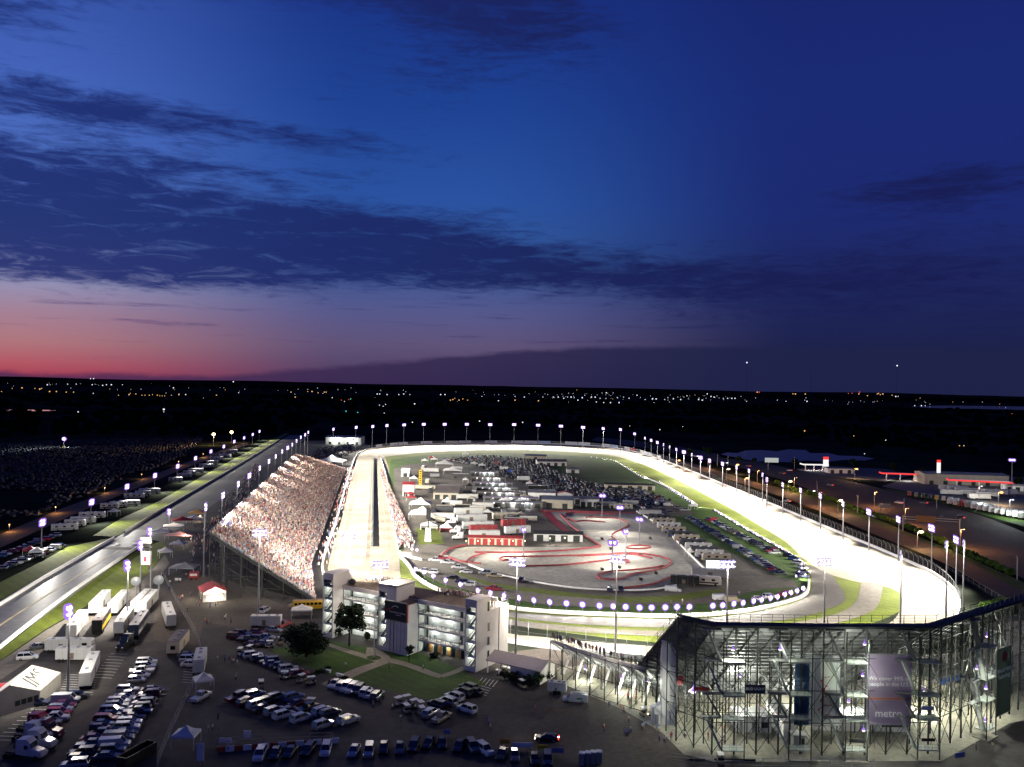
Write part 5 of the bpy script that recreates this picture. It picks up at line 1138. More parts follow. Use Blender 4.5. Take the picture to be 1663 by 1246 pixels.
BOT = [(422, 1231, 'SUV', 'white'), (447, 1228, 'sedan', 'black'), (471, 1226, 'sedan', 'black'), (500, 1224, 'SUV', 'black'), (529, 1223, 'SUV', 'white'), (575, 1224, 'sedan', 'silver'), (599, 1225, 'SUV', 'silver'), (623, 1219, 'sedan', 'black'), (649, 1219, 'sedan', 'grey'), (672, 1217, 'SUV', 'black'), (696, 1211, 'sedan', 'black'), (718, 1211, 'sedan', 'black'), (746, 1216, 'sedan', 'black'), (767, 1218, 'SUV', 'grey'), (787, 1223, 'SUV', 'white'), (815, 1229, 'sedan', 'black'), (836, 1231, 'sedan', 'grey'), (868, 1237, 'sedan', 'black'), (889, 1239, 'SUV', 'navy')]
cars_at([(x, y, k, c, R(-92 + (35 if x == 787 else 20 if x == 767 else 8 * math.sin(x)))) for x, y, k, c in BOT], 'in the front row at the bottom of the lot', 'cars in the front row at the bottom of the lot', R(-92))
# moving car, with its lights on
t = car('sedan', 'black', G(888, 1203), R(172), 'black sedan driving across the plaza with headlights on', None, name='moving_car')
m_hon = glow('headlight_on', (1, .85, .5), 5); m_ton = glow('tail_light_on', (1, .05, .03), 3)
for ch in t.children:
    if ch.name.startswith('headlight'): setm(ch, m_hon); ch.scale = (1.6, 1.6, 1.6)
    if ch.name.startswith('tail_light'): setm(ch, m_ton); ch.scale = (1.6, 1.6, 1.6)
spot(t, (2.5, 0, .8), (12, 0, 0), 400, 70, (1, .85, .6))
t = car('van', 'white', G(934, 1140), R(172), 'white service van with a roof rack in front of the low scaffold stand', None, name='service_van'); MB().box(-2.2, .6, -.7, .7, 2.12, 2.2).build('roof_rack', m_grey, t); MB().box(-1.6, -.4, -1.03, -1.0, .9, 1.3).build('green_decal', mat('green_decal', (.05, .25, .08), .5), t); MB().box(-1.6, -.4, 1.0, 1.03, .9, 1.3).build('green_decal', mat('green_decal', (.05, .25, .08), .5), t)
def box_trailer(name, label, loc, rz, L, w, h, m, group=None, cat='trailer', stripe=None, rail=None, roof=None, zb=1.1, detail=True):
    t = thing(name, label, cat, loc, rz, group); MB().box(-L / 2, L / 2, -w / 2, w / 2, zb, h).build('body', m, t); MB().box(-L / 2 + .06, L / 2 - .06, -w / 2 + .06, w / 2 - .06, h, h + .1).build('roof', roof or m, t)
    for x in ((-L * .38, -L * .28) if L > 8 else (-.4, .5)):
        for s in (-1, 1): link('wheel', me_tyre, t, (x, s * (w / 2 - .2), .45)).scale = (1.45, 1.8, 1.45)
    if detail:
        MB().box(-L * .42, L * .3, -w / 2 + .25, w / 2 - .25, .7, zb).build('chassis', m_dark, t); MB().box(-L / 2 - .04, -L / 2, -w / 2 + .15, -.05, zb + .15, h - .15).build('rear_door', m, t); MB().box(-L / 2 - .04, -L / 2, .05, w / 2 - .15, zb + .15, h - .15).build('rear_door', m, t)
        for x in (-L * .3, L * .1, L * .36): MB().box(x - .35, x + .35, -.35, .35, h + .1, h + .3).build('roof_vent', m_grey, t)
        for s in (-1, 1):
            for k in range(1, 5): x = -L / 2 + L * k / 5; MB().box(x - .025, x + .025, s * w / 2 - .012, s * w / 2 + .012, zb + .05, h - .05).build('side_seam', m_grey, t)
            MB().box(-L * .1, L * .02, s * w / 2 - .02, s * w / 2 + .02, zb + .1, h - 1.0).build('side_door', m_grey if s > 0 else m_groove, t)
        for s in (-.5, .5): MB().box(L * .33, L * .33 + .15, s - .08, s + .08, 0, zb).build('landing_leg', m_grey, t)
    if stripe:
        for s in (-1, 1): MB().box(-L / 2 + .1, L / 2 - .1, s * w / 2 - .02, s * w / 2 + .02, zb + .2, zb + (h - zb) * .45).build('stripe', stripe, t)
    return t
m_trl = mat('trailer_white', (.52, .52, .50), .45, noise=.08, scale=.4)
def tractor(label, loc, rz, m, group=None):
    t = thing('truck_tractor', label, 'truck', loc, rz, group); b = MB(); loft(b, [(-1.0, 1.15, 1.0, 2.6, 3.6, 1.0), (.9, 1.2, .9, 2.7, 3.8, 1.0), (1.6, 1.2, .9, 2.6, 3.2, .95), (2.0, 1.15, .8, 1.9, 2.1, .9), (3.6, 1.05, .7, 1.6, 1.8, .8), (3.9, .95, .7, 1.3, 1.5, .7)]); b.build('cab', m, t)
    MB().quad((1.64, -.9, 3.1), (2.0, -.95, 2.2), (2.0, .95, 2.2), (1.64, .9, 3.1)).build('windscreen', m_cglass, t, fix=False)
    for s in (-1, 1): MB().box(.7, 1.4, s * 1.19 - .03, s * 1.19 + .03, 2.1, 2.8).build('side_window', m_cglass, t); MB().cone((-1.2, s * .9, 1.0), (-1.2, s * .9, 4.0), .1, .1, 8).build('exhaust_stack', m_rim, t); link('headlight', CARM['sedan'][3], t, (3.9, s * .8, 1.2)).scale = (1.3, 1.3, 1.5)
    MB().box(-3.6, -1.0, -.5, .5, .8, 1.1).build('frame_rails', m_dark, t)
    for x in (-3.1, -1.9, 2.9):
        for s in (-1, 1): link('wheel', me_tyre, t, (x, s * 1.0, .5)).scale = (1.5, 2, 1.5)
    return t
PM = PAINT
for x, y, c, l in ((59, 1188, 'red', 'red truck tractor at the far end of the tractor row'), (71, 1198, 'maroon', 'maroon truck tractor between the red and white tractors'), (53, 1203, 'white', 'white truck tractor just below the maroon one'), (57, 1215, 'white', 'white truck tractor in the middle of the tractor row'), (40, 1231, 'white', 'white truck tractor at the near end of the tractor row')): tractor(l, G(x, y), R(-8), PM[c], 'truck tractors in the corner of the lot')
AX = math.atan2(1, -.16)                                          # heading along the drag strip
TRL = [((147, 1006), (176, 975), 'm', 'long white television trailer nearest the drag strip'), ((178, 1006), (207, 975), 'm', 'long white television trailer second from the drag strip'), ((214, 1005), (245, 973), 'm', 'long white television trailer with satellite dishes'), ((228, 1003), (252, 976), 'm', 'white television trailer with a tan front beside the dishes'), ((112, 1045), (137, 1010), 'm', 'tall white trailer standing closest to the drag strip wall'),
       ((157, 1032), (172, 1009), 'b', 'black and yellow show trailer behind the white trailers'), ((190, 1038), (212, 1006), 'm', 'white trailer with a rear window next to the dark race transporter'), ((212, 1046), (238, 1008), 'd', 'dark blue race transporter with a shiny tractor'), ((137, 1124), (153, 1084), 'm', 'white trailer with an open end beside the big tent'), ((280, 1029), (268, 994), 'm', 'white trailer at the edge of the stand plaza'), ((322, 1100), (327, 1078), 'm', 'narrow white trailer beyond the parked cars by the fence')]
m_navyp = mat('navy_trailer', (.03, .04, .07), .35, noise=.2, scale=.3)
for a, c, k, l in TRL:
    A, C = G(*a), G(*c); d = C - A; box_trailer('trailer', l, (A + C) / 2, math.atan2(d.y, d.x), min(d.length, 16.5), 2.6, 4.0, {'m': m_trl, 'b': m_black, 'd': m_navyp}[k], 'trailers in the compound by the drag strip', stripe=m_yel if k == 'b' else (m_trl if k == 'd' else None), roof=mat('trailer_roof_dark', (.10, .08, .08), .5) if k == 'b' else None)
tractor('shiny black truck tractor under the dark race transporter', G(207, 1052), math.atan2(-1, -.1), PM['black'])
t = box_trailer('office_trailer', 'small beige office trailer with a dark roof and a window', G(289, 1055), R(98), 11, 3.2, 3.6, mat('beige_siding', (.55, .48, .36), .7), None, 'trailer', roof=mat('trailer_roof_dark', (.10, .08, .08), .5), zb=.7); MB().box(-5.56, -5.5, -.6, .6, 1.6, 2.6).build('window', m_glass, t)
for x, y, l in ((104, 1059, 'white box trailer right behind the lamp pole'), (122, 1074, 'long white box trailer beside the lamp pole'), (432, 1019, 'white box truck among the cars left of the tower'), (905, 1126, 'small white cargo trailer in front of the low scaffold stand')): box_trailer('cargo_trailer', l, G(x, y), R(4) if x < 800 else R(-12), 8.5 if x < 800 else 4.2, 2.5 if x < 800 else 2.1, 3.4 if x < 800 else 2.6, m_trl, zb=.8)
# motorhomes
def motorhome(label, loc, rz, group, L=11.5, m=None, stripe=None):
    t = thing('motorhome', label, 'motorhome', loc, rz, group); b = MB(); loft(b, [(-L / 2, 1.2, .5, 2.9, 3.3, 1.1), (L / 2 - .5, 1.25, .5, 2.9, 3.3, 1.1), (L / 2 - .1, 1.22, .5, 2.3, 2.9, 1.05), (L / 2, 1.15, .6, 1.4, 1.7, 1.0)]); b.build('body', m or m_trl, t)
    MB().quad((L / 2 - .42, -1.0, 2.95), (L / 2 + .02, -1.0, 1.8), (L / 2 + .02, 1.0, 1.8), (L / 2 - .42, 1.0, 2.95)).build('windscreen', m_cglass, t, fix=False)
    for s in (-1, 1):
        MB().box(-L / 2 + .5, L / 2 - 1, s * 1.25 - .03, s * 1.25 + .03, .9, 1.4).build('stripe', stripe or m_grey, t)
        for x in (-L * .3, 0, L * .28): MB().box(x - .6, x + .6, s * 1.245 - .03, s * 1.245 + .03, 1.8, 2.5).build('window', m_cglass, t)
    for x in (-2, 1.5): MB().box(x - .4, x + .4, -.35, .35, 3.3, 3.55).build('roof_unit', m_white, t)
    for x in (-L * .25, L * .34):
        for s in (-1, 1): link('wheel', me_tyre, t, (x, s * 1.05, .45)).scale = (1.35, 1.5, 1.35)
    return t
for i, (x, y) in enumerate([(1070, 845), (1078, 852), (1086, 859), (1094, 866), (1104, 873), (1115, 880), (1124, 887), (1134, 894), (1143, 900), (1152, 906), (1163, 912)]): motorhome(f'motorhome in the row beside the kart track, {nth(i + 1)} from the far end', G(x, y), R(178 + rc.uniform(-3, 3)), 'motorhomes in the row beside the kart track', m=rc.choice([mat('coach_grey', (.22, .22, .22), .4), mat('coach_tan', (.30, .26, .20), .4), mat('coach_pale', (.45, .44, .42), .4), mat('coach_dark', (.05, .05, .055), .35)]), stripe=rc.choice([m_grey, m_dark, m_red, m_blue]))
for i, (x, y) in enumerate([(105, 862), (122, 855), (135, 850), (150, 842), (178, 827), (192, 824), (210, 822), (218, 810), (232, 806), (243, 802), (285, 783), (300, 776), (308, 772), (318, 768), (335, 760), (345, 755), (352, 748), (366, 743), (378, 736)]): motorhome(f'motorhome parked left of the drag strip, {nth(i + 1)} from the near end', G(x, y), R(15 + rc.uniform(-10, 10)), 'motorhomes parked left of the drag strip', L=rc.choice([9, 11, 12]), stripe=rc.choice([m_grey, m_dark]))
motorhome('large cream motorhome beside the big screen', G(1142, 950), R(-12), None, 12.5, mat('cream_coach', (.62, .56, .46), .4), m_dark)
box_trailer('cargo_trailer', 'black equipment trailer beside the cream motorhome', G(1112, 952), R(-10), 10, 2.5, 3.6, m_black); car('van', 'white', G(1093, 961), R(-15), 'white van at the end of the kart track bank', None, name='white_van')
box_trailer('cargo_trailer', 'long pale trailer in front of the big screen', G(1155, 941), R(-8), 14, 2.6, 3.8, mat('grey_trailer', (.36, .35, .34), .5))
motorhome('small camper van with headlights out in the pit exit road', G(125, 1058), R(5), None, 8, m_trl, m_dark)
# infield car rows
car_row((1121, 843), (1268, 934), 38, 'in the long row below the motorhomes', 'cars in the long infield row below the motorhomes', simple=True, cw=DK)
car_row((1153, 845), (1258, 900), 24, 'in the grass row along the back straight lamps', 'cars in the grass row along the back straight lamps', simple=True)
cars_at([(1281, 905), (1290, 910), (1297, 917), (1302, 924), (1305, 931), (1303, 938)], 'round the inside of the bend', 'cars round the inside of the bend', R(-30), True)
cars_at([(708, 912, 'pickup', 'white'), (716, 909, 'pickup', 'red'), (727, 916, 'pickup', 'white'), (745, 924, 'pickup', 'white'), (757, 931, 'sedan', 'white'), (788, 933, 'SUV', 'silver'), (803, 938, 'pickup', 'tan')], 'of the track crew by the kart track corner', 'crew vehicles by the kart track corner', R(170))
cars_at([(690, 930, 'pickup', 'white'), (702, 932, 'SUV', 'white'), (735, 941, 'sedan', 'black'), (750, 947, 'sedan', 'navy'), (762, 952, 'SUV', 'white'), (802, 959, 'pickup', 'red')], 'of the safety team on the pit exit road', 'safety team vehicles on the pit exit road', R(165))
cars_at([(1171, 975, 'van', 'white', R(5)), (1190, 978, 'van', 'tan', R(5)), (1232, 975, 'sedan', 'white', R(20)), (1250, 972, 'SUV', 'white', R(20)), (1275, 968, 'pickup', 'red', R(25))], 'parked behind the near turn lamps', 'vehicles parked behind the near turn lamps', R(10))
cars_at([(846, 945, 'pickup', 'navy', R(80)), (990, 960, 'pickup', 'navy', R(85)), (1008, 960, 'pickup', 'navy', R(85))], 'standing on the grass bank by the kart track', 'vehicles on the grass bank by the kart track', R(85))
cars_at([(1055, 820), (1066, 826), (1078, 830), (1090, 834), (1042, 815), (1030, 812), (1018, 810), (1102, 826), (1112, 830), (1085, 822)], 'near the infield crossing', 'cars near the infield crossing', R(10), True)
# cars left of the drag strip
car_row((2, 925), (98, 888), 16, 'in the line left of the near grass verge', 'cars in the line left of the near grass verge', simple=True); car_row((0, 905), (88, 872), 11, 'in the second line left of the near grass verge', 'cars in the second line left of the near grass verge', simple=True)
# the far infield car park: the nearest as cars, the rest as a mass
def inside(p, poly):
    r = False; j = len(poly) - 1
    for i in range(len(poly)):
        if (poly[i][1] > p[1]) != (poly[j][1] > p[1]) and p[0] < (poly[j][0] - poly[i][0]) * (p[1] - poly[i][1]) / (poly[j][1] - poly[i][1]) + poly[i][0]: r = not r
        j = i
    return r
CF = [(715, 746), (800, 741), (880, 748), (893, 762), (960, 786), (1040, 796), (1090, 815), (1060, 826), (960, 815), (890, 800), (830, 778), (770, 756)]
spots = []
wp = [G(*p) for p in CF]; xs = [p.x for p in wp]; ys = [p.y for p in wp]
y = min(ys); r_ = 0
while y < max(ys):
    x = min(xs); kk = 0
    while x < max(xs):
        px = PX((x, y, 0))
        if inside(px, CF) and rc.random() < .8: kk += 1; spots.append((x + rc.uniform(-.5, .5), y + rc.uniform(-.4, .4), r_, kk))
        x += 2.9
    y += 6.2 if r_ % 2 == 0 else 8.5; r_ += 1
spots.sort(key=lambda p: (p[2], p[3]))
nind = min(len(spots), max(0, 296 - NCARS))
for i, (x, y, rw, ix) in enumerate(spots[:nind]):
    k, col = rc.choices(*KW)[0], rc.choices(*CW)[0]; car(k, col, (x, y, .21), R(90) + rc.uniform(-.1, .1), f'{col} {k} in the infield car park, {nth(rw + 1)} row, {nth(ix)} from left', 'cars in the nearer rows of the infield car park', True)
def mass(spots, name, label, z=.21, ang=90, dull=False):
    b = MB(); cols = ['white', 'silver', 'grey', 'black', 'navy', 'red', 'blue']; ci = {c: i for i, c in enumerate(cols)}
    for x, y, *_ in spots:
        col = rc.choices(cols, [22, 20, 16, 22, 10, 5, 5])[0]; a = R(ang) + rc.uniform(-.12, .12); c, s = math.cos(a), math.sin(a); hh = rc.choice((1.45, 1.5, 1.75, 1.8))
        T = lambda u, v, w: (x + c * u - s * v, y + s * u + c * v, z + w)
        b.mi = ci[col]; b.add([T(-2.35, -.9, .3), T(2.35, -.9, .3), T(2.35, .9, .3), T(-2.35, .9, .3), T(-2.3, -.86, .95), T(2.2, -.86, .85), T(2.2, .86, .85), T(-2.3, .86, .95)], [(0, 1, 5, 4), (1, 2, 6, 5), (2, 3, 7, 6), (3, 0, 4, 7), (4, 5, 6, 7)])
        b.mi = 7; b.add([T(-2.0, -.8, .94), T(1.1, -.8, .9), T(1.1, .8, .9), T(-2.0, .8, .94), T(-1.4, -.62, hh), T(.2, -.62, hh), T(.2, .62, hh), T(-1.4, .62, hh)], [(0, 1, 5, 4), (1, 2, 6, 5), (2, 3, 7, 6), (3, 0, 4, 7)])
        b.mi = ci[col]; b.add([T(-1.4, -.62, hh), T(.2, -.62, hh), T(.2, .62, hh), T(-1.4, .62, hh)], [(0, 1, 2, 3)])
    o = b.build(name, ([mat('dimmed_' + c, tuple(x * .22 for x in PAINT[c].node_tree.nodes['Principled BSDF'].inputs['Base Color'].default_value[:3]), .9, spec=.1) for c in cols] + [m_black]) if dull else [mat('matt_' + c, tuple(x * .8 for x in PAINT[c].node_tree.nodes['Principled BSDF'].inputs['Base Color'].default_value[:3]), .7, spec=.15) for c in cols] + [m_black], fix=False); return tag(o, label, 'car park', kind='stuff')  # dull set: car paints darkened and roughened so the field reads as dimly lit
mass(spots[nind:], 'parked_cars', 'crowded rows of parked cars filling the far infield')
# fields of cars left of the drag strip, and cars beyond the far end of the stand
FP = [[(-150, 870), (-150, 740), (0, 722), (100, 716), (330, 712), (300, 742), (170, 792), (60, 838)], [(500, 748), (520, 728), (575, 722), (570, 738), (540, 748)]]
for fi, P in enumerate(FP):
    wp = [G(*p) for p in P]; out = []; y = min(p.y for p in wp); r_ = 0
    while y < max(p.y for p in wp):
        x = min(p.x for p in wp)
        while x < max(p.x for p in wp):
            if inside(PX((x, y, 0)), P) and rc.random() < .72 and mnoise.noise(Vector((x * .012, y * .012, 4))) > -.28: out.append((x + rc.uniform(-.6, .6), y + rc.uniform(-.6, .6)))
            x += 3.0
        y += 6.2 if r_ % 2 == 0 else 9; r_ += 1
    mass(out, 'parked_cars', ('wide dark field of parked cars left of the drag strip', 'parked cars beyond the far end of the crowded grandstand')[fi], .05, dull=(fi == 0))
# golf carts, bus, small vehicles
def golf_cart(label, loc, rz, group=None):
    t = thing('golf_cart', label, 'golf cart', loc, rz, group); b = MB(); loft(b, [(-1.2, .55, .35, .7, .8, .5), (-.3, .58, .3, .75, .85, .5), (.0, .58, .3, .4, .45, .5), (.7, .58, .3, .45, .5, .5), (1.2, .5, .35, .75, .85, .4)]); b.build('body', PAINT['tan'], t)
    MB().box(-.9, .9, -.6, .6, 1.85, 1.92).build('roof', m_white, t); MB().box(-.7, -.2, -.5, .5, .85, 1.3).build('seat', m_black, t)
    for x in (-.85, .85):
        for s in (-1, 1): MB().bar((x, s * .55, .7), (x, s * .55, 1.85), .05).build('roof_post', m_dark, t); link('wheel', me_tyre, t, (x * .9, s * .5, .24)).scale = (.72, .8, .72)
    return t
for i, (x, y) in enumerate([(425, 1011), (438, 1052), (455, 1047), (390, 1064), (405, 1060), (462, 1103), (478, 1100), (490, 1108), (505, 1112), (424, 1118), (505, 1148), (647, 1146), (660, 1143), (672, 1150), (660, 1158), (683, 1153), (685, 1162), (848, 1117), (1048, 1163), (1170, 1240)]): golf_cart(f'tan golf cart with a white roof, {nth(i + 1)} of the carts counted from the far left', G(x, y), rc.uniform(0, 6), 'golf carts on the lot')
t = thing('school_bus', 'yellow bus beside the end of the crowded grandstand', 'bus', G(503, 990), R(12)); b = MB(); loft(b, [(-5, 1.2, .5, 2.5, 3.0, 1.0), (4, 1.2, .5, 2.5, 3.0, 1.0), (4.3, 1.15, .5, 1.5, 1.7, 1.0), (5.4, 1.0, .5, 1.2, 1.4, .8)]); b.build('body', PAINT['yellow'], t)
for s in (-1, 1):
    for k in range(7): MB().box(-4.6 + 1.2 * k, -3.7 + 1.2 * k, s * 1.19 - .03, s * 1.19 + .03, 1.7, 2.4).build('window', m_cglass, t)
    for x in (-3, 4): link('wheel', me_tyre, t, (x, s * 1.0, .48)).scale = (1.4, 1.4, 1.4)
cars_at([(430, 994, 'SUV', 'white', R(80)), (480, 985, 'pickup', 'tan', R(70)), (460, 1018, 'pickup', 'red', R(70)), (450, 1014, 'sedan', 'silver', R(70))], 'between the tower and the scaffold end', 'vehicles between tower and scaffold end', R(70))
# ================================================================== INFIELD AND LOT FURNITURE
m_tent = mat('tent_canvas', (.66, .64, .60), .8, noise=.12, scale=.5); m_brown = mat('brown_roof', (.16, .135, .12), .8, noise=.3, scale=.3); m_tan = mat('tan_siding', (.42, .38, .30), .8, noise=.15, scale=.4); m_groof = mat('grey_roof', (.22, .22, .23), .7, noise=.2, scale=.3)
def tent(label, px, py, w, d, h=2.4, pk=1.9, rot=0.0, m=None, name='canopy_tent', group=None, walls=False, loc=None, wm=None):
    t = thing(name, label, 'tent', loc or G(px, py), rot, group); m = m or m_tent; x, y = w / 2, d / 2
    v = [(-x, -y, h), (x, -y, h), (x, y, h), (-x, y, h)]; b = MB()
    # swept peak: two rings and the tip
    r1 = [(c[0] * .45, c[1] * .45, h + pk * .38) for c in v]; b.v = v + r1 + [(0, 0, h + pk)]
    for i in range(4): b.f += [(i, (i + 1) % 4, 4 + (i + 1) % 4, 4 + i), (4 + i, 4 + (i + 1) % 4, 8)]
    b.m = [0] * 8; b.build('roof', m, t); b = MB()
    for i in range(4): p, q = v[i], v[(i + 1) % 4]; b.quad(p, q, (q[0], q[1], h - .35), (p[0], p[1], h - .35))
    b.build('valance', m, t, fix=False)
    for c in v: MB().bar((c[0] * .97, c[1] * .97, 0), (c[0] * .97, c[1] * .97, h), .09).build('pole', m_white, t)
    if walls: MB().box(-x * .96, x * .96, y * .9, y * .94, 0, h - .3).build('back_wall', wm or m, t); MB().box(-x * .96, -x * .92, -y * .9, y * .9, 0, h - .3).build('side_wall', wm or m, t)
    return t
def gabled(label, px, py, L, w, h, rf, m, roof, rot=0.0, name='infield_building', cat='building', door=True, loc=None, group=None, n_door=1, dm=None):
    """L along x, w along y, ridge along x"""
    t = thing(name, label, cat, loc or G(px, py), rot, group); x, y = L / 2, w / 2; MB().box(-x, x, -y, y, 0, h).build('wall', m, t)
    MB().prism([(-y - .4, h), (0, h + rf), (y + .4, h), (y + .4, h + .15), (0, h + rf + .18), (-y - .4, h + .15)], -x - .4, x + .4, 'x').build('roof', roof, t)
    for s in (-1, 1): MB().prism([(-y, h), (y, h), (0, h + rf - .02)], s * x - .02, s * x + .02, 'x').build('gable', m, t)
    for i in range(n_door): c = -x + L * (i + .5) / n_door; k = min(1.5, L / n_door * .36); MB().box(c - k, c + k, -y - .05, -y, .02, min(h - .3, 3.0)).build('door', dm or m_dark, t)
    return t
# paddock buildings and tents
gabled('large brown roofed garage in the paddock', 729, 804, 15, 46, 4.2, 1.2, m_tan, m_brown, R(-1), n_door=3)
tent('white peaked tent at the front of the brown garage', 726, 822, 6, 5, 3, 2.4, walls=True)
gabled('red tiled scoring tower by the pit lane', 664, 806, 7, 6, 7.5, 1.4, m_white, m_red, 0, name='scoring_tower', n_door=2)
for i, (x, y) in enumerate(((666, 806), (668, 812))): tent(f'red canopy below the scoring tower, {("upper", "lower")[i]} one', x, y + 2, 6, 4, 2.6, 1.2, m=m_red)
tent('big white marquee beside the pit crowd, far one', 683, 826, 12, 11, 3.2, 3.2); tent('big white marquee beside the pit crowd, near one', 686, 843, 13, 13, 3.4, 3.4)
tent('small white peaked tent with red skirt beside the trailers', 725, 864, 6, 5, 2.6, 2.2, walls=True, wm=m_red); tent('white tent at the corner of the pit lawn', 697, 860, 8, 5, 2.6, 1.4, walls=True)
tent('white tent pair near the yellow sign tower', 672, 782, 6, 5, 2.6, 1.8); tent('large white tent at the far end of the paddock', 722, 760, 15, 12, 4, 3); tent('white flat tent behind the brown garage', 735, 770, 14, 10, 3.6, 2.2)
gabled('white hospitality hall at the end of the paddock', 660, 773, 6, 16, 5, .8, m_white, m_white, R(0))
t = thing('sign_tower', 'yellow vertical sign tower beside the pit lane', 'sign', G(682.5, 792)); MB().box(-1.0, 1.0, -.4, .4, 2, 12).build('panel', m_yel, t); 
for s in (-.8, .8): MB().bar((s, 0, 0), (s, 0, 12.3), .2).build('post', m_dark, t)
for k in range(6): MB().box(-.6, .6, -.43, -.4, 3 + 1.5 * k, 3.7 + 1.5 * k).build('print_block', m_black, t)
t = thing('scoring_pylon', 'white stepped scoring pylon on the pit lawn', 'pylon', G(695, 880)); 
for k in range(4): MB().box(-1.4 + .1 * k, 1.4 - .1 * k, -.8, .8, 1.6 * k, 1.6 * k + 1.35).build('panel', m_white, t)
MB().bar((0, .3, 0), (0, .3, 15), .5).build('column', m_dark, t); MB().box(-1.0, 1.0, -.1, .6, 10, 15).build('dark_panel', m_black, t)
# transporters
TRP = [((738, 838), (783, 837), m_trl, None), ((742, 850), (790, 848.5), m_trl, None), ((751, 862), (801, 860.5), m_trl, m_grey), ((763, 867.5), (807, 866.5), m_red, None), ((762, 877), (811, 876), m_trl, None), ((800, 846), (838, 845), m_tan, None), ((815, 858), (852, 856), m_red, None), ((820, 870), (860, 868), m_trl, None)]
NM = ['white transporter at the far end of the paddock row', 'white transporter second from the far end of the paddock row', 'white and grey transporter in the middle of the paddock row', 'red transporter between two white ones in the paddock', 'white transporter right behind the red garage', 'tan transporter in the second paddock row', 'red transporter in the second paddock row', 'white transporter nearest the twin lamp pole']
for (a, c, m, st), l in zip(TRP, NM):
    A, C = G(*a), G(*c); d = C - A; box_trailer('race_transporter', l, (A + C) / 2, math.atan2(d.y, d.x), d.length, 2.7, 4.1, m, 'race transporters in the paddock', stripe=st)
for i, (x, y) in enumerate([(737, 852), (744, 867), (748, 877)]): tractor(f'white tractor of a paddock transporter, {("farthest", "middle", "nearest")[i]} of three', G(x, y), R(180), PAINT['white'], 'tractors in the paddock')
gabled('red fronted pit garage with beige doors beside the kart track', 805, 884, 24, 6, 3.2, .6, mat('garage_cream', (.55, .47, .34), .8), m_red, R(-1.5), n_door=8, dm=m_red, name='pit_garage')
for i in range(6):
    p = G(757 + 19 * i, 889.5); t = thing('garage_lamp', f'wall lamp on the red pit garage, {nth(i + 1)} from the left', 'lamp', p, 0, 'wall lamps on the red pit garage'); MB().ball((0, 0, 2.9), .28, .28, .24).build('globe', glow('warm_lamp_lens', (1, .8, .42), 7), t); MB().bar((0, .6, 2.9), (0, 0, 2.9), .06).build('bracket', m_dark, t)
    if i % 2 == 0: point(t, (0, -.8, 2.7), 350, (1, .85, .6))
gabled('black roofed open pavilion beside the kart pit', 906, 878, 22, 7, 3.4, .9, m_trl, mat('black_roof', (.035, .035, .035), .7), R(-1), n_door=4, name='pavilion')
def added_post_lamp(label, px, py, pw, col):  # post and globe are added to carry the stall and pavilion lights
    t = thing('added_post_lamp', label, 'lamp', G(px, py)); MB().bar((0, 0, 0), (0, 0, 2.9), .08).build('post', m_dark, t); MB().ball((0, 0, 3.1), .3, .3, .26).build('globe', m_lens_w, t); point(t, (0, -.5, 3.1), pw, col)
added_post_lamp('bright added post lamp at the right end of the black roofed pavilion', 917, 885, 1500, (1, .95, .85)); added_post_lamp('bright added post lamp at the left end of the black roofed pavilion', 893, 886, 1500, (1, .95, .85))
# rows of team garages with lights under their eaves
for i, (x, y, L) in enumerate([(787, 774, 17), (793, 783, 20), (801, 792, 21), (806, 800, 22), (811, 808, 22), (829, 817, 26), (833, 825, 27)]):
    t = gabled(f'long team garage under lamps, {nth(i + 1)} from the far end of the paddock', x, y, L * 1.25, 5.5, 3.4, .5, mat('dim_siding', (.15, .14, .125), .8, noise=.2, scale=.4), (m_groof, m_brown, mat('lilac_roof', (.26, .22, .28), .7, noise=.2, scale=.3))[i % 3], R(-1), n_door=6, name='team_garage', group='team garages in the paddock')
    for k in range(5): xx = -L / 2 + L * (k + .5) / 5; MB().ball((xx, -3.0, 3.1), .45, .35, .35, 8, 5).build('eave_lamp', m_lens if i in (1, 4, 6) else m_lens_b, t)
    point(t, (0, -4.2, 2.9), 1600, (.92, .96, 1)); point(t, (L * .3, -4.2, 2.9), 1600, (.92, .96, 1))
tent('white peaked tent among the team garages', 822, 822, 9, 8, 3, 2.6); tent('lilac lit tent in front of the last team garage', 842, 823, 8, 6, 3, 1.6)
gabled('white hall with flat roof behind the kart track', 880, 810, 17, 14, 4.5, .6, m_white, m_groof, R(-3)); gabled('grey roofed workshop behind the kart track corner', 906, 824, 18, 11, 5, 1.6, m_tan, mat('blue_grey_roof', (.14, .16, .20), .6), R(-8), n_door=2)
gabled('small hall with a bright red end behind the kart track', 918, 816, 6, 9, 5.5, 1.2, m_trl, m_red, R(80)); gabled('white control building at the far edge of the kart track', 957, 822, 11, 9, 4.6, 1.0, m_white, m_groof, R(-4), n_door=3); gabled('pale shed left of the control building', 938, 818, 7, 6, 3.6, .8, m_trl, m_groof, R(-4))
gabled('low pale barn on the far infield lawn', 870, 747, 20, 10, 4, 1.2, m_tan, m_groof, R(-2)); gabled('long dark shed on the far infield lawn', 895, 756, 26, 16, 4, 1.5, m_trl, m_brown, R(4), n_door=4); gabled('small pale hut cluster in the middle of the far lawn', 930, 768, 10, 8, 3, 1, m_trl, m_groof); gabled('long dark roofed shelter beside the far crossing', 1022, 795, 34, 9, 3.5, .8, m_tan, mat('black_roof', (.035, .035, .035), .7), R(-3), n_door=5)
gabled('white warehouse beyond the far end of the grandstand', 561, 721, 40, 25, 8, 1.5, m_trl, m_groof, R(0), name='warehouse', n_door=4)
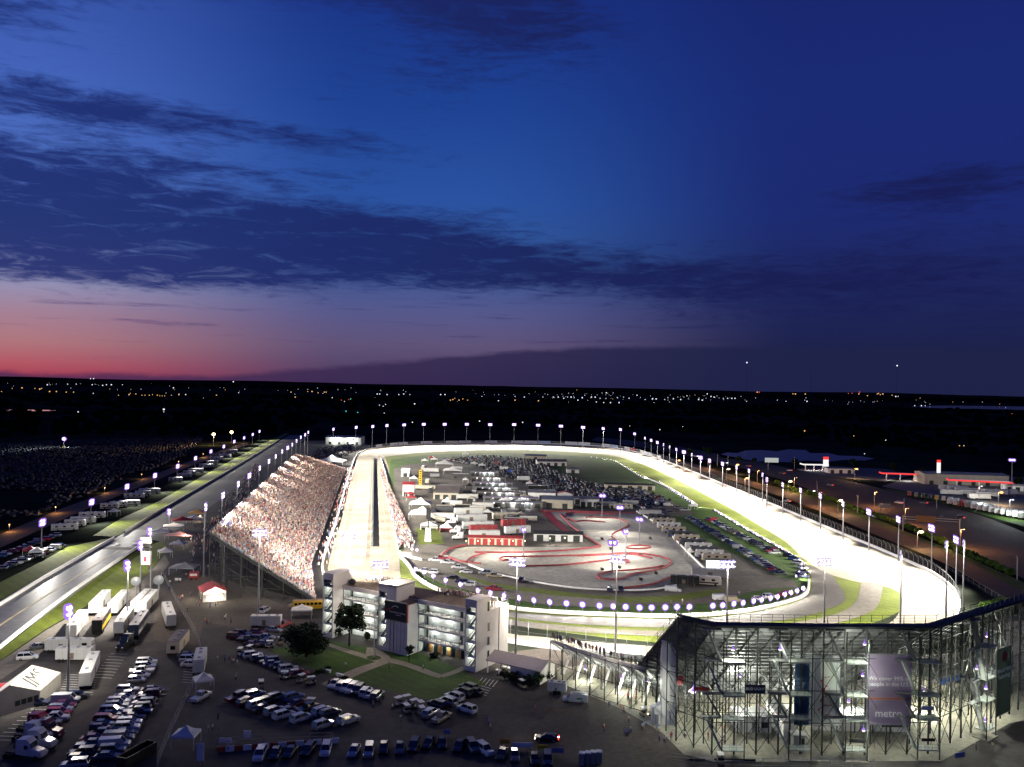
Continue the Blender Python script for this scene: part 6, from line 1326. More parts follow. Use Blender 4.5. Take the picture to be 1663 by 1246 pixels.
for x, l in ((545, 'left'), (571, 'right')):
    p = D(x, 717, G(561, 721).y - 14); t = thing('wall_lamp', f'bright wall lamp on the {l} half of the warehouse', 'lamp', (p.x, p.y, 0)); MB().bar((0, 0, 0), (0, 0, 6), .2).build('pole', m_pole, t); MB().ball((0, 0, 6), 1.4, .8, 1.0).build('globe', m_lens, t); point(t, (0, -2, 6), 9e3, (.95, 1, .9))
tent('bright white marquee at the far end of the grandstand', 539, 757, 22, 18, 4.5, 5, m=m_tent); tent('pink striped small tent beside the far marquee', 528, 756, 8, 8, 3, 2, m=mat('pink_canvas', (.6, .3, .3), .8))
# far line of crew trucks and small tents along the infield fence
for i, (x, y, k) in enumerate([(700, 747, 'r'), (705, 750, 't'), (756, 741, 't'), (690, 752, 't'), (806, 756, 'r'), (770, 757, 't'), (783, 760, 't'), (880, 752, 'r')]):
    if k == 't': tent(f'little white tent in the far infield, {nth(i + 1)} of the small tents', x, y, 6, 5, 2.6, 1.5)
    else: tent(f'little red tent in the far infield, {nth(i + 1)} of the small tents', x, y, 5, 5, 2.6, 1.5, m=m_red)
# more team trailers, coaches and canopies packed into the paddock
PADK = [(700, 852), (712, 850), (708, 838), (722, 832), (716, 845), (741, 824), (752, 828), (770, 822), (784, 826), (776, 832), (765, 815), (758, 812), (792, 838), (806, 834), (818, 838), (828, 846), (838, 852), (846, 842), (858, 848),  (846, 866), (700, 800), (690, 796), (694, 786), (706, 776), (748, 776), (756, 784), (762, 794), (770, 804), (840, 806), (852, 812), (862, 818), (848, 830),  (700, 768), (688, 764), (742, 764), (850, 782), (860, 790), (872, 796), (890, 804), (972, 826), (985, 824), (998, 826), (1012, 827), (1024, 822), (1046, 834), (1056, 838), (838, 776), (828, 770), (818, 764)]
r6 = random.Random(61); pk = [m_trl, m_tan, m_groof, m_black, mat('coach_pale', (.45, .44, .42), .4), mat('coach_dark', (.05, .05, .055), .35), m_navyp, m_red]
for i, (x, y) in enumerate(sorted(PADK)):
    k = r6.choices(['trailer', 'tent', 'coach'], [6, 3, 2])[0]; an = R(r6.choice([0, 0, 90]) + r6.uniform(-4, 4)); L = r6.choice([7, 9, 12, 14])
    if k == 'trailer': m = r6.choices(pk, [5, 3, 3, 2, 3, 2, 1, 1])[0]; box_trailer('team_trailer', f'team trailer parked in the paddock, {nth(i + 1)} of its small units from the left', G(x, y), an, L, 2.6, r6.uniform(2.9, 3.9), m, 'team trailers packed in the paddock', detail=False, roof=r6.choice([m_trl, m_groof, m_tan]))
    elif k == 'coach': motorhome(f'team coach parked in the paddock, {nth(i + 1)} of its small units from the left', G(x, y), an, 'team coaches packed in the paddock', 11, r6.choice(pk[:6]))
    else: tent(f'small team canopy in the paddock, {nth(i + 1)} of its small units from the left', x, y, r6.uniform(3.5, 6), r6.uniform(3.5, 5), 2.5, 1.3, m=r6.choices([m_tent, m_black, m_red, m_blue, m_tan], [5, 2, 1, 1, 2])[0], group='team canopies packed in the paddock')
# kart barriers
m_bar = mat('barrier_red', (.27, .045, .055), .7, noise=.25, scale=.4)
Z5 = lambda pts: [G(640 + x / 3.893, 680 + y / 3.893, .0) for x, y in pts]
BARS = [([(310, 865), (345, 835), (400, 815), (455, 806)], 1.6, 'red barrier curving round the left corner of the kart track'), ([(340, 880), (400, 905), (470, 915), (550, 925)], .9, 'red barrier by the crew trucks at the kart track corner'), ([(510, 852), (800, 852), (1100, 838), (1305, 815)], 1.3, 'long straight red barrier below the pavilion'), ([(1050, 610), (1130, 690), (1230, 760), (1305, 812)], 1.3, 'straight dark red barrier down the kart straight'), ([(455, 915), (480, 890), (530, 870), (570, 858)], .8, 'short slanting red barrier near the pit garage'),
        ([(665, 893), (690, 882), (800, 880), (1000, 876), (1250, 868), (1400, 862), (1520, 866), (1635, 890)], .7, 'long thin red barrier across the lower kart track'), ([(665, 893), (690, 903), (740, 900), (780, 905)], .7, 'red hairpin barrier at the left of the kart track'), ([(765, 943), (900, 938), (1050, 934), (1200, 920), (1320, 905), (1420, 897), (1480, 905), (1490, 915), (1465, 918)], .9, 'red barrier sweeping through the middle of the kart track'),
        ([(1280, 1005), (1300, 990), (1380, 972), (1500, 965), (1640, 950), (1700, 935)], .7, 'red barrier round the near loop, upper side'), ([(1280, 1005), (1310, 1020), (1400, 1025), (1460, 1008), (1500, 990), (1600, 975), (1700, 950), (1750, 920)], .9, 'red barrier round the near loop, lower side'), ([(1160, 875), (1300, 870), (1420, 858), (1560, 860), (1690, 880), (1745, 905), (1745, 925), (1690, 955)], .8, 'red barrier round the big right hand loop'),
        ([(1090, 625), (1085, 608), (1120, 600), (1200, 602), (1400, 612)], .8, 'red barrier at the far end of the kart track'), ([(1100, 635), (1150, 655), (1200, 650), (1280, 655), (1335, 660)], .8, 'red barrier behind the far hairpin'), ([(1215, 632), (1240, 626), (1300, 632), (1400, 635), (1460, 655), (1480, 680), (1440, 705), (1390, 730), (1372, 750), (1395, 765)], .8, 'winding red barrier in the upper kart track'), ([(1470, 818), (1500, 810), (1560, 808), (1620, 815), (1600, 826), (1530, 830), (1480, 826), (1470, 818)], .7, 'small oval red barrier ring on the kart track'),
        ([(950, 592), (1100, 590), (1300, 596), (1530, 600)], 1.6, 'straight red barrier along the far edge of the kart track'), ([(1450, 1078), (1550, 1068), (1650, 1050), (1720, 1020), (1780, 1000)], 1.0, 'red barrier at the right lower edge of the kart track')]
for pts, w, l in BARS: tag(wall_along('kart_barrier', spline(Z5(pts), 30), .6, w * .42, m_bar, z0=.26), l, 'barrier', 'red barriers on the kart track')
o = sheet('red_kart_lane', [(640 + x / 3.893, 680 + y / 3.893) for x, y in [(910, 572), (985, 590), (1070, 680), (1140, 740), (1215, 800), (1150, 745), (1090, 735), (985, 650)]], .28, m_red); 
rb = random.Random(8)
for i, (x, y) in enumerate([(1315, 768), (1370, 830), (1395, 883), (1620, 765), (1316, 962), (1425, 950), (1558, 1025), (1655, 985), (1555, 870)]):
    p = Z5([(x, y)])[0]; t = thing('tyre_stack', f'dark stack of tyres on the kart track, {nth(i + 1)} of the scattered stacks', 'tyre stack', (p.x, p.y, .26), 0, 'tyre stacks on the kart track')
    for k in range(3): MB().cone((rb.uniform(-.1, .1), 0, .3 * k), (rb.uniform(-.1, .1), 0, .3 * k + .27), .75, .75, 12).build('tyre', m_tyre, t)
# the big screen
a, c = D(1146, 909, G(1163, 938).y), D(1180, 930, G(1163, 938).y); t = thing('big_screen', 'brightly lit white video screen beside the motorhome row', 'screen', ((a.x + c.x) / 2, a.y, 0)); w = (c.x - a.x) / 2
MB().box(-w, w, -.1, .3, c.z, a.z).build('housing', m_black, t); MB().box(-w + .15, w - .15, -.16, -.11, c.z + .15, a.z - .15).build('display', glow('screen_white', (.92, .95, 1), 1.6), t)
for s in (-w * .7, w * .7): MB().bar((s, .4, 0), (s, .4, c.z + .3), .35).build('leg', m_dark, t)
MB().box(-w * 1.1, w * 1.1, -.6, 1.6, .4, 1.2).build('base', m_grey, t)
# ---- things on the drag strip side
P1, P2, E1, E2 = G(15, 1113, 6.0), G(52, 1080, 6.0), G(65, 1122, 3.0), G(99, 1092, 3.0); off = (E1 - P1); off.z = 0; L1, L2 = P1 - off, P2 - off; L1.z = L2.z = 3.0
t = thing('big_marquee', 'big white marquee with grey letters on its roof beside the drag strip', 'tent'); m_ims = mat('marquee_canvas', (.42, .40, .35), .85, noise=.15, scale=.4); b = MB(); b.quad(P1, P2, E2, E1); b.build('roof_side', m_ims, t, fix=False); b = MB(); b.quad(P1, P2, L2, L1); b.build('roof_side', m_tent, t, fix=False)
dn = Vector((0, 0, -3.0)); m_tw = mat('tent_wall', (.42, .40, .34), .8, noise=.1, scale=.6)
b = MB(); b.quad(L1, P1, E1, E1 + dn, L1 + dn); b.build('gable_wall', m_tw, t, fix=False); b = MB(); b.quad(L2, P2, E2, E2 + dn, L2 + dn); b.build('gable_wall', m_tw, t, fix=False); b = MB(); b.quad(E1, E2, E2 + dn, E1 + dn); b.build('side_wall', m_tw, t, fix=False)
ux = (P2 - P1).normalized(); vy = (P1 - E1); vy = (vy - ux * vy.dot(ux)).normalized(); nz = ux.cross(vy).normalized()
rot = Matrix((ux, vy, nz)).transposed().to_euler(); cpt = (P1 + P2 + E1 + E2) / 4 + nz * .06
text_mesh('IMS', 5.2, mat('grey_lettering', (.05, .05, .05), .8), t, cpt, rot)
for k in range(5):
    q = E1.lerp(E1 + (P1 - E1) * 1.0, .12 + .2 * k); q = Vector((q.x, q.y, 1.2)) - Vector((ux.x, ux.y, 0)) * .06
    if k < 4: b = MB(); r = Vector((off.x, off.y, 0)).normalized() * .55; b.quad(q - r, q + r, q + r + Vector((0, 0, 1.1)), q - r + Vector((0, 0, 1.1))); b.build('window', m_dark, t, fix=False)
tent('red box tent at the edge of the big marquee', 0, 1138, 5, 5, 3, .6, R(10), m=m_red, walls=True)
# red roofed ticket hut
t = gabled('white hut with a red gable roof by the grandstand stairs', 345, 972, 8.5, 7, 3, 1.6, m_white, m_red, R(-62), name='refreshment_hut', cat='hut', n_door=2)
for y in (-1.6, 1.6): MB().box(4.3, 5.6, y - 1.1, y + 1.1, 2.3, 2.4).build('awning', m_red, t); MB().box(4.26, 4.3, y - .9, y + .9, 1.0, 2.1).build('serving_hatch', glow('hut_light', (1, .9, .7), 2), t)
point(t, (6, 0, 2.8), 1500, (1, .9, .7)); point(t, (-1, -6, 3.5), 900, (1, .85, .6))
# score board
dS = G(233, 962).y; t = thing('score_board', 'tall drag strip score board with white and dark panels on two poles', 'score board', (D(236, 962, dS).x, dS, 0))
def sbp(nm, x0, x1, y0, y1, m): a, c = D(x0, y0, dS), D(x1, y1, dS); ox = t.location.x; return MB().box(a.x - ox, c.x - ox, -.4, .3, c.z, a.z).build(nm, m, t)
sbp('top_panel', 228, 246, 872, 882, m_white); sbp('dark_panel', 226, 246, 883, 888, m_black); sbp('dark_panel', 226, 246, 889.5, 894, m_black); sbp('lower_panel', 229, 244, 895.5, 917, m_white); sbp('red_figure', 234, 238.5, 903, 912, m_redt).location.y = -.05
for x in (229, 245): a = D(x, 872, dS); MB().bar((a.x - t.location.x, .5, 0), (a.x - t.location.x, .5, a.z), .35).build('post', m_pole, t)
for i, (x, y, w, d, m, l) in enumerate([(300, 931, 9, 7, m_groof, 'grey canopy tent by the grandstand plaza'), (261, 872, 8, 5, m_tent, 'white canopy tent beside the staging lanes'), (282, 863, 9, 7, m_tent, 'white and blue canopy tent beside the staging lanes'), (296, 852, 9, 6, m_red, 'red canopy tent beside the staging lanes'), (292, 878, 12, 4, mat('pink_canvas', (.6, .3, .3), .8), 'pink awning stall below the canopy tents'), (320, 840, 8, 6, mat('amber_canvas', (.6, .35, .12), .8), 'lit amber food stall beside the grandstand'), (316, 850, 8, 5, m_tent, 'white food stall beside the grandstand'), (330, 1120, 4, 4, m_tent, 'small white canopy above the pickup'), (302, 1212, 4.4, 4, m_tent, 'small white canopy near the barrier blocks'), (490, 1003, 6, 4, m_tent, 'small white canopy between tower and bus'), (60, 905, 5, 5, m_tent, 'white peaked tent beside the near grass verge'), (48, 903, 5, 4, m_red, 'dark red canopy beside the near grass verge'), (185, 838, 5, 4, m_tent, 'small white canopy by the motorhomes'), (1125, 828, 4, 4, m_tent, 'little white canopy beyond the infield crossing'), (1120, 905, 3, 3, m_tent, 'little white canopy beside the motorhome row'), (268, 905, 5, 5, m_tent, 'white vendor tent on the grass by the staging lanes'), (290, 892, 6, 5, m_tent, 'white vendor tent at the grass edge')]): tent(l, x, y, w, d, 2.6, 1.5, R(10 * (i % 4)), m=m)
added_post_lamp('warm added post lamp between the amber and white food stalls', 325, 848, 2500, (1, .7, .4)); added_post_lamp('warm added post lamp beside the pink awning stall', 301, 880, 1600, (1, .8, .6))
def dish(label, px, py, s):
    t = thing('satellite_dish', label, 'satellite dish', G(px, py, 0)); z = 6.0; b = MB(); n = 16
    b.v.append((0, 0, 0))
    for j in (1, 2, 3):
        for i in range(n): a = 2 * math.pi * i / n; r = s * j / 3; b.v.append((math.cos(a) * r, .35 * s * (j / 3) ** 2 * -1, math.sin(a) * r))
    b.f += [(0, 1 + i, 1 + (i + 1) % n) for i in range(n)]
    for j in (0, 1):
        for i in range(n): p = 1 + j * n + i; q = 1 + j * n + (i + 1) % n; b.f.append((p, p + n, q + n, q))
    b.m = [0] * len(b.f); o = b.build('bowl', m_grey, t, fix=False); o.location = (0, 0, z); o.rotation_euler = (R(-35), 0, R(20)); MB().bar((0, .2, 0), (0, .2, z), .4).build('mount', m_grey, t); MB().bar((0, -.2, z), (.2, -1.3, z + 1.0), .1).build('feed_arm', m_grey, t)
dish('white satellite dish behind the television trailers, nearer the drag strip', 220, 976, 1.5); dish('white satellite dish behind the television trailers, nearer the grandstand', 257, 974, 1.6)
# barrier blocks, toilets, skip, signs along the front row
for i in range(14):
    a, c = G(352 + 14.2 * i, 1221.5 - 1.1 * i), G(352 + 14.2 * (i + 1), 1220.4 - 1.1 * i); m_ = (a + c) / 2; d = c - a; m = m_white if i % 2 else mat('orange_plastic', (.34, .06, .02), .6, noise=.2, scale=1)
    o = MB().prism([(-.3, 0), (.3, 0), (.22, .3), (.1, .95), (-.1, .95), (-.22, .3)], -d.length / 2 + .04, d.length / 2 - .04, 'x').build('barrier_block', m); o.location = m_; o.rotation_euler.z = math.atan2(d.y, d.x); tag(o, f'{"white" if i % 2 else "orange"} barrier block in the line behind the front row, {nth(i + 1)} from the left', 'barrier', 'barrier blocks behind the front row')
for i, (x, y) in enumerate([(945, 1243), (954.5, 1242), (963.5, 1241), (972.5, 1240.5)]):
    t = thing('portable_toilet', f'white portable toilet at the bottom of the plaza, {nth(i + 1)} from the left', 'toilet', G(x, y), R(-10), 'portable toilets at the bottom of the plaza'); MB().box(-.55, .55, -.55, .55, .1, 2.2).build('cabin', mat('toilet_plastic', (.10, .13, .15), .6), t); MB().prism([(-.6, 2.2), (.6, 2.2), (.45, 2.42), (-.45, 2.42)], -.6, .6).build('roof', m_white, t); MB().box(-.42, .42, -.58, -.55, .15, 2.05).build('door', m_grey, t)
t = thing('waste_skip', 'long black waste skip at the bottom of the lot', 'skip', G(222, 1234), R(72)); MB().prism([(-1.0, 0), (1.0, 0), (1.2, 2.0), (1.05, 2.0), (.9, .2), (-.9, .2), (-1.05, 2.0), (-1.2, 2.0)], -3.8, 3.8, 'x').build('tub', m_black, t); MB().box(-4.0, -3.8, -1.1, 1.1, 0, 2.0).build('end_plate', m_black, t); MB().box(3.8, 4.0, -1.1, 1.1, 0, 2.0).build('end_plate', m_black, t)
for i, (x, y, w, h, m, l) in enumerate([(820, 1212, 2.0, .9, mat('amber_sign', (.5, .25, .03), .7), 'amber sign board behind the front row'), (848, 1218, 3.6, .9, m_white, 'long white sign board behind the front row'), (881, 1221, 2.2, .8, m_yel, 'yellow sign board behind the front row'), (906, 1227, 2.2, 1.0, mat('pale_blue_sign', (.2, .22, .4), .7), 'pale blue sign board behind the front row'), (726, 1196, 1.4, .9, mat('pale_blue_sign', (.2, .22, .4), .7), 'small pale sign in the middle of the dark lot'), (401, 1203, 1.4, 1.5, m_white, 'white light box on a stand near the barrier blocks'), (366, 1211, 2.4, 1.0, m_white, 'white board beside the barrier blocks'), (325, 1240, 1.3, 3.2, m_white, 'tall white crate at the bottom of the lot'), (228, 980, 2.6, .8, m_white, 'white sign on the return road beside the score board'), (289, 945, 2.2, .8, m_white, 'white board near the grey canopy tent')]):
    t = thing('notice_board', l, 'sign', G(x, y)); MB().box(-w / 2, w / 2, -.06, .06, .5, .5 + h).build('board', m, t)
    for s in (-w * .35, w * .35): MB().bar((s, .1, 0), (s, .1, .6), .07).build('leg', m_grey, t)
t = thing('jumping_pillow', 'red kiosk trailer beside the grey canopy tent', 'kiosk', G(315, 941), R(10)); t.name = 'kiosk_trailer'; MB().box(-1.6, 1.6, -1, 1, .5, 2.6).build('body', m_red, t); MB().box(-1.2, 1.2, -1.04, -1, 1.4, 2.2).build('serving_hatch', m_white, t)
for s in (-.9, .9): link('wheel', me_tyre, t, (s, -.9, .33)); link('wheel', me_tyre, t, (s, .9, .33))
# wire fences round the lot
def wire_fence(label, pix, h=1.8, step=3.5):
    P = spline([G(*p) for p in pix], 60); L = sum((b2 - a).length for a, b2 in zip(P, P[1:])); P = spline([G(*p) for p in pix], max(3, int(L / step))); root = thing('wire_fence', label, 'fence', P[0])
    for p in P: q = p - P[0]; MB().bar(q, q + Vector((0, 0, h)), .07).build('post', m_grey, root)
    for z in (.25, .9, h):
        b = MB()
        for a, c in zip(P, P[1:]): b.bar(a - P[0] + Vector((0, 0, z)), c - P[0] + Vector((0, 0, z)), .045)
        b.build('rail', m_grey, root)
wire_fence('wire fence between the compound and the stand plaza', [(262, 930), (290, 985), (318, 1035), (330, 1085), (318, 1100)]); wire_fence('wire fence along the lane through the lot', [(316, 1108), (296, 1150), (275, 1195), (255, 1246)]); wire_fence('wire fence at the foot of the scaffold stand', [(1090, 1236), (1160, 1243), (1300, 1246), (1420, 1246)], 1.5); wire_fence('wire fence beyond the right bend of the track', [(1540, 925), (1600, 962), (1660, 995)], 2.0, 5); wire_fence('wire fence behind the barrier blocks', [(350, 1214), (420, 1207), (540, 1203)], 1.6)
# orange cones on the plaza
for i, (x, y) in enumerate([(869, 1150), (886, 1154), (902, 1157), (918, 1159), (1008, 1148)]):
    t = thing('traffic_cone', f'orange traffic cone on the dark plaza, {nth(i + 1)} from the left', 'cone', G(x, y), 0, 'traffic cones on the plaza'); MB().cone((0, 0, .04), (0, 0, .75), .2, .04, 10).build('cone_body', PAINT['orange'], t); MB().box(-.25, .25, -.25, .25, 0, .04).build('base', m_black, t)
# ================================================================== BEYOND THE TRACK
# hedge along the highway
hp = spline([G(*p) for p in [(1262, 786), (1285, 797), (1330, 808), (1390, 830), (1440, 847), (1490, 866), (1530, 884), (1575, 905), (1640, 935)]], 40)
for i, p in enumerate(hp):
    rgb = random.Random(100 + i); t = thing('hedge_bush', f'green bush in the hedge beside the highway, {nth(i + 1)} from the far end', 'bush', p, 0, 'bushes in the hedge beside the highway'); lb = lobes_for(rgb, rgb.uniform(2.6, 4.0), rgb.uniform(1.2, 2.0), 1.6, 5)
    mb = MB(); mb.cone((0, 0, 0), (0, 0, 1.4), .15, .06, 6); [mb.cone((0, 0, .1), (l[0] * .7, l[1] * .7, l[2]), .08, .03, 5) for l in lb[:4]]; mb.build('stems', m_bark, t); leaf_cloud(rgb, lb, 420, .45).build('crown', m_leaf2, t, fix=False)
for i, (x, y) in enumerate([(1610, 985), (1622, 982), (1634, 980), (1600, 990)]): bush(f'bush on the verge beyond the right bend, {nth(i + 1)} from the track', x, y, 2.2, 2.2, m_leaf2, 60 + i, 500, .4, 'bushes on the verge beyond the right bend')
# street lamps along the highway (sodium) and slim poles
def street_lamp(label, px, py, h, m, power, col, group, arm=1.5, s=1.0):
    p = top_at(px, py, h); t = thing('street_lamp', label, 'street lamp', p, 0, group); MB().cone((0, 0, 0), (0, 0, h), .16, .09, 8).build('pole', m_pole, t); MB().bar((0, 0, h), (arm, -.3, h + .2), .1).build('arm', m_pole, t); MB().ball((arm, -.3, h + .1), .55 * s, .4 * s, .25 * s).build('lamp', m, t)
    if power: point(t, (arm, -.5, h - .6), power, col)
    return t
SL = [(1280, 782), (1361, 813), (1490, 864), (1180, 762), (1195, 755), (1388, 762), (1622, 800), (1100, 748), (1210, 777)]
for i, (x, y) in enumerate(SL): street_lamp(f'warm street lamp beside the highway, {nth(1 + sorted(q[0] for q in SL).index(x))} from the far end', x, y, 8, m_lens_w if i < 4 else m_lens_o, 1.2e4, (1, .6, .28), 'warm street lamps by the highway', s=2.2)
DIM = [(1470, 826), (1330, 800), (1420, 800), (1560, 860), (1230, 765), (1150, 745), (1290, 776)]
for i, (x, y) in enumerate(DIM): street_lamp(f'dim orange highway lamp, {nth(1 + sorted(q[0] for q in DIM).index(x))} from the far end', x, y, 9, m_lens_o, 1.3e4, (1, .42, .14), 'dim orange highway lamps', s=.5)
for i, (x, yt, yb) in enumerate([(1327, 783, 807), (1393, 806, 833), (1468, 811, 829), (1521, 812, 826), (1652, 904, 942), (1165, 738, 757), (1290, 743, 762), (1182, 741, 757)]):
    p = G(x, yb); h = H * (yb - yt) / (yb - hz(x)); t = thing('utility_pole', f'slim grey pole beyond the back straight, {nth(1 + sorted(q[0] for q in [(1327,), (1393,), (1468,), (1521,), (1652,), (1165,), (1290,), (1182,)]).index(x))} from the left', 'pole', p, 0, 'slim poles beyond the back straight'); MB().cone((0, 0, 0), (0, 0, h), .22, .16, 8).build('shaft', m_pole, t); MB().box(-.4, .4, -.15, .15, h, h + .3).build('cap', m_pole, t)
# cars on the highway
HC = [(1500, 818, 't'), (1460, 818, 't'), (1559, 842, 't'), (1348, 789, 't'), (1278, 815, 't'), (1317, 799, 'h'), (1347, 811, 'h'), (1424, 841, 'h'), (1544, 887, 'h'), (1178, 753, 'h'), (1282, 765, 't'), (1270, 770, 't'), (1215, 758, 't'), (1130, 742, 'h')]
for i, (x, y, k) in enumerate(HC):
    t = car(('sedan', 'SUV')[i % 2], ('grey', 'white', 'black')[i % 3], G(x, y, .04), R(128 if k == 't' else -52), f'{"car showing red tail lights" if k == "t" else "car with bright headlights"} beyond the back straight, {nth(1 + sorted(q[0] for q in HC).index(x))} from left', 'cars driving on the roads', name='moving_car')
    for ch in t.children:
        if ch.name.startswith('headlight') and k == 'h': setm(ch, glow('far_headlight', (1, .95, .95), 6)); ch.scale = (2.0, 2.6, 2.2); ch.location.x += .1
        if ch.name.startswith('tail_light') and k == 't': setm(ch, m_ton); ch.scale = (1.6, 2.0, 1.6)
    if k == 'h': spot(t, (2.6, 0, .8), (16, 0, 0), 900, 60, (1, .9, .75))
# fuel station and truck stop
def canopy(label, px, py, L, w, h, edge, rot=0.0, power=9e3, lamp=None):
    t = thing('fuel_canopy', label, 'canopy', G(px, py), rot); MB().box(-L / 2, L / 2, -w / 2, w / 2, h, h + .5).build('roof', m_white, t); MB().box(-L / 2 - .1, L / 2 + .1, -w / 2 - .12, -w / 2, h - .1, h + 1.0).build('fascia', edge, t); MB().box(-L / 2 - .12, -L / 2, -w / 2, w / 2, h - .1, h + 1.0).build('fascia', edge, t)
    for x in (-L * .35, 0, L * .35): MB().box(x - .25, x + .25, -.25, .25, 0, h).build('column', m_white, t); MB().box(x - .5, x + .5, 1.0, 1.6, 0, 1.8).build('pump', m_red, t)
    MB().box(-L * .45, L * .45, -w * .4, w * .4, h - .06, h - .02).build('light_panel', lamp or glow('canopy_light', (1, .98, .9), 1.5), t); spot(t, (-L * .2, 0, h - .3), (-L * .2, 0, 0), power, 150); spot(t, (L * .2, 0, h - .3), (L * .2, 0, 0), power, 150); return t
m_wedge = glow('lit_white_fascia', (1, .97, .92), 1.1); m_redge = glow('lit_red_fascia', (1, .06, .05), 1.2)
canopy('white lit fuel station canopy beside the pond', 1322, 764, 22, 10, 5, m_wedge); gabled('white fuel station shop beside the pond', 1362, 768, 22, 10, 4, .5, m_white, m_groof, 0, name='station_shop', n_door=3)
canopy('red edged truck stop canopy, the one farther from the trucks', 1462, 781, 30, 9, 5.5, m_redge, R(-8)); canopy('red edged truck stop canopy, the one beside the white trucks', 1590, 795, 42, 12, 6, m_redge, R(-20), 1.5e4)
gabled('long tan truck stop hall with a raked roof', 1560, 786, 62, 22, 8, 1.2, m_tan, m_groof, R(-6), name='truck_stop_hall', n_door=6); gabled('white lit diner at the right of the truck stop', 1655, 797, 22, 10, 4, .6, m_white, m_groof, R(-10), name='diner', n_door=4)
t = thing('pole_sign', 'tall red and white lit sign beside the fuel station', 'sign', G(1341, 765)); MB().box(-2.2, 2.2, -.5, .5, 4, 10).build('white_panel', m_wedge, t); MB().box(-2.2, 2.2, -.5, .5, 10, 12.5).build('red_panel', m_redge, t); MB().bar((0, 0, 0), (0, 0, 4), .6).build('post', m_pole, t)
t = thing('pole_sign', 'slim lit sign tower at the truck stop', 'sign', G(1524, 787)); MB().box(-1.3, 1.3, -.4, .4, 9, 17).build('white_panel', m_wedge, t); MB().box(-1.3, 1.3, -.4, .4, 17, 19).build('red_panel', m_redge, t); MB().bar((0, 0, 0), (0, 0, 9), .6).build('post', m_pole, t)
t = thing('billboard', 'white billboard on a pole at the pond edge', 'billboard', G(1253, 763)); MB().box(-6, 6, -.2, .2, 6.5, 10.5).build('panel', glow('billboard_face', (.8, .85, .8), .55), t); MB().bar((-3, .3, 0), (-3, .3, 7), .5).build('post', m_pole, t)
t = thing('sign_gantry', 'overhead road sign gantry across the highway', 'gantry', G(1512, 866), R(-18)); 
for x in (-13, 13): MB().bar((x, 0, 0), (x, 0, 8), .45).build('post', m_grey, t); MB().bar((x, .9, 0), (x, .9, 8), .3).build('post', m_grey, t)
MB().bar((-13, 0, 7.6), (13, 0, 7.6), .35).build('beam', m_grey, t); MB().bar((-13, 0, 6.4), (13, 0, 6.4), .3).build('beam', m_grey, t); MB().box(-7, 2, -.3, -.15, 5.4, 8.6).build('sign_face', mat('rusty_sign_back', (.20, .11, .05), .8), t)
t = thing('sign_gantry', 'small pale road sign back beside the highway', 'gantry', G(1437, 832)); MB().box(-3.5, 3.5, -.1, .1, 2.4, 5).build('sign_face', m_grey, t)
for x in (-2.6, 0, 2.6): MB().bar((x, 0, 0), (x, 0, 2.5), .2).build('post', m_grey, t)
mast('high_mast', G(1643, 803), 25, G(1600, 790), 'tall high mast lamp at the right of the truck stop', None, w=4, nl=3, rows=1, power=3e4, size=150, scale=1.1)
TL = [(1542, 797), (1555, 799), (1568, 802), (1580, 805), (1545, 805), (1590, 812), (1602, 808), (1618, 805), (1634, 804)]
for i, (x, y) in enumerate(TL): box_trailer('semi_trailer', f'white semi trailer parked at the truck stop canopy, {nth(1 + sorted(q[0] for q in TL).index(x))} from the left', G(x, y), R(-15 + 6 * (i % 3)), 14, 2.6, 4, m_trl, 'semi trailers at the truck stop canopy', detail=False)
for i in range(13): x = 1543 + 9.6 * i; box_trailer('semi_trailer', f'{("white", "red", "grey")[0 if i not in (2, 3) else 1 if i == 2 else 2]} semi trailer in the row along the truck stop verge, {nth(i + 1)} from left', G(x, 819 + 1.95 * i), R(58), 13, 2.6, 3.9, m_trl if i not in (2, 3) else m_red if i == 2 else m_groof, 'semi trailers in the row along the truck stop verge', detail=False)
for i in range(7): tractor(f'truck tractor parked at the left edge of the truck stop, {nth(i + 1)} from the left', G(1477 + 11 * i, 807 + 1.6 * i), R(60), PAINT[('red', 'grey', 'green', 'navy', 'yellow', 'white', 'red')[i]], 'truck tractors at the truck stop')
for x, y, pw in ((1590, 790, 2e4), (1640, 812, 2e4)): street_lamp(f'white yard lamp over the truck stop, {("left", "right")[x > 1600]} one', x, y, 11, m_lens_b, pw, (.9, 1, .95), 'yard lamps over the truck stop', s=1.5)
# orange lights of the field car park, and its lamp tower
t = thing('light_tower', 'bright mobile light tower in the dark field of cars', 'light tower', top_at(104, 713, 9)); MB().cone((0, 0, 0), (0, 0, 9), .25, .15).build('mast', m_pole, t); MB().box(-1.2, 1.2, -1, 1, .3, 1.6).build('generator', m_yel, t); MB().ball((0, 0, 9), 1.9, 1.4, 1.5).build('lamp', m_lens, t); MB().ball((0, .3, 9), 2.6, 1.2, 2.1).build('halo_rim', m_hood, t); point(t, (0, -1.6, 9.5), 2.2e4, (.85, .95, 1))  # violet ball round the lamp imitates its halo
for i, (x, y) in enumerate([(347, 705.5), (376, 702)]): t = thing('field_lamp', ('warm lamp at the far field entrance, nearer one', 'warm lamp at the far field entrance, farther one')[i], 'lamp', top_at(x, y, 12)); MB().cone((0, 0, 0), (0, 0, 12), .25, .15).build('pole', m_pole, t); MB().ball((0, 0, 12), 1.9, 1.6, 1.6).build('globe', m_lens_w, t); point(t, (0, -2, 11), 1.6e4, (1, .6, .25))
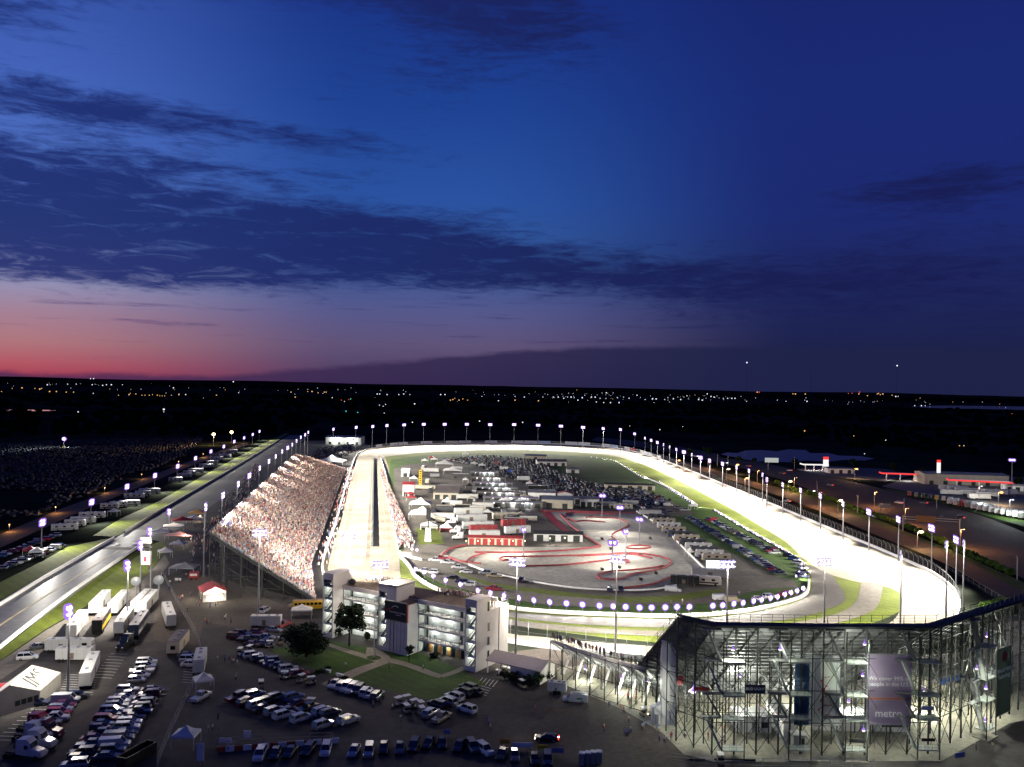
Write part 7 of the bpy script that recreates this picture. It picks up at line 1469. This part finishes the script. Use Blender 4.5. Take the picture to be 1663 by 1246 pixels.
for i, (x, y) in enumerate([(15, 866), (90, 836), (170, 803), (230, 780), (290, 758), (330, 745)]): t = thing('road_lantern', f'low orange lantern beside the gravel road, {nth(i + 1)} from the near end', 'lantern', G(x, y - 2)); MB().bar((0, 0, 0), (0, 0, 3.2), .1).build('pole', m_pole, t); MB().ball((0, 0, 3.3), .28, .28, .24).build('globe', m_lens_o, t); point(t, (0, 0, 3.0), 2200, (1, .5, .2))
# the lights of the towns on the plain
TOWN = {'white': [(77, 625), (110, 624), (124, 624), (136, 625), (150, 625), (167, 626), (173, 625), (181, 625), (199, 625), (152, 615), (147, 615), (152, 639), (128, 669), (267, 665), (267, 669), (282, 630), (302, 641), (388, 638), (379, 620), (613, 640), (617, 640), (629, 641), (648, 641), (656, 640), (666, 641), (617, 658), (623, 660), (627, 657), (674, 656), (716, 641), (723, 641), (783, 644), (852, 645), (882, 645), (899, 645), (907, 645), (916, 647), (922, 645), (928, 645), (933, 646), (939, 650), (946, 646), (961, 645), (967, 645), (975, 647), (985, 638), (1003, 646), (1013, 645), (1022, 647), (1035, 642), (1038, 640), (1048, 649), (1060, 648), (1066, 648), (1080, 649), (1094, 648), (1106, 649), (1116, 643), (1129, 642), (1135, 649), (1141, 650), (1149, 640), (1155, 644), (1160, 645), (1175, 647), (1182, 647), (1189, 647), (1194, 647), (1213, 652), (969, 653), (981, 654), (992, 654), (1006, 654), (1024, 692), (1073, 698), (1263, 650), (1277, 652), (1311, 652), (1360, 643), (1455, 644), (1459, 644), (1486, 659), (1497, 659), (1503, 659), (1440, 715), (1406, 737), (625, 671), (671, 686), (780, 684), (850, 686), (1110, 693), (540, 646), (560, 652), (810, 651), (837, 644)],
        'amber': [(3, 636), (20, 631), (36, 630), (57, 631), (65, 632), (68, 631), (81, 636), (92, 636), (108, 637), (120, 637), (193, 642), (210, 641), (212, 639), (221, 640), (231, 642), (236, 642), (243, 642), (248, 641), (256, 642), (260, 643), (264, 643), (268, 643), (279, 642), (291, 641), (352, 642), (473, 637), (480, 645), (500, 636), (507, 636), (517, 638), (527, 637), (530, 637), (732, 650), (736, 649), (739, 647), (746, 650), (752, 648), (760, 650), (837, 650), (875, 651), (937, 634), (937, 638), (1230, 637), (1288, 640), (1292, 640), (1308, 640), (1395, 640), (1409, 643), (1425, 640), (1427, 639), (1430, 641), (1434, 640), (1449, 642), (1308, 700), (1388, 708), (1560, 724), (1567, 724), (1495, 647)],
        'red': [(555, 650), (567, 649), (1378, 639), (1384, 639), (1396, 637), (1644, 672), (1233, 637)], 'green': [(570, 648), (563, 668), (582, 670)]}
m_town = {'white': glow('town_white', (.85, .9, 1), 1.6), 'amber': glow('town_amber', (1, .52, .18), 1.4), 'red': glow('town_red', (1, .12, .08), 1.2), 'green': glow('town_green', (.1, 1, .7), 1.0)}
rt = random.Random(77)
for cname, L in TOWN.items():
    for i, (x, y) in enumerate(sorted(L)):
        dyh = max(y - hz(x), 5.5); d = (H - 10) * F / dyh; p = Vector(((x - 831.5) / F * d, d, 0)); r = d / F * rt.uniform(.55, 1.0) * (1.5 if (x, y) in ((65, 632), (104, 713), (267, 665)) else 1); z = 10.0 if dyh > 5.5 else H - (y - hz(x)) / F * d
        b = MB(); b.ball((0, 0, z), r, r, r * .9, 8, 5); b.mi = 1; b.bar((0, 0, 0), (0, 0, z), r * .12); o = b.build('town_light', [m_town[cname], m_dark]); o.location = p
        tag(o, f'small {cname} light in the dark plain, {nth(i + 1)} {cname} one from the left', 'town light', f'{cname} lights on the dark plain')
bs = {c: MB() for c in ('white', 'amber')}
for i in range(170):
    x = rt.choice([rt.uniform(0, 420), rt.uniform(440, 860), rt.gauss(1010, 100), rt.gauss(1010, 100), rt.gauss(1040, 90), rt.uniform(1200, 1663)]); y = hz(x) + abs(rt.gauss(0, 7)) + 8
    d = (H - 8) * F / (y - hz(x)); c = rt.choice(('white', 'white', 'white', 'amber')); r = d / F * rt.uniform(.22, .45); bs[c].ball(((x - 831.5) / F * d, d, 8), r, r, r, 6, 4)
for c, b in bs.items(): tag(b.build('town_lights', m_town[c], fix=False), f'scatter of faint {c} town lights across the dark plain', 'town lights', kind='stuff')
# radio masts with a light on top
for x, y, l in ((1213, 589, 'slender radio mast with a white top light, the one nearer the middle'), (1457, 594, 'slender radio mast with a white top light, the one nearer the right edge'), (1317, 592, 'slender unlit radio mast between the two lit ones')):
    d = 5200.0; p = D(x, y, d); t = thing('radio_mast', l, 'mast', (p.x, d, 0)); MB().bar((0, 0, 0), (0, 0, p.z), 1.0, n=3).build('lattice', m_dark, t)
    if x != 1317: MB().ball((0, 0, p.z), 4, 4, 4).build('beacon', m_town['white'], t)
m_far = mat('far_woods', (.0035, .0055, .0035), 1.0, spec=0.0)
# wooded belts on the plain
rt = random.Random(31)
def tree_belt(label, d0, d1, n, h0, h1, span, m):
    b = MB()
    for i in range(n):
        a = rt.uniform(-span, span); d = rt.uniform(d0, d1); x, y = d * math.sin(R(a)), d * math.cos(R(a))
        if d < 1400 and (-320 < x < 420): continue
        hh = rt.uniform(h0, h1); w = hh * rt.uniform(.6, 1.6); b.ball((x, y, hh * .45), w, w, hh * .55, 6, 4)
    for k in range(len(b.v)): v = b.v[k]; j = .22 * h0; b.v[k] = (v[0] + rt.uniform(-j, j), v[1] + rt.uniform(-j, j), max(0, v[2] + rt.uniform(-j, j)))
    tag(b.build('treeline', m, fix=False), label, 'woods', kind='stuff')
tree_belt('dark wooded belts right behind the far turn', 1150, 2000, 1500, 4, 9, 48, m_far); tree_belt('dark woods on the plain below the town lights', 2200, 4500, 2200, 5, 12, 48, m_far); tree_belt('dark wooded rim of the plain along the horizon', 8000, 16000, 2200, 10, 26, 48, m_far)
b = MB()
for i in range(90):
    a = -60 + 120 * i / 89; d = 30000; x, y = d * math.sin(R(a)), d * math.cos(R(a)); h = 60 + 45 * mnoise.noise(Vector((i * .17, 3, 1))) + 12 * mnoise.noise(Vector((i * .9, 7, 1))); h = max(h, 25); b.v += [(x, y, 0), (x, y, h), (x * 1.1, y * 1.1, 0)]
    if i: o = 3 * (i - 1); b.f += [(o, o + 3, o + 4, o + 1), (o + 1, o + 4, o + 5, o + 2)]
b.m = [0] * len(b.f); o = b.build('hills', m_field); o['kind'] = 'structure'
# trees on the pond shore and along the highway
for i, (x, y, r) in enumerate([(1120, 742, 7), (1150, 741, 8), (1200, 751, 5), (1225, 752, 4), (1290, 755, 5), (1385, 758, 6), (1450, 765, 6), (1500, 772, 5), (1630, 783, 7), (1090, 733, 8), (1060, 728, 8), (1655, 790, 6)]): tree('shore_tree', f'dark tree near the pond and truck stop, {nth(1 + sorted(q[0] for q in [(1120,), (1150,), (1200,), (1225,), (1290,), (1385,), (1450,), (1500,), (1630,), (1090,), (1060,), (1655,)]).index(x))} from the left', G(x, y), r * 1.4, lobes_for(random.Random(200 + i), r * .7, r * .6, r * .75, 7), 500, .8, m_leaf, .3, group='dark trees near the pond', seed=300 + i)
# ================================================================== PEOPLE
def skin_person(pose):
    """one continuous body grown over a skeleton; then the faces take skin, shirt, trousers, shoes and hair"""
    st = {'stand': (.0, .0, .0), 'walk': (.26, .22, .0), 'watch': (.05, .0, .9)}[pose]; leg, arm, up = st
    J = {'pel': (0, 0, .95, .15, .11), 'waist': (0, 0, 1.10, .145, .10), 'chest': (0, .01, 1.34, .175, .115), 'neck': (0, 0, 1.50, .065, .065), 'head': (0, .02, 1.64, .095, .105), 'crown': (0, .01, 1.74, .07, .08)}
    E = [('pel', 'waist'), ('waist', 'chest'), ('chest', 'neck'), ('neck', 'head'), ('head', 'crown')]
    for s, n in ((-1, 'l'), (1, 'r')):
        f = leg * s
        J['hip' + n] = (.10 * s, 0, .88, .095, .095); J['knee' + n] = (.11 * s, f * .5 + .03, .49, .065, .065); J['ank' + n] = (.12 * s, f - .02, .09, .045, .045); J['toe' + n] = (.13 * s, f + .14, .05, .04, .035)
        E += [('pel', 'hip' + n), ('hip' + n, 'knee' + n), ('knee' + n, 'ank' + n), ('ank' + n, 'toe' + n)]
        a = -arm * s; J['sh' + n] = (.19 * s, 0, 1.42, .062, .062); J['elb' + n] = (.25 * s, a * .5 - .03 + up * .12, 1.15, .045, .045); J['wr' + n] = ((.24 - up * .12) * s, a + .08 + up * .22, .90 + up * .22, .034, .034); J['hand' + n] = ((.24 - up * .16) * s, a + .11 + up * .24, .80 + up * .30, .04, .028)
        E += [('chest', 'sh' + n), ('sh' + n, 'elb' + n), ('elb' + n, 'wr' + n), ('wr' + n, 'hand' + n)]
    K = list(J); me = bpy.data.meshes.new('skeleton'); me.from_pydata([J[k][:3] for k in K], [(K.index(a), K.index(b2)) for a, b2 in E], []); o = bpy.data.objects.new('tmp', me); COL.objects.link(o)
    md = o.modifiers.new('s', 'SKIN'); sv = me.skin_vertices[0].data
    for i, k in enumerate(K): sv[i].radius = J[k][3:]; sv[i].use_root = (k == 'pel')
    o.modifiers.new('d', 'SUBSURF').levels = 1
    m2 = bpy.data.meshes.new_from_object(o.evaluated_get(bpy.context.evaluated_depsgraph_get())); COL.objects.unlink(o); bpy.data.objects.remove(o); m2.materials.clear()
    for m in (m_skin, M_SHIRT[0], m_jean, m_black, m_hair): m2.materials.append(m)
    for p in m2.polygons:
        z, x, y = p.center.z, abs(p.center.x), p.center.y
        p.material_index = 4 if z > 1.66 or (z > 1.58 and y < -.02) else 0 if z > 1.48 else 3 if z < .09 else 2 if z < .94 and x < .2 else 0 if (x > .17 and z < 1.16) else 1 if z >= .94 else 2
        p.use_smooth = True
    m2.name = 'person_' + pose; return m2
PME = {k: skin_person(k) for k in ('stand', 'walk', 'watch')}
SN = ['white', 'pink', 'red', 'salmon', 'navy', 'black', 'grey', 'sand', 'blue', 'maroon']
rp = random.Random(99)
def person(loc, rz, pose, label, group, shirt=None, cat='person'):
    s = rp.choices(range(10), [24, 8, 12, 6, 12, 14, 10, 4, 8, 6])[0] if shirt is None else SN.index(shirt)
    o = link('person', PME[pose], None, loc, rz); k = rp.uniform(.94, 1.08); o.scale = (k, k, k); setm(o, M_SHIRT[s], 1); setm(o, rp.choice([m_jean, m_khaki, m_black]), 2)
    return tag(o, label.replace('@', SN[s]), cat, group)
def T3(u, w, z=13.86): return TW(u, w, z)
for nm, u0, u1, n in (("left", 5.5, 19.5, 40), ("right", 30.5, 47.5, 54)):
    us = sorted(rp.uniform(u0, u1) for _ in range(n))
    for i, u in enumerate(us): person(T3(u, 13.1 - rp.random() ** 2 * 2.2), TR + rp.uniform(-.6, .6), rp.choice(['stand', 'watch', 'watch']), f'spectator in @ top on the {nm} tower roof, {nth(i + 1)} from left', f'spectators on the {nm} roof of the tower')
for i in range(9): person(T3(49.2 + rp.random() * 2, 6.5 + i * .85), TR + rp.uniform(-.5, .5) - 1.0, 'watch', f'spectator in a @ top at the gable end roof, {nth(i + 1)} from the stairs', 'spectators on the gable end roof')
person(T3(36.5, 8.5), TR, 'stand', 'person in a white shirt alone in the middle of the tower roof', None, 'white')
for i, (u, z) in enumerate([(33, 10.37), (32, 6.92), (33.5, 3.47), (35, 3.47), (43, 3.47), (15.5, 6.92), (22, 10.37), (22, 3.47), (1.8, 13.82), (2.6, 10.37)]): person(T3(u, 5.0 if 4 < u < 20 or u > 30 else 1.2, z), TR + math.pi + rp.uniform(-.8, .8), 'stand', f'person in @ top on a tower balcony or stair, {nth(i + 1)} of those', 'people on the tower balconies')
RQ = [q_ for q_ in rq]
for i in range(44):
    t = (i + rp.uniform(-.4, .4)) / 44; t = min(max(t, 0), .999); k = min(int(t * 3), 2); p = RQ[k].lerp(RQ[k + 1], t * 3 - k) + rin * rp.uniform(.3, 1.9); person((p.x, p.y, lz(0) + .02 - (.6 if (p - RQ[k]).length < 0 else 0)), math.atan2(-rin.x, rin.y) + rp.uniform(-.5, .5), rp.choice(['watch', 'stand']), f'spectator in a @ top on the low scaffold stand, {nth(i + 1)} from the tower', 'spectators on the low scaffold stand')
GROUND = [(979, 1190, 'w'), (981, 1188, 's'), (1015, 1196, 's'), (1018, 1197, 's'), (1021, 1195, 's'), (1024, 1192, 's'), (1043, 1186, 'w'), (1046, 1184, 'w'), (1067, 1189, 'w'), (1070, 1191, 's'), (1071, 1204, 's'), (1079, 1208, 's'), (1090, 1203, 's'), (1013, 1160, 'w', 'red'), (1021, 1174, 'w'), (1019, 1137, 's', 'red'), (1032, 1140, 's', 'red'), (1033, 1148, 's'), (1022, 1150, 's'), (1030, 1151, 's'), (989, 1150, 'w'), (793, 1180, 's'), (791, 1172, 's'), (796, 1187, 's', 'salmon'), (687, 1089, 'w', 'white'), (561, 1086, 's'), (632, 1086, 's'), (650, 1172, 's', 'white'), (637, 1155, 'w'), (617, 1146, 's'), (606, 1150, 's', 'grey'), (384, 1102, 's'), (379, 1080, 'w'), (385, 1082, 'w'), (376, 1078, 's'), (383, 1105, 's', 'white'), (353, 1075, 'w'), (365, 1076, 's'), (372, 1072, 's'), (338, 1190, 's', 'white'), (345, 1188, 's', 'white'), (356, 1195, 's'), (354, 1170, 's'), (370, 1220, 's'), (52, 1170, 's', 'blue'), (333, 1012, 's'), (336, 1015, 's', 'red'), (341, 1012, 's'), (365, 1008, 's'), (375, 1013, 's', 'salmon'), (367, 1005, 'w'), (320, 984, 's'), (324, 985, 's'), (341, 988, 's'), (293, 976, 's', 'red'), (290, 976, 's'), (296, 974, 's'), (309, 970, 's'), (350, 985, 's'), (355, 983, 's', 'white'), (252, 945, 's', 'red'), (257, 944, 's'), (262, 942, 's', 'pink'), (268, 940, 's'), (255, 948, 's', 'red'), (262, 938, 's'), (270, 936, 's', 'navy'), (275, 958, 's', 'blue'), (276, 950, 's', 'white'), (290, 947, 's'), (305, 995, 'w'), (322, 930, 's'), (338, 925, 's'), (345, 930, 's'), (312, 915, 's'), (302, 938, 'w'), (345, 915, 'w'), (350, 905, 's'), (335, 900, 's'), (325, 895, 's'), (318, 885, 's'), (310, 880, 's'), (330, 880, 'w'), (340, 885, 's'), (322, 872, 's'), (312, 868, 's'), (334, 866, 's'), (326, 858, 's'), (338, 858, 's'), (318, 860, 'w'), (1113, 1200, 's'), (1150, 1203, 's'), (1176, 1190, 's', 'red'), (1178, 1196, 's', 'red'), (1210, 1160, 's'), (1228, 1160, 's', 'blue'), (1238, 1158, 's', 'red'), (1246, 1159, 's'), (1220, 1158, 's', 'sand'), (1235, 1162, 's'), (1260, 1176, 's', 'sand'), (1420, 1215, 's'), (1300, 1222, 'w'), (1585, 1220, 's', 'sand'), (1612, 1218, 's', 'sand'), (1108, 980, 's'), (1225, 975, 's'), (1200, 968, 's'), (1090, 984, 's'), (820, 968, 's')]
ZN = [(lambda x, y: 880 < x < 1110 and y > 1130, 'on the plaza below the lift shaft'), (lambda x, y: 560 < x < 880 and y > 1080, 'near the lawn of the tower'), (lambda x, y: x < 400 and y > 1060, 'on the dark lot'), (lambda x, y: x < 400 and y > 930, 'on the plaza by the red roofed hut'), (lambda x, y: x < 400, 'in the lane behind the crowded grandstand'), (lambda x, y: y > 1140, 'under the big scaffold stand'), (lambda x, y: True, 'behind the near turn wall')]
cnt = {}
for g in sorted(GROUND):
    x, y, k = g[:3]; z = next(b2 for a, b2 in ZN if a(x, y)); cnt[z] = cnt.get(z, 0) + 1
    person(G(x, y, .05), rp.uniform(0, 6.28), 'walk' if k == 'w' else 'stand', f'person in @ top {z}, {nth(cnt[z])} from left', 'people ' + z, g[3] if len(g) > 3 else None)
# the throng in the lane behind the stand reads as one mass
b = MB()
for i in range(420):
    t = rng.random() ** .7; y = 905 - 150 * t; x = 352 - 20 * t + 95 * t + rng.uniform(-55, 0) * (1 - t * .75); crowd_person(b, G(x, y, .05), rng.uniform(0, 6.2), rng.uniform(1.4, 1.6), rng.choices(range(10), wts)[0])
tag(b.build('crowd', M_SHIRT + [m_skin, m_hair], fix=False), 'throng of people in the lane behind the crowded grandstand', 'crowd', kind='stuff')
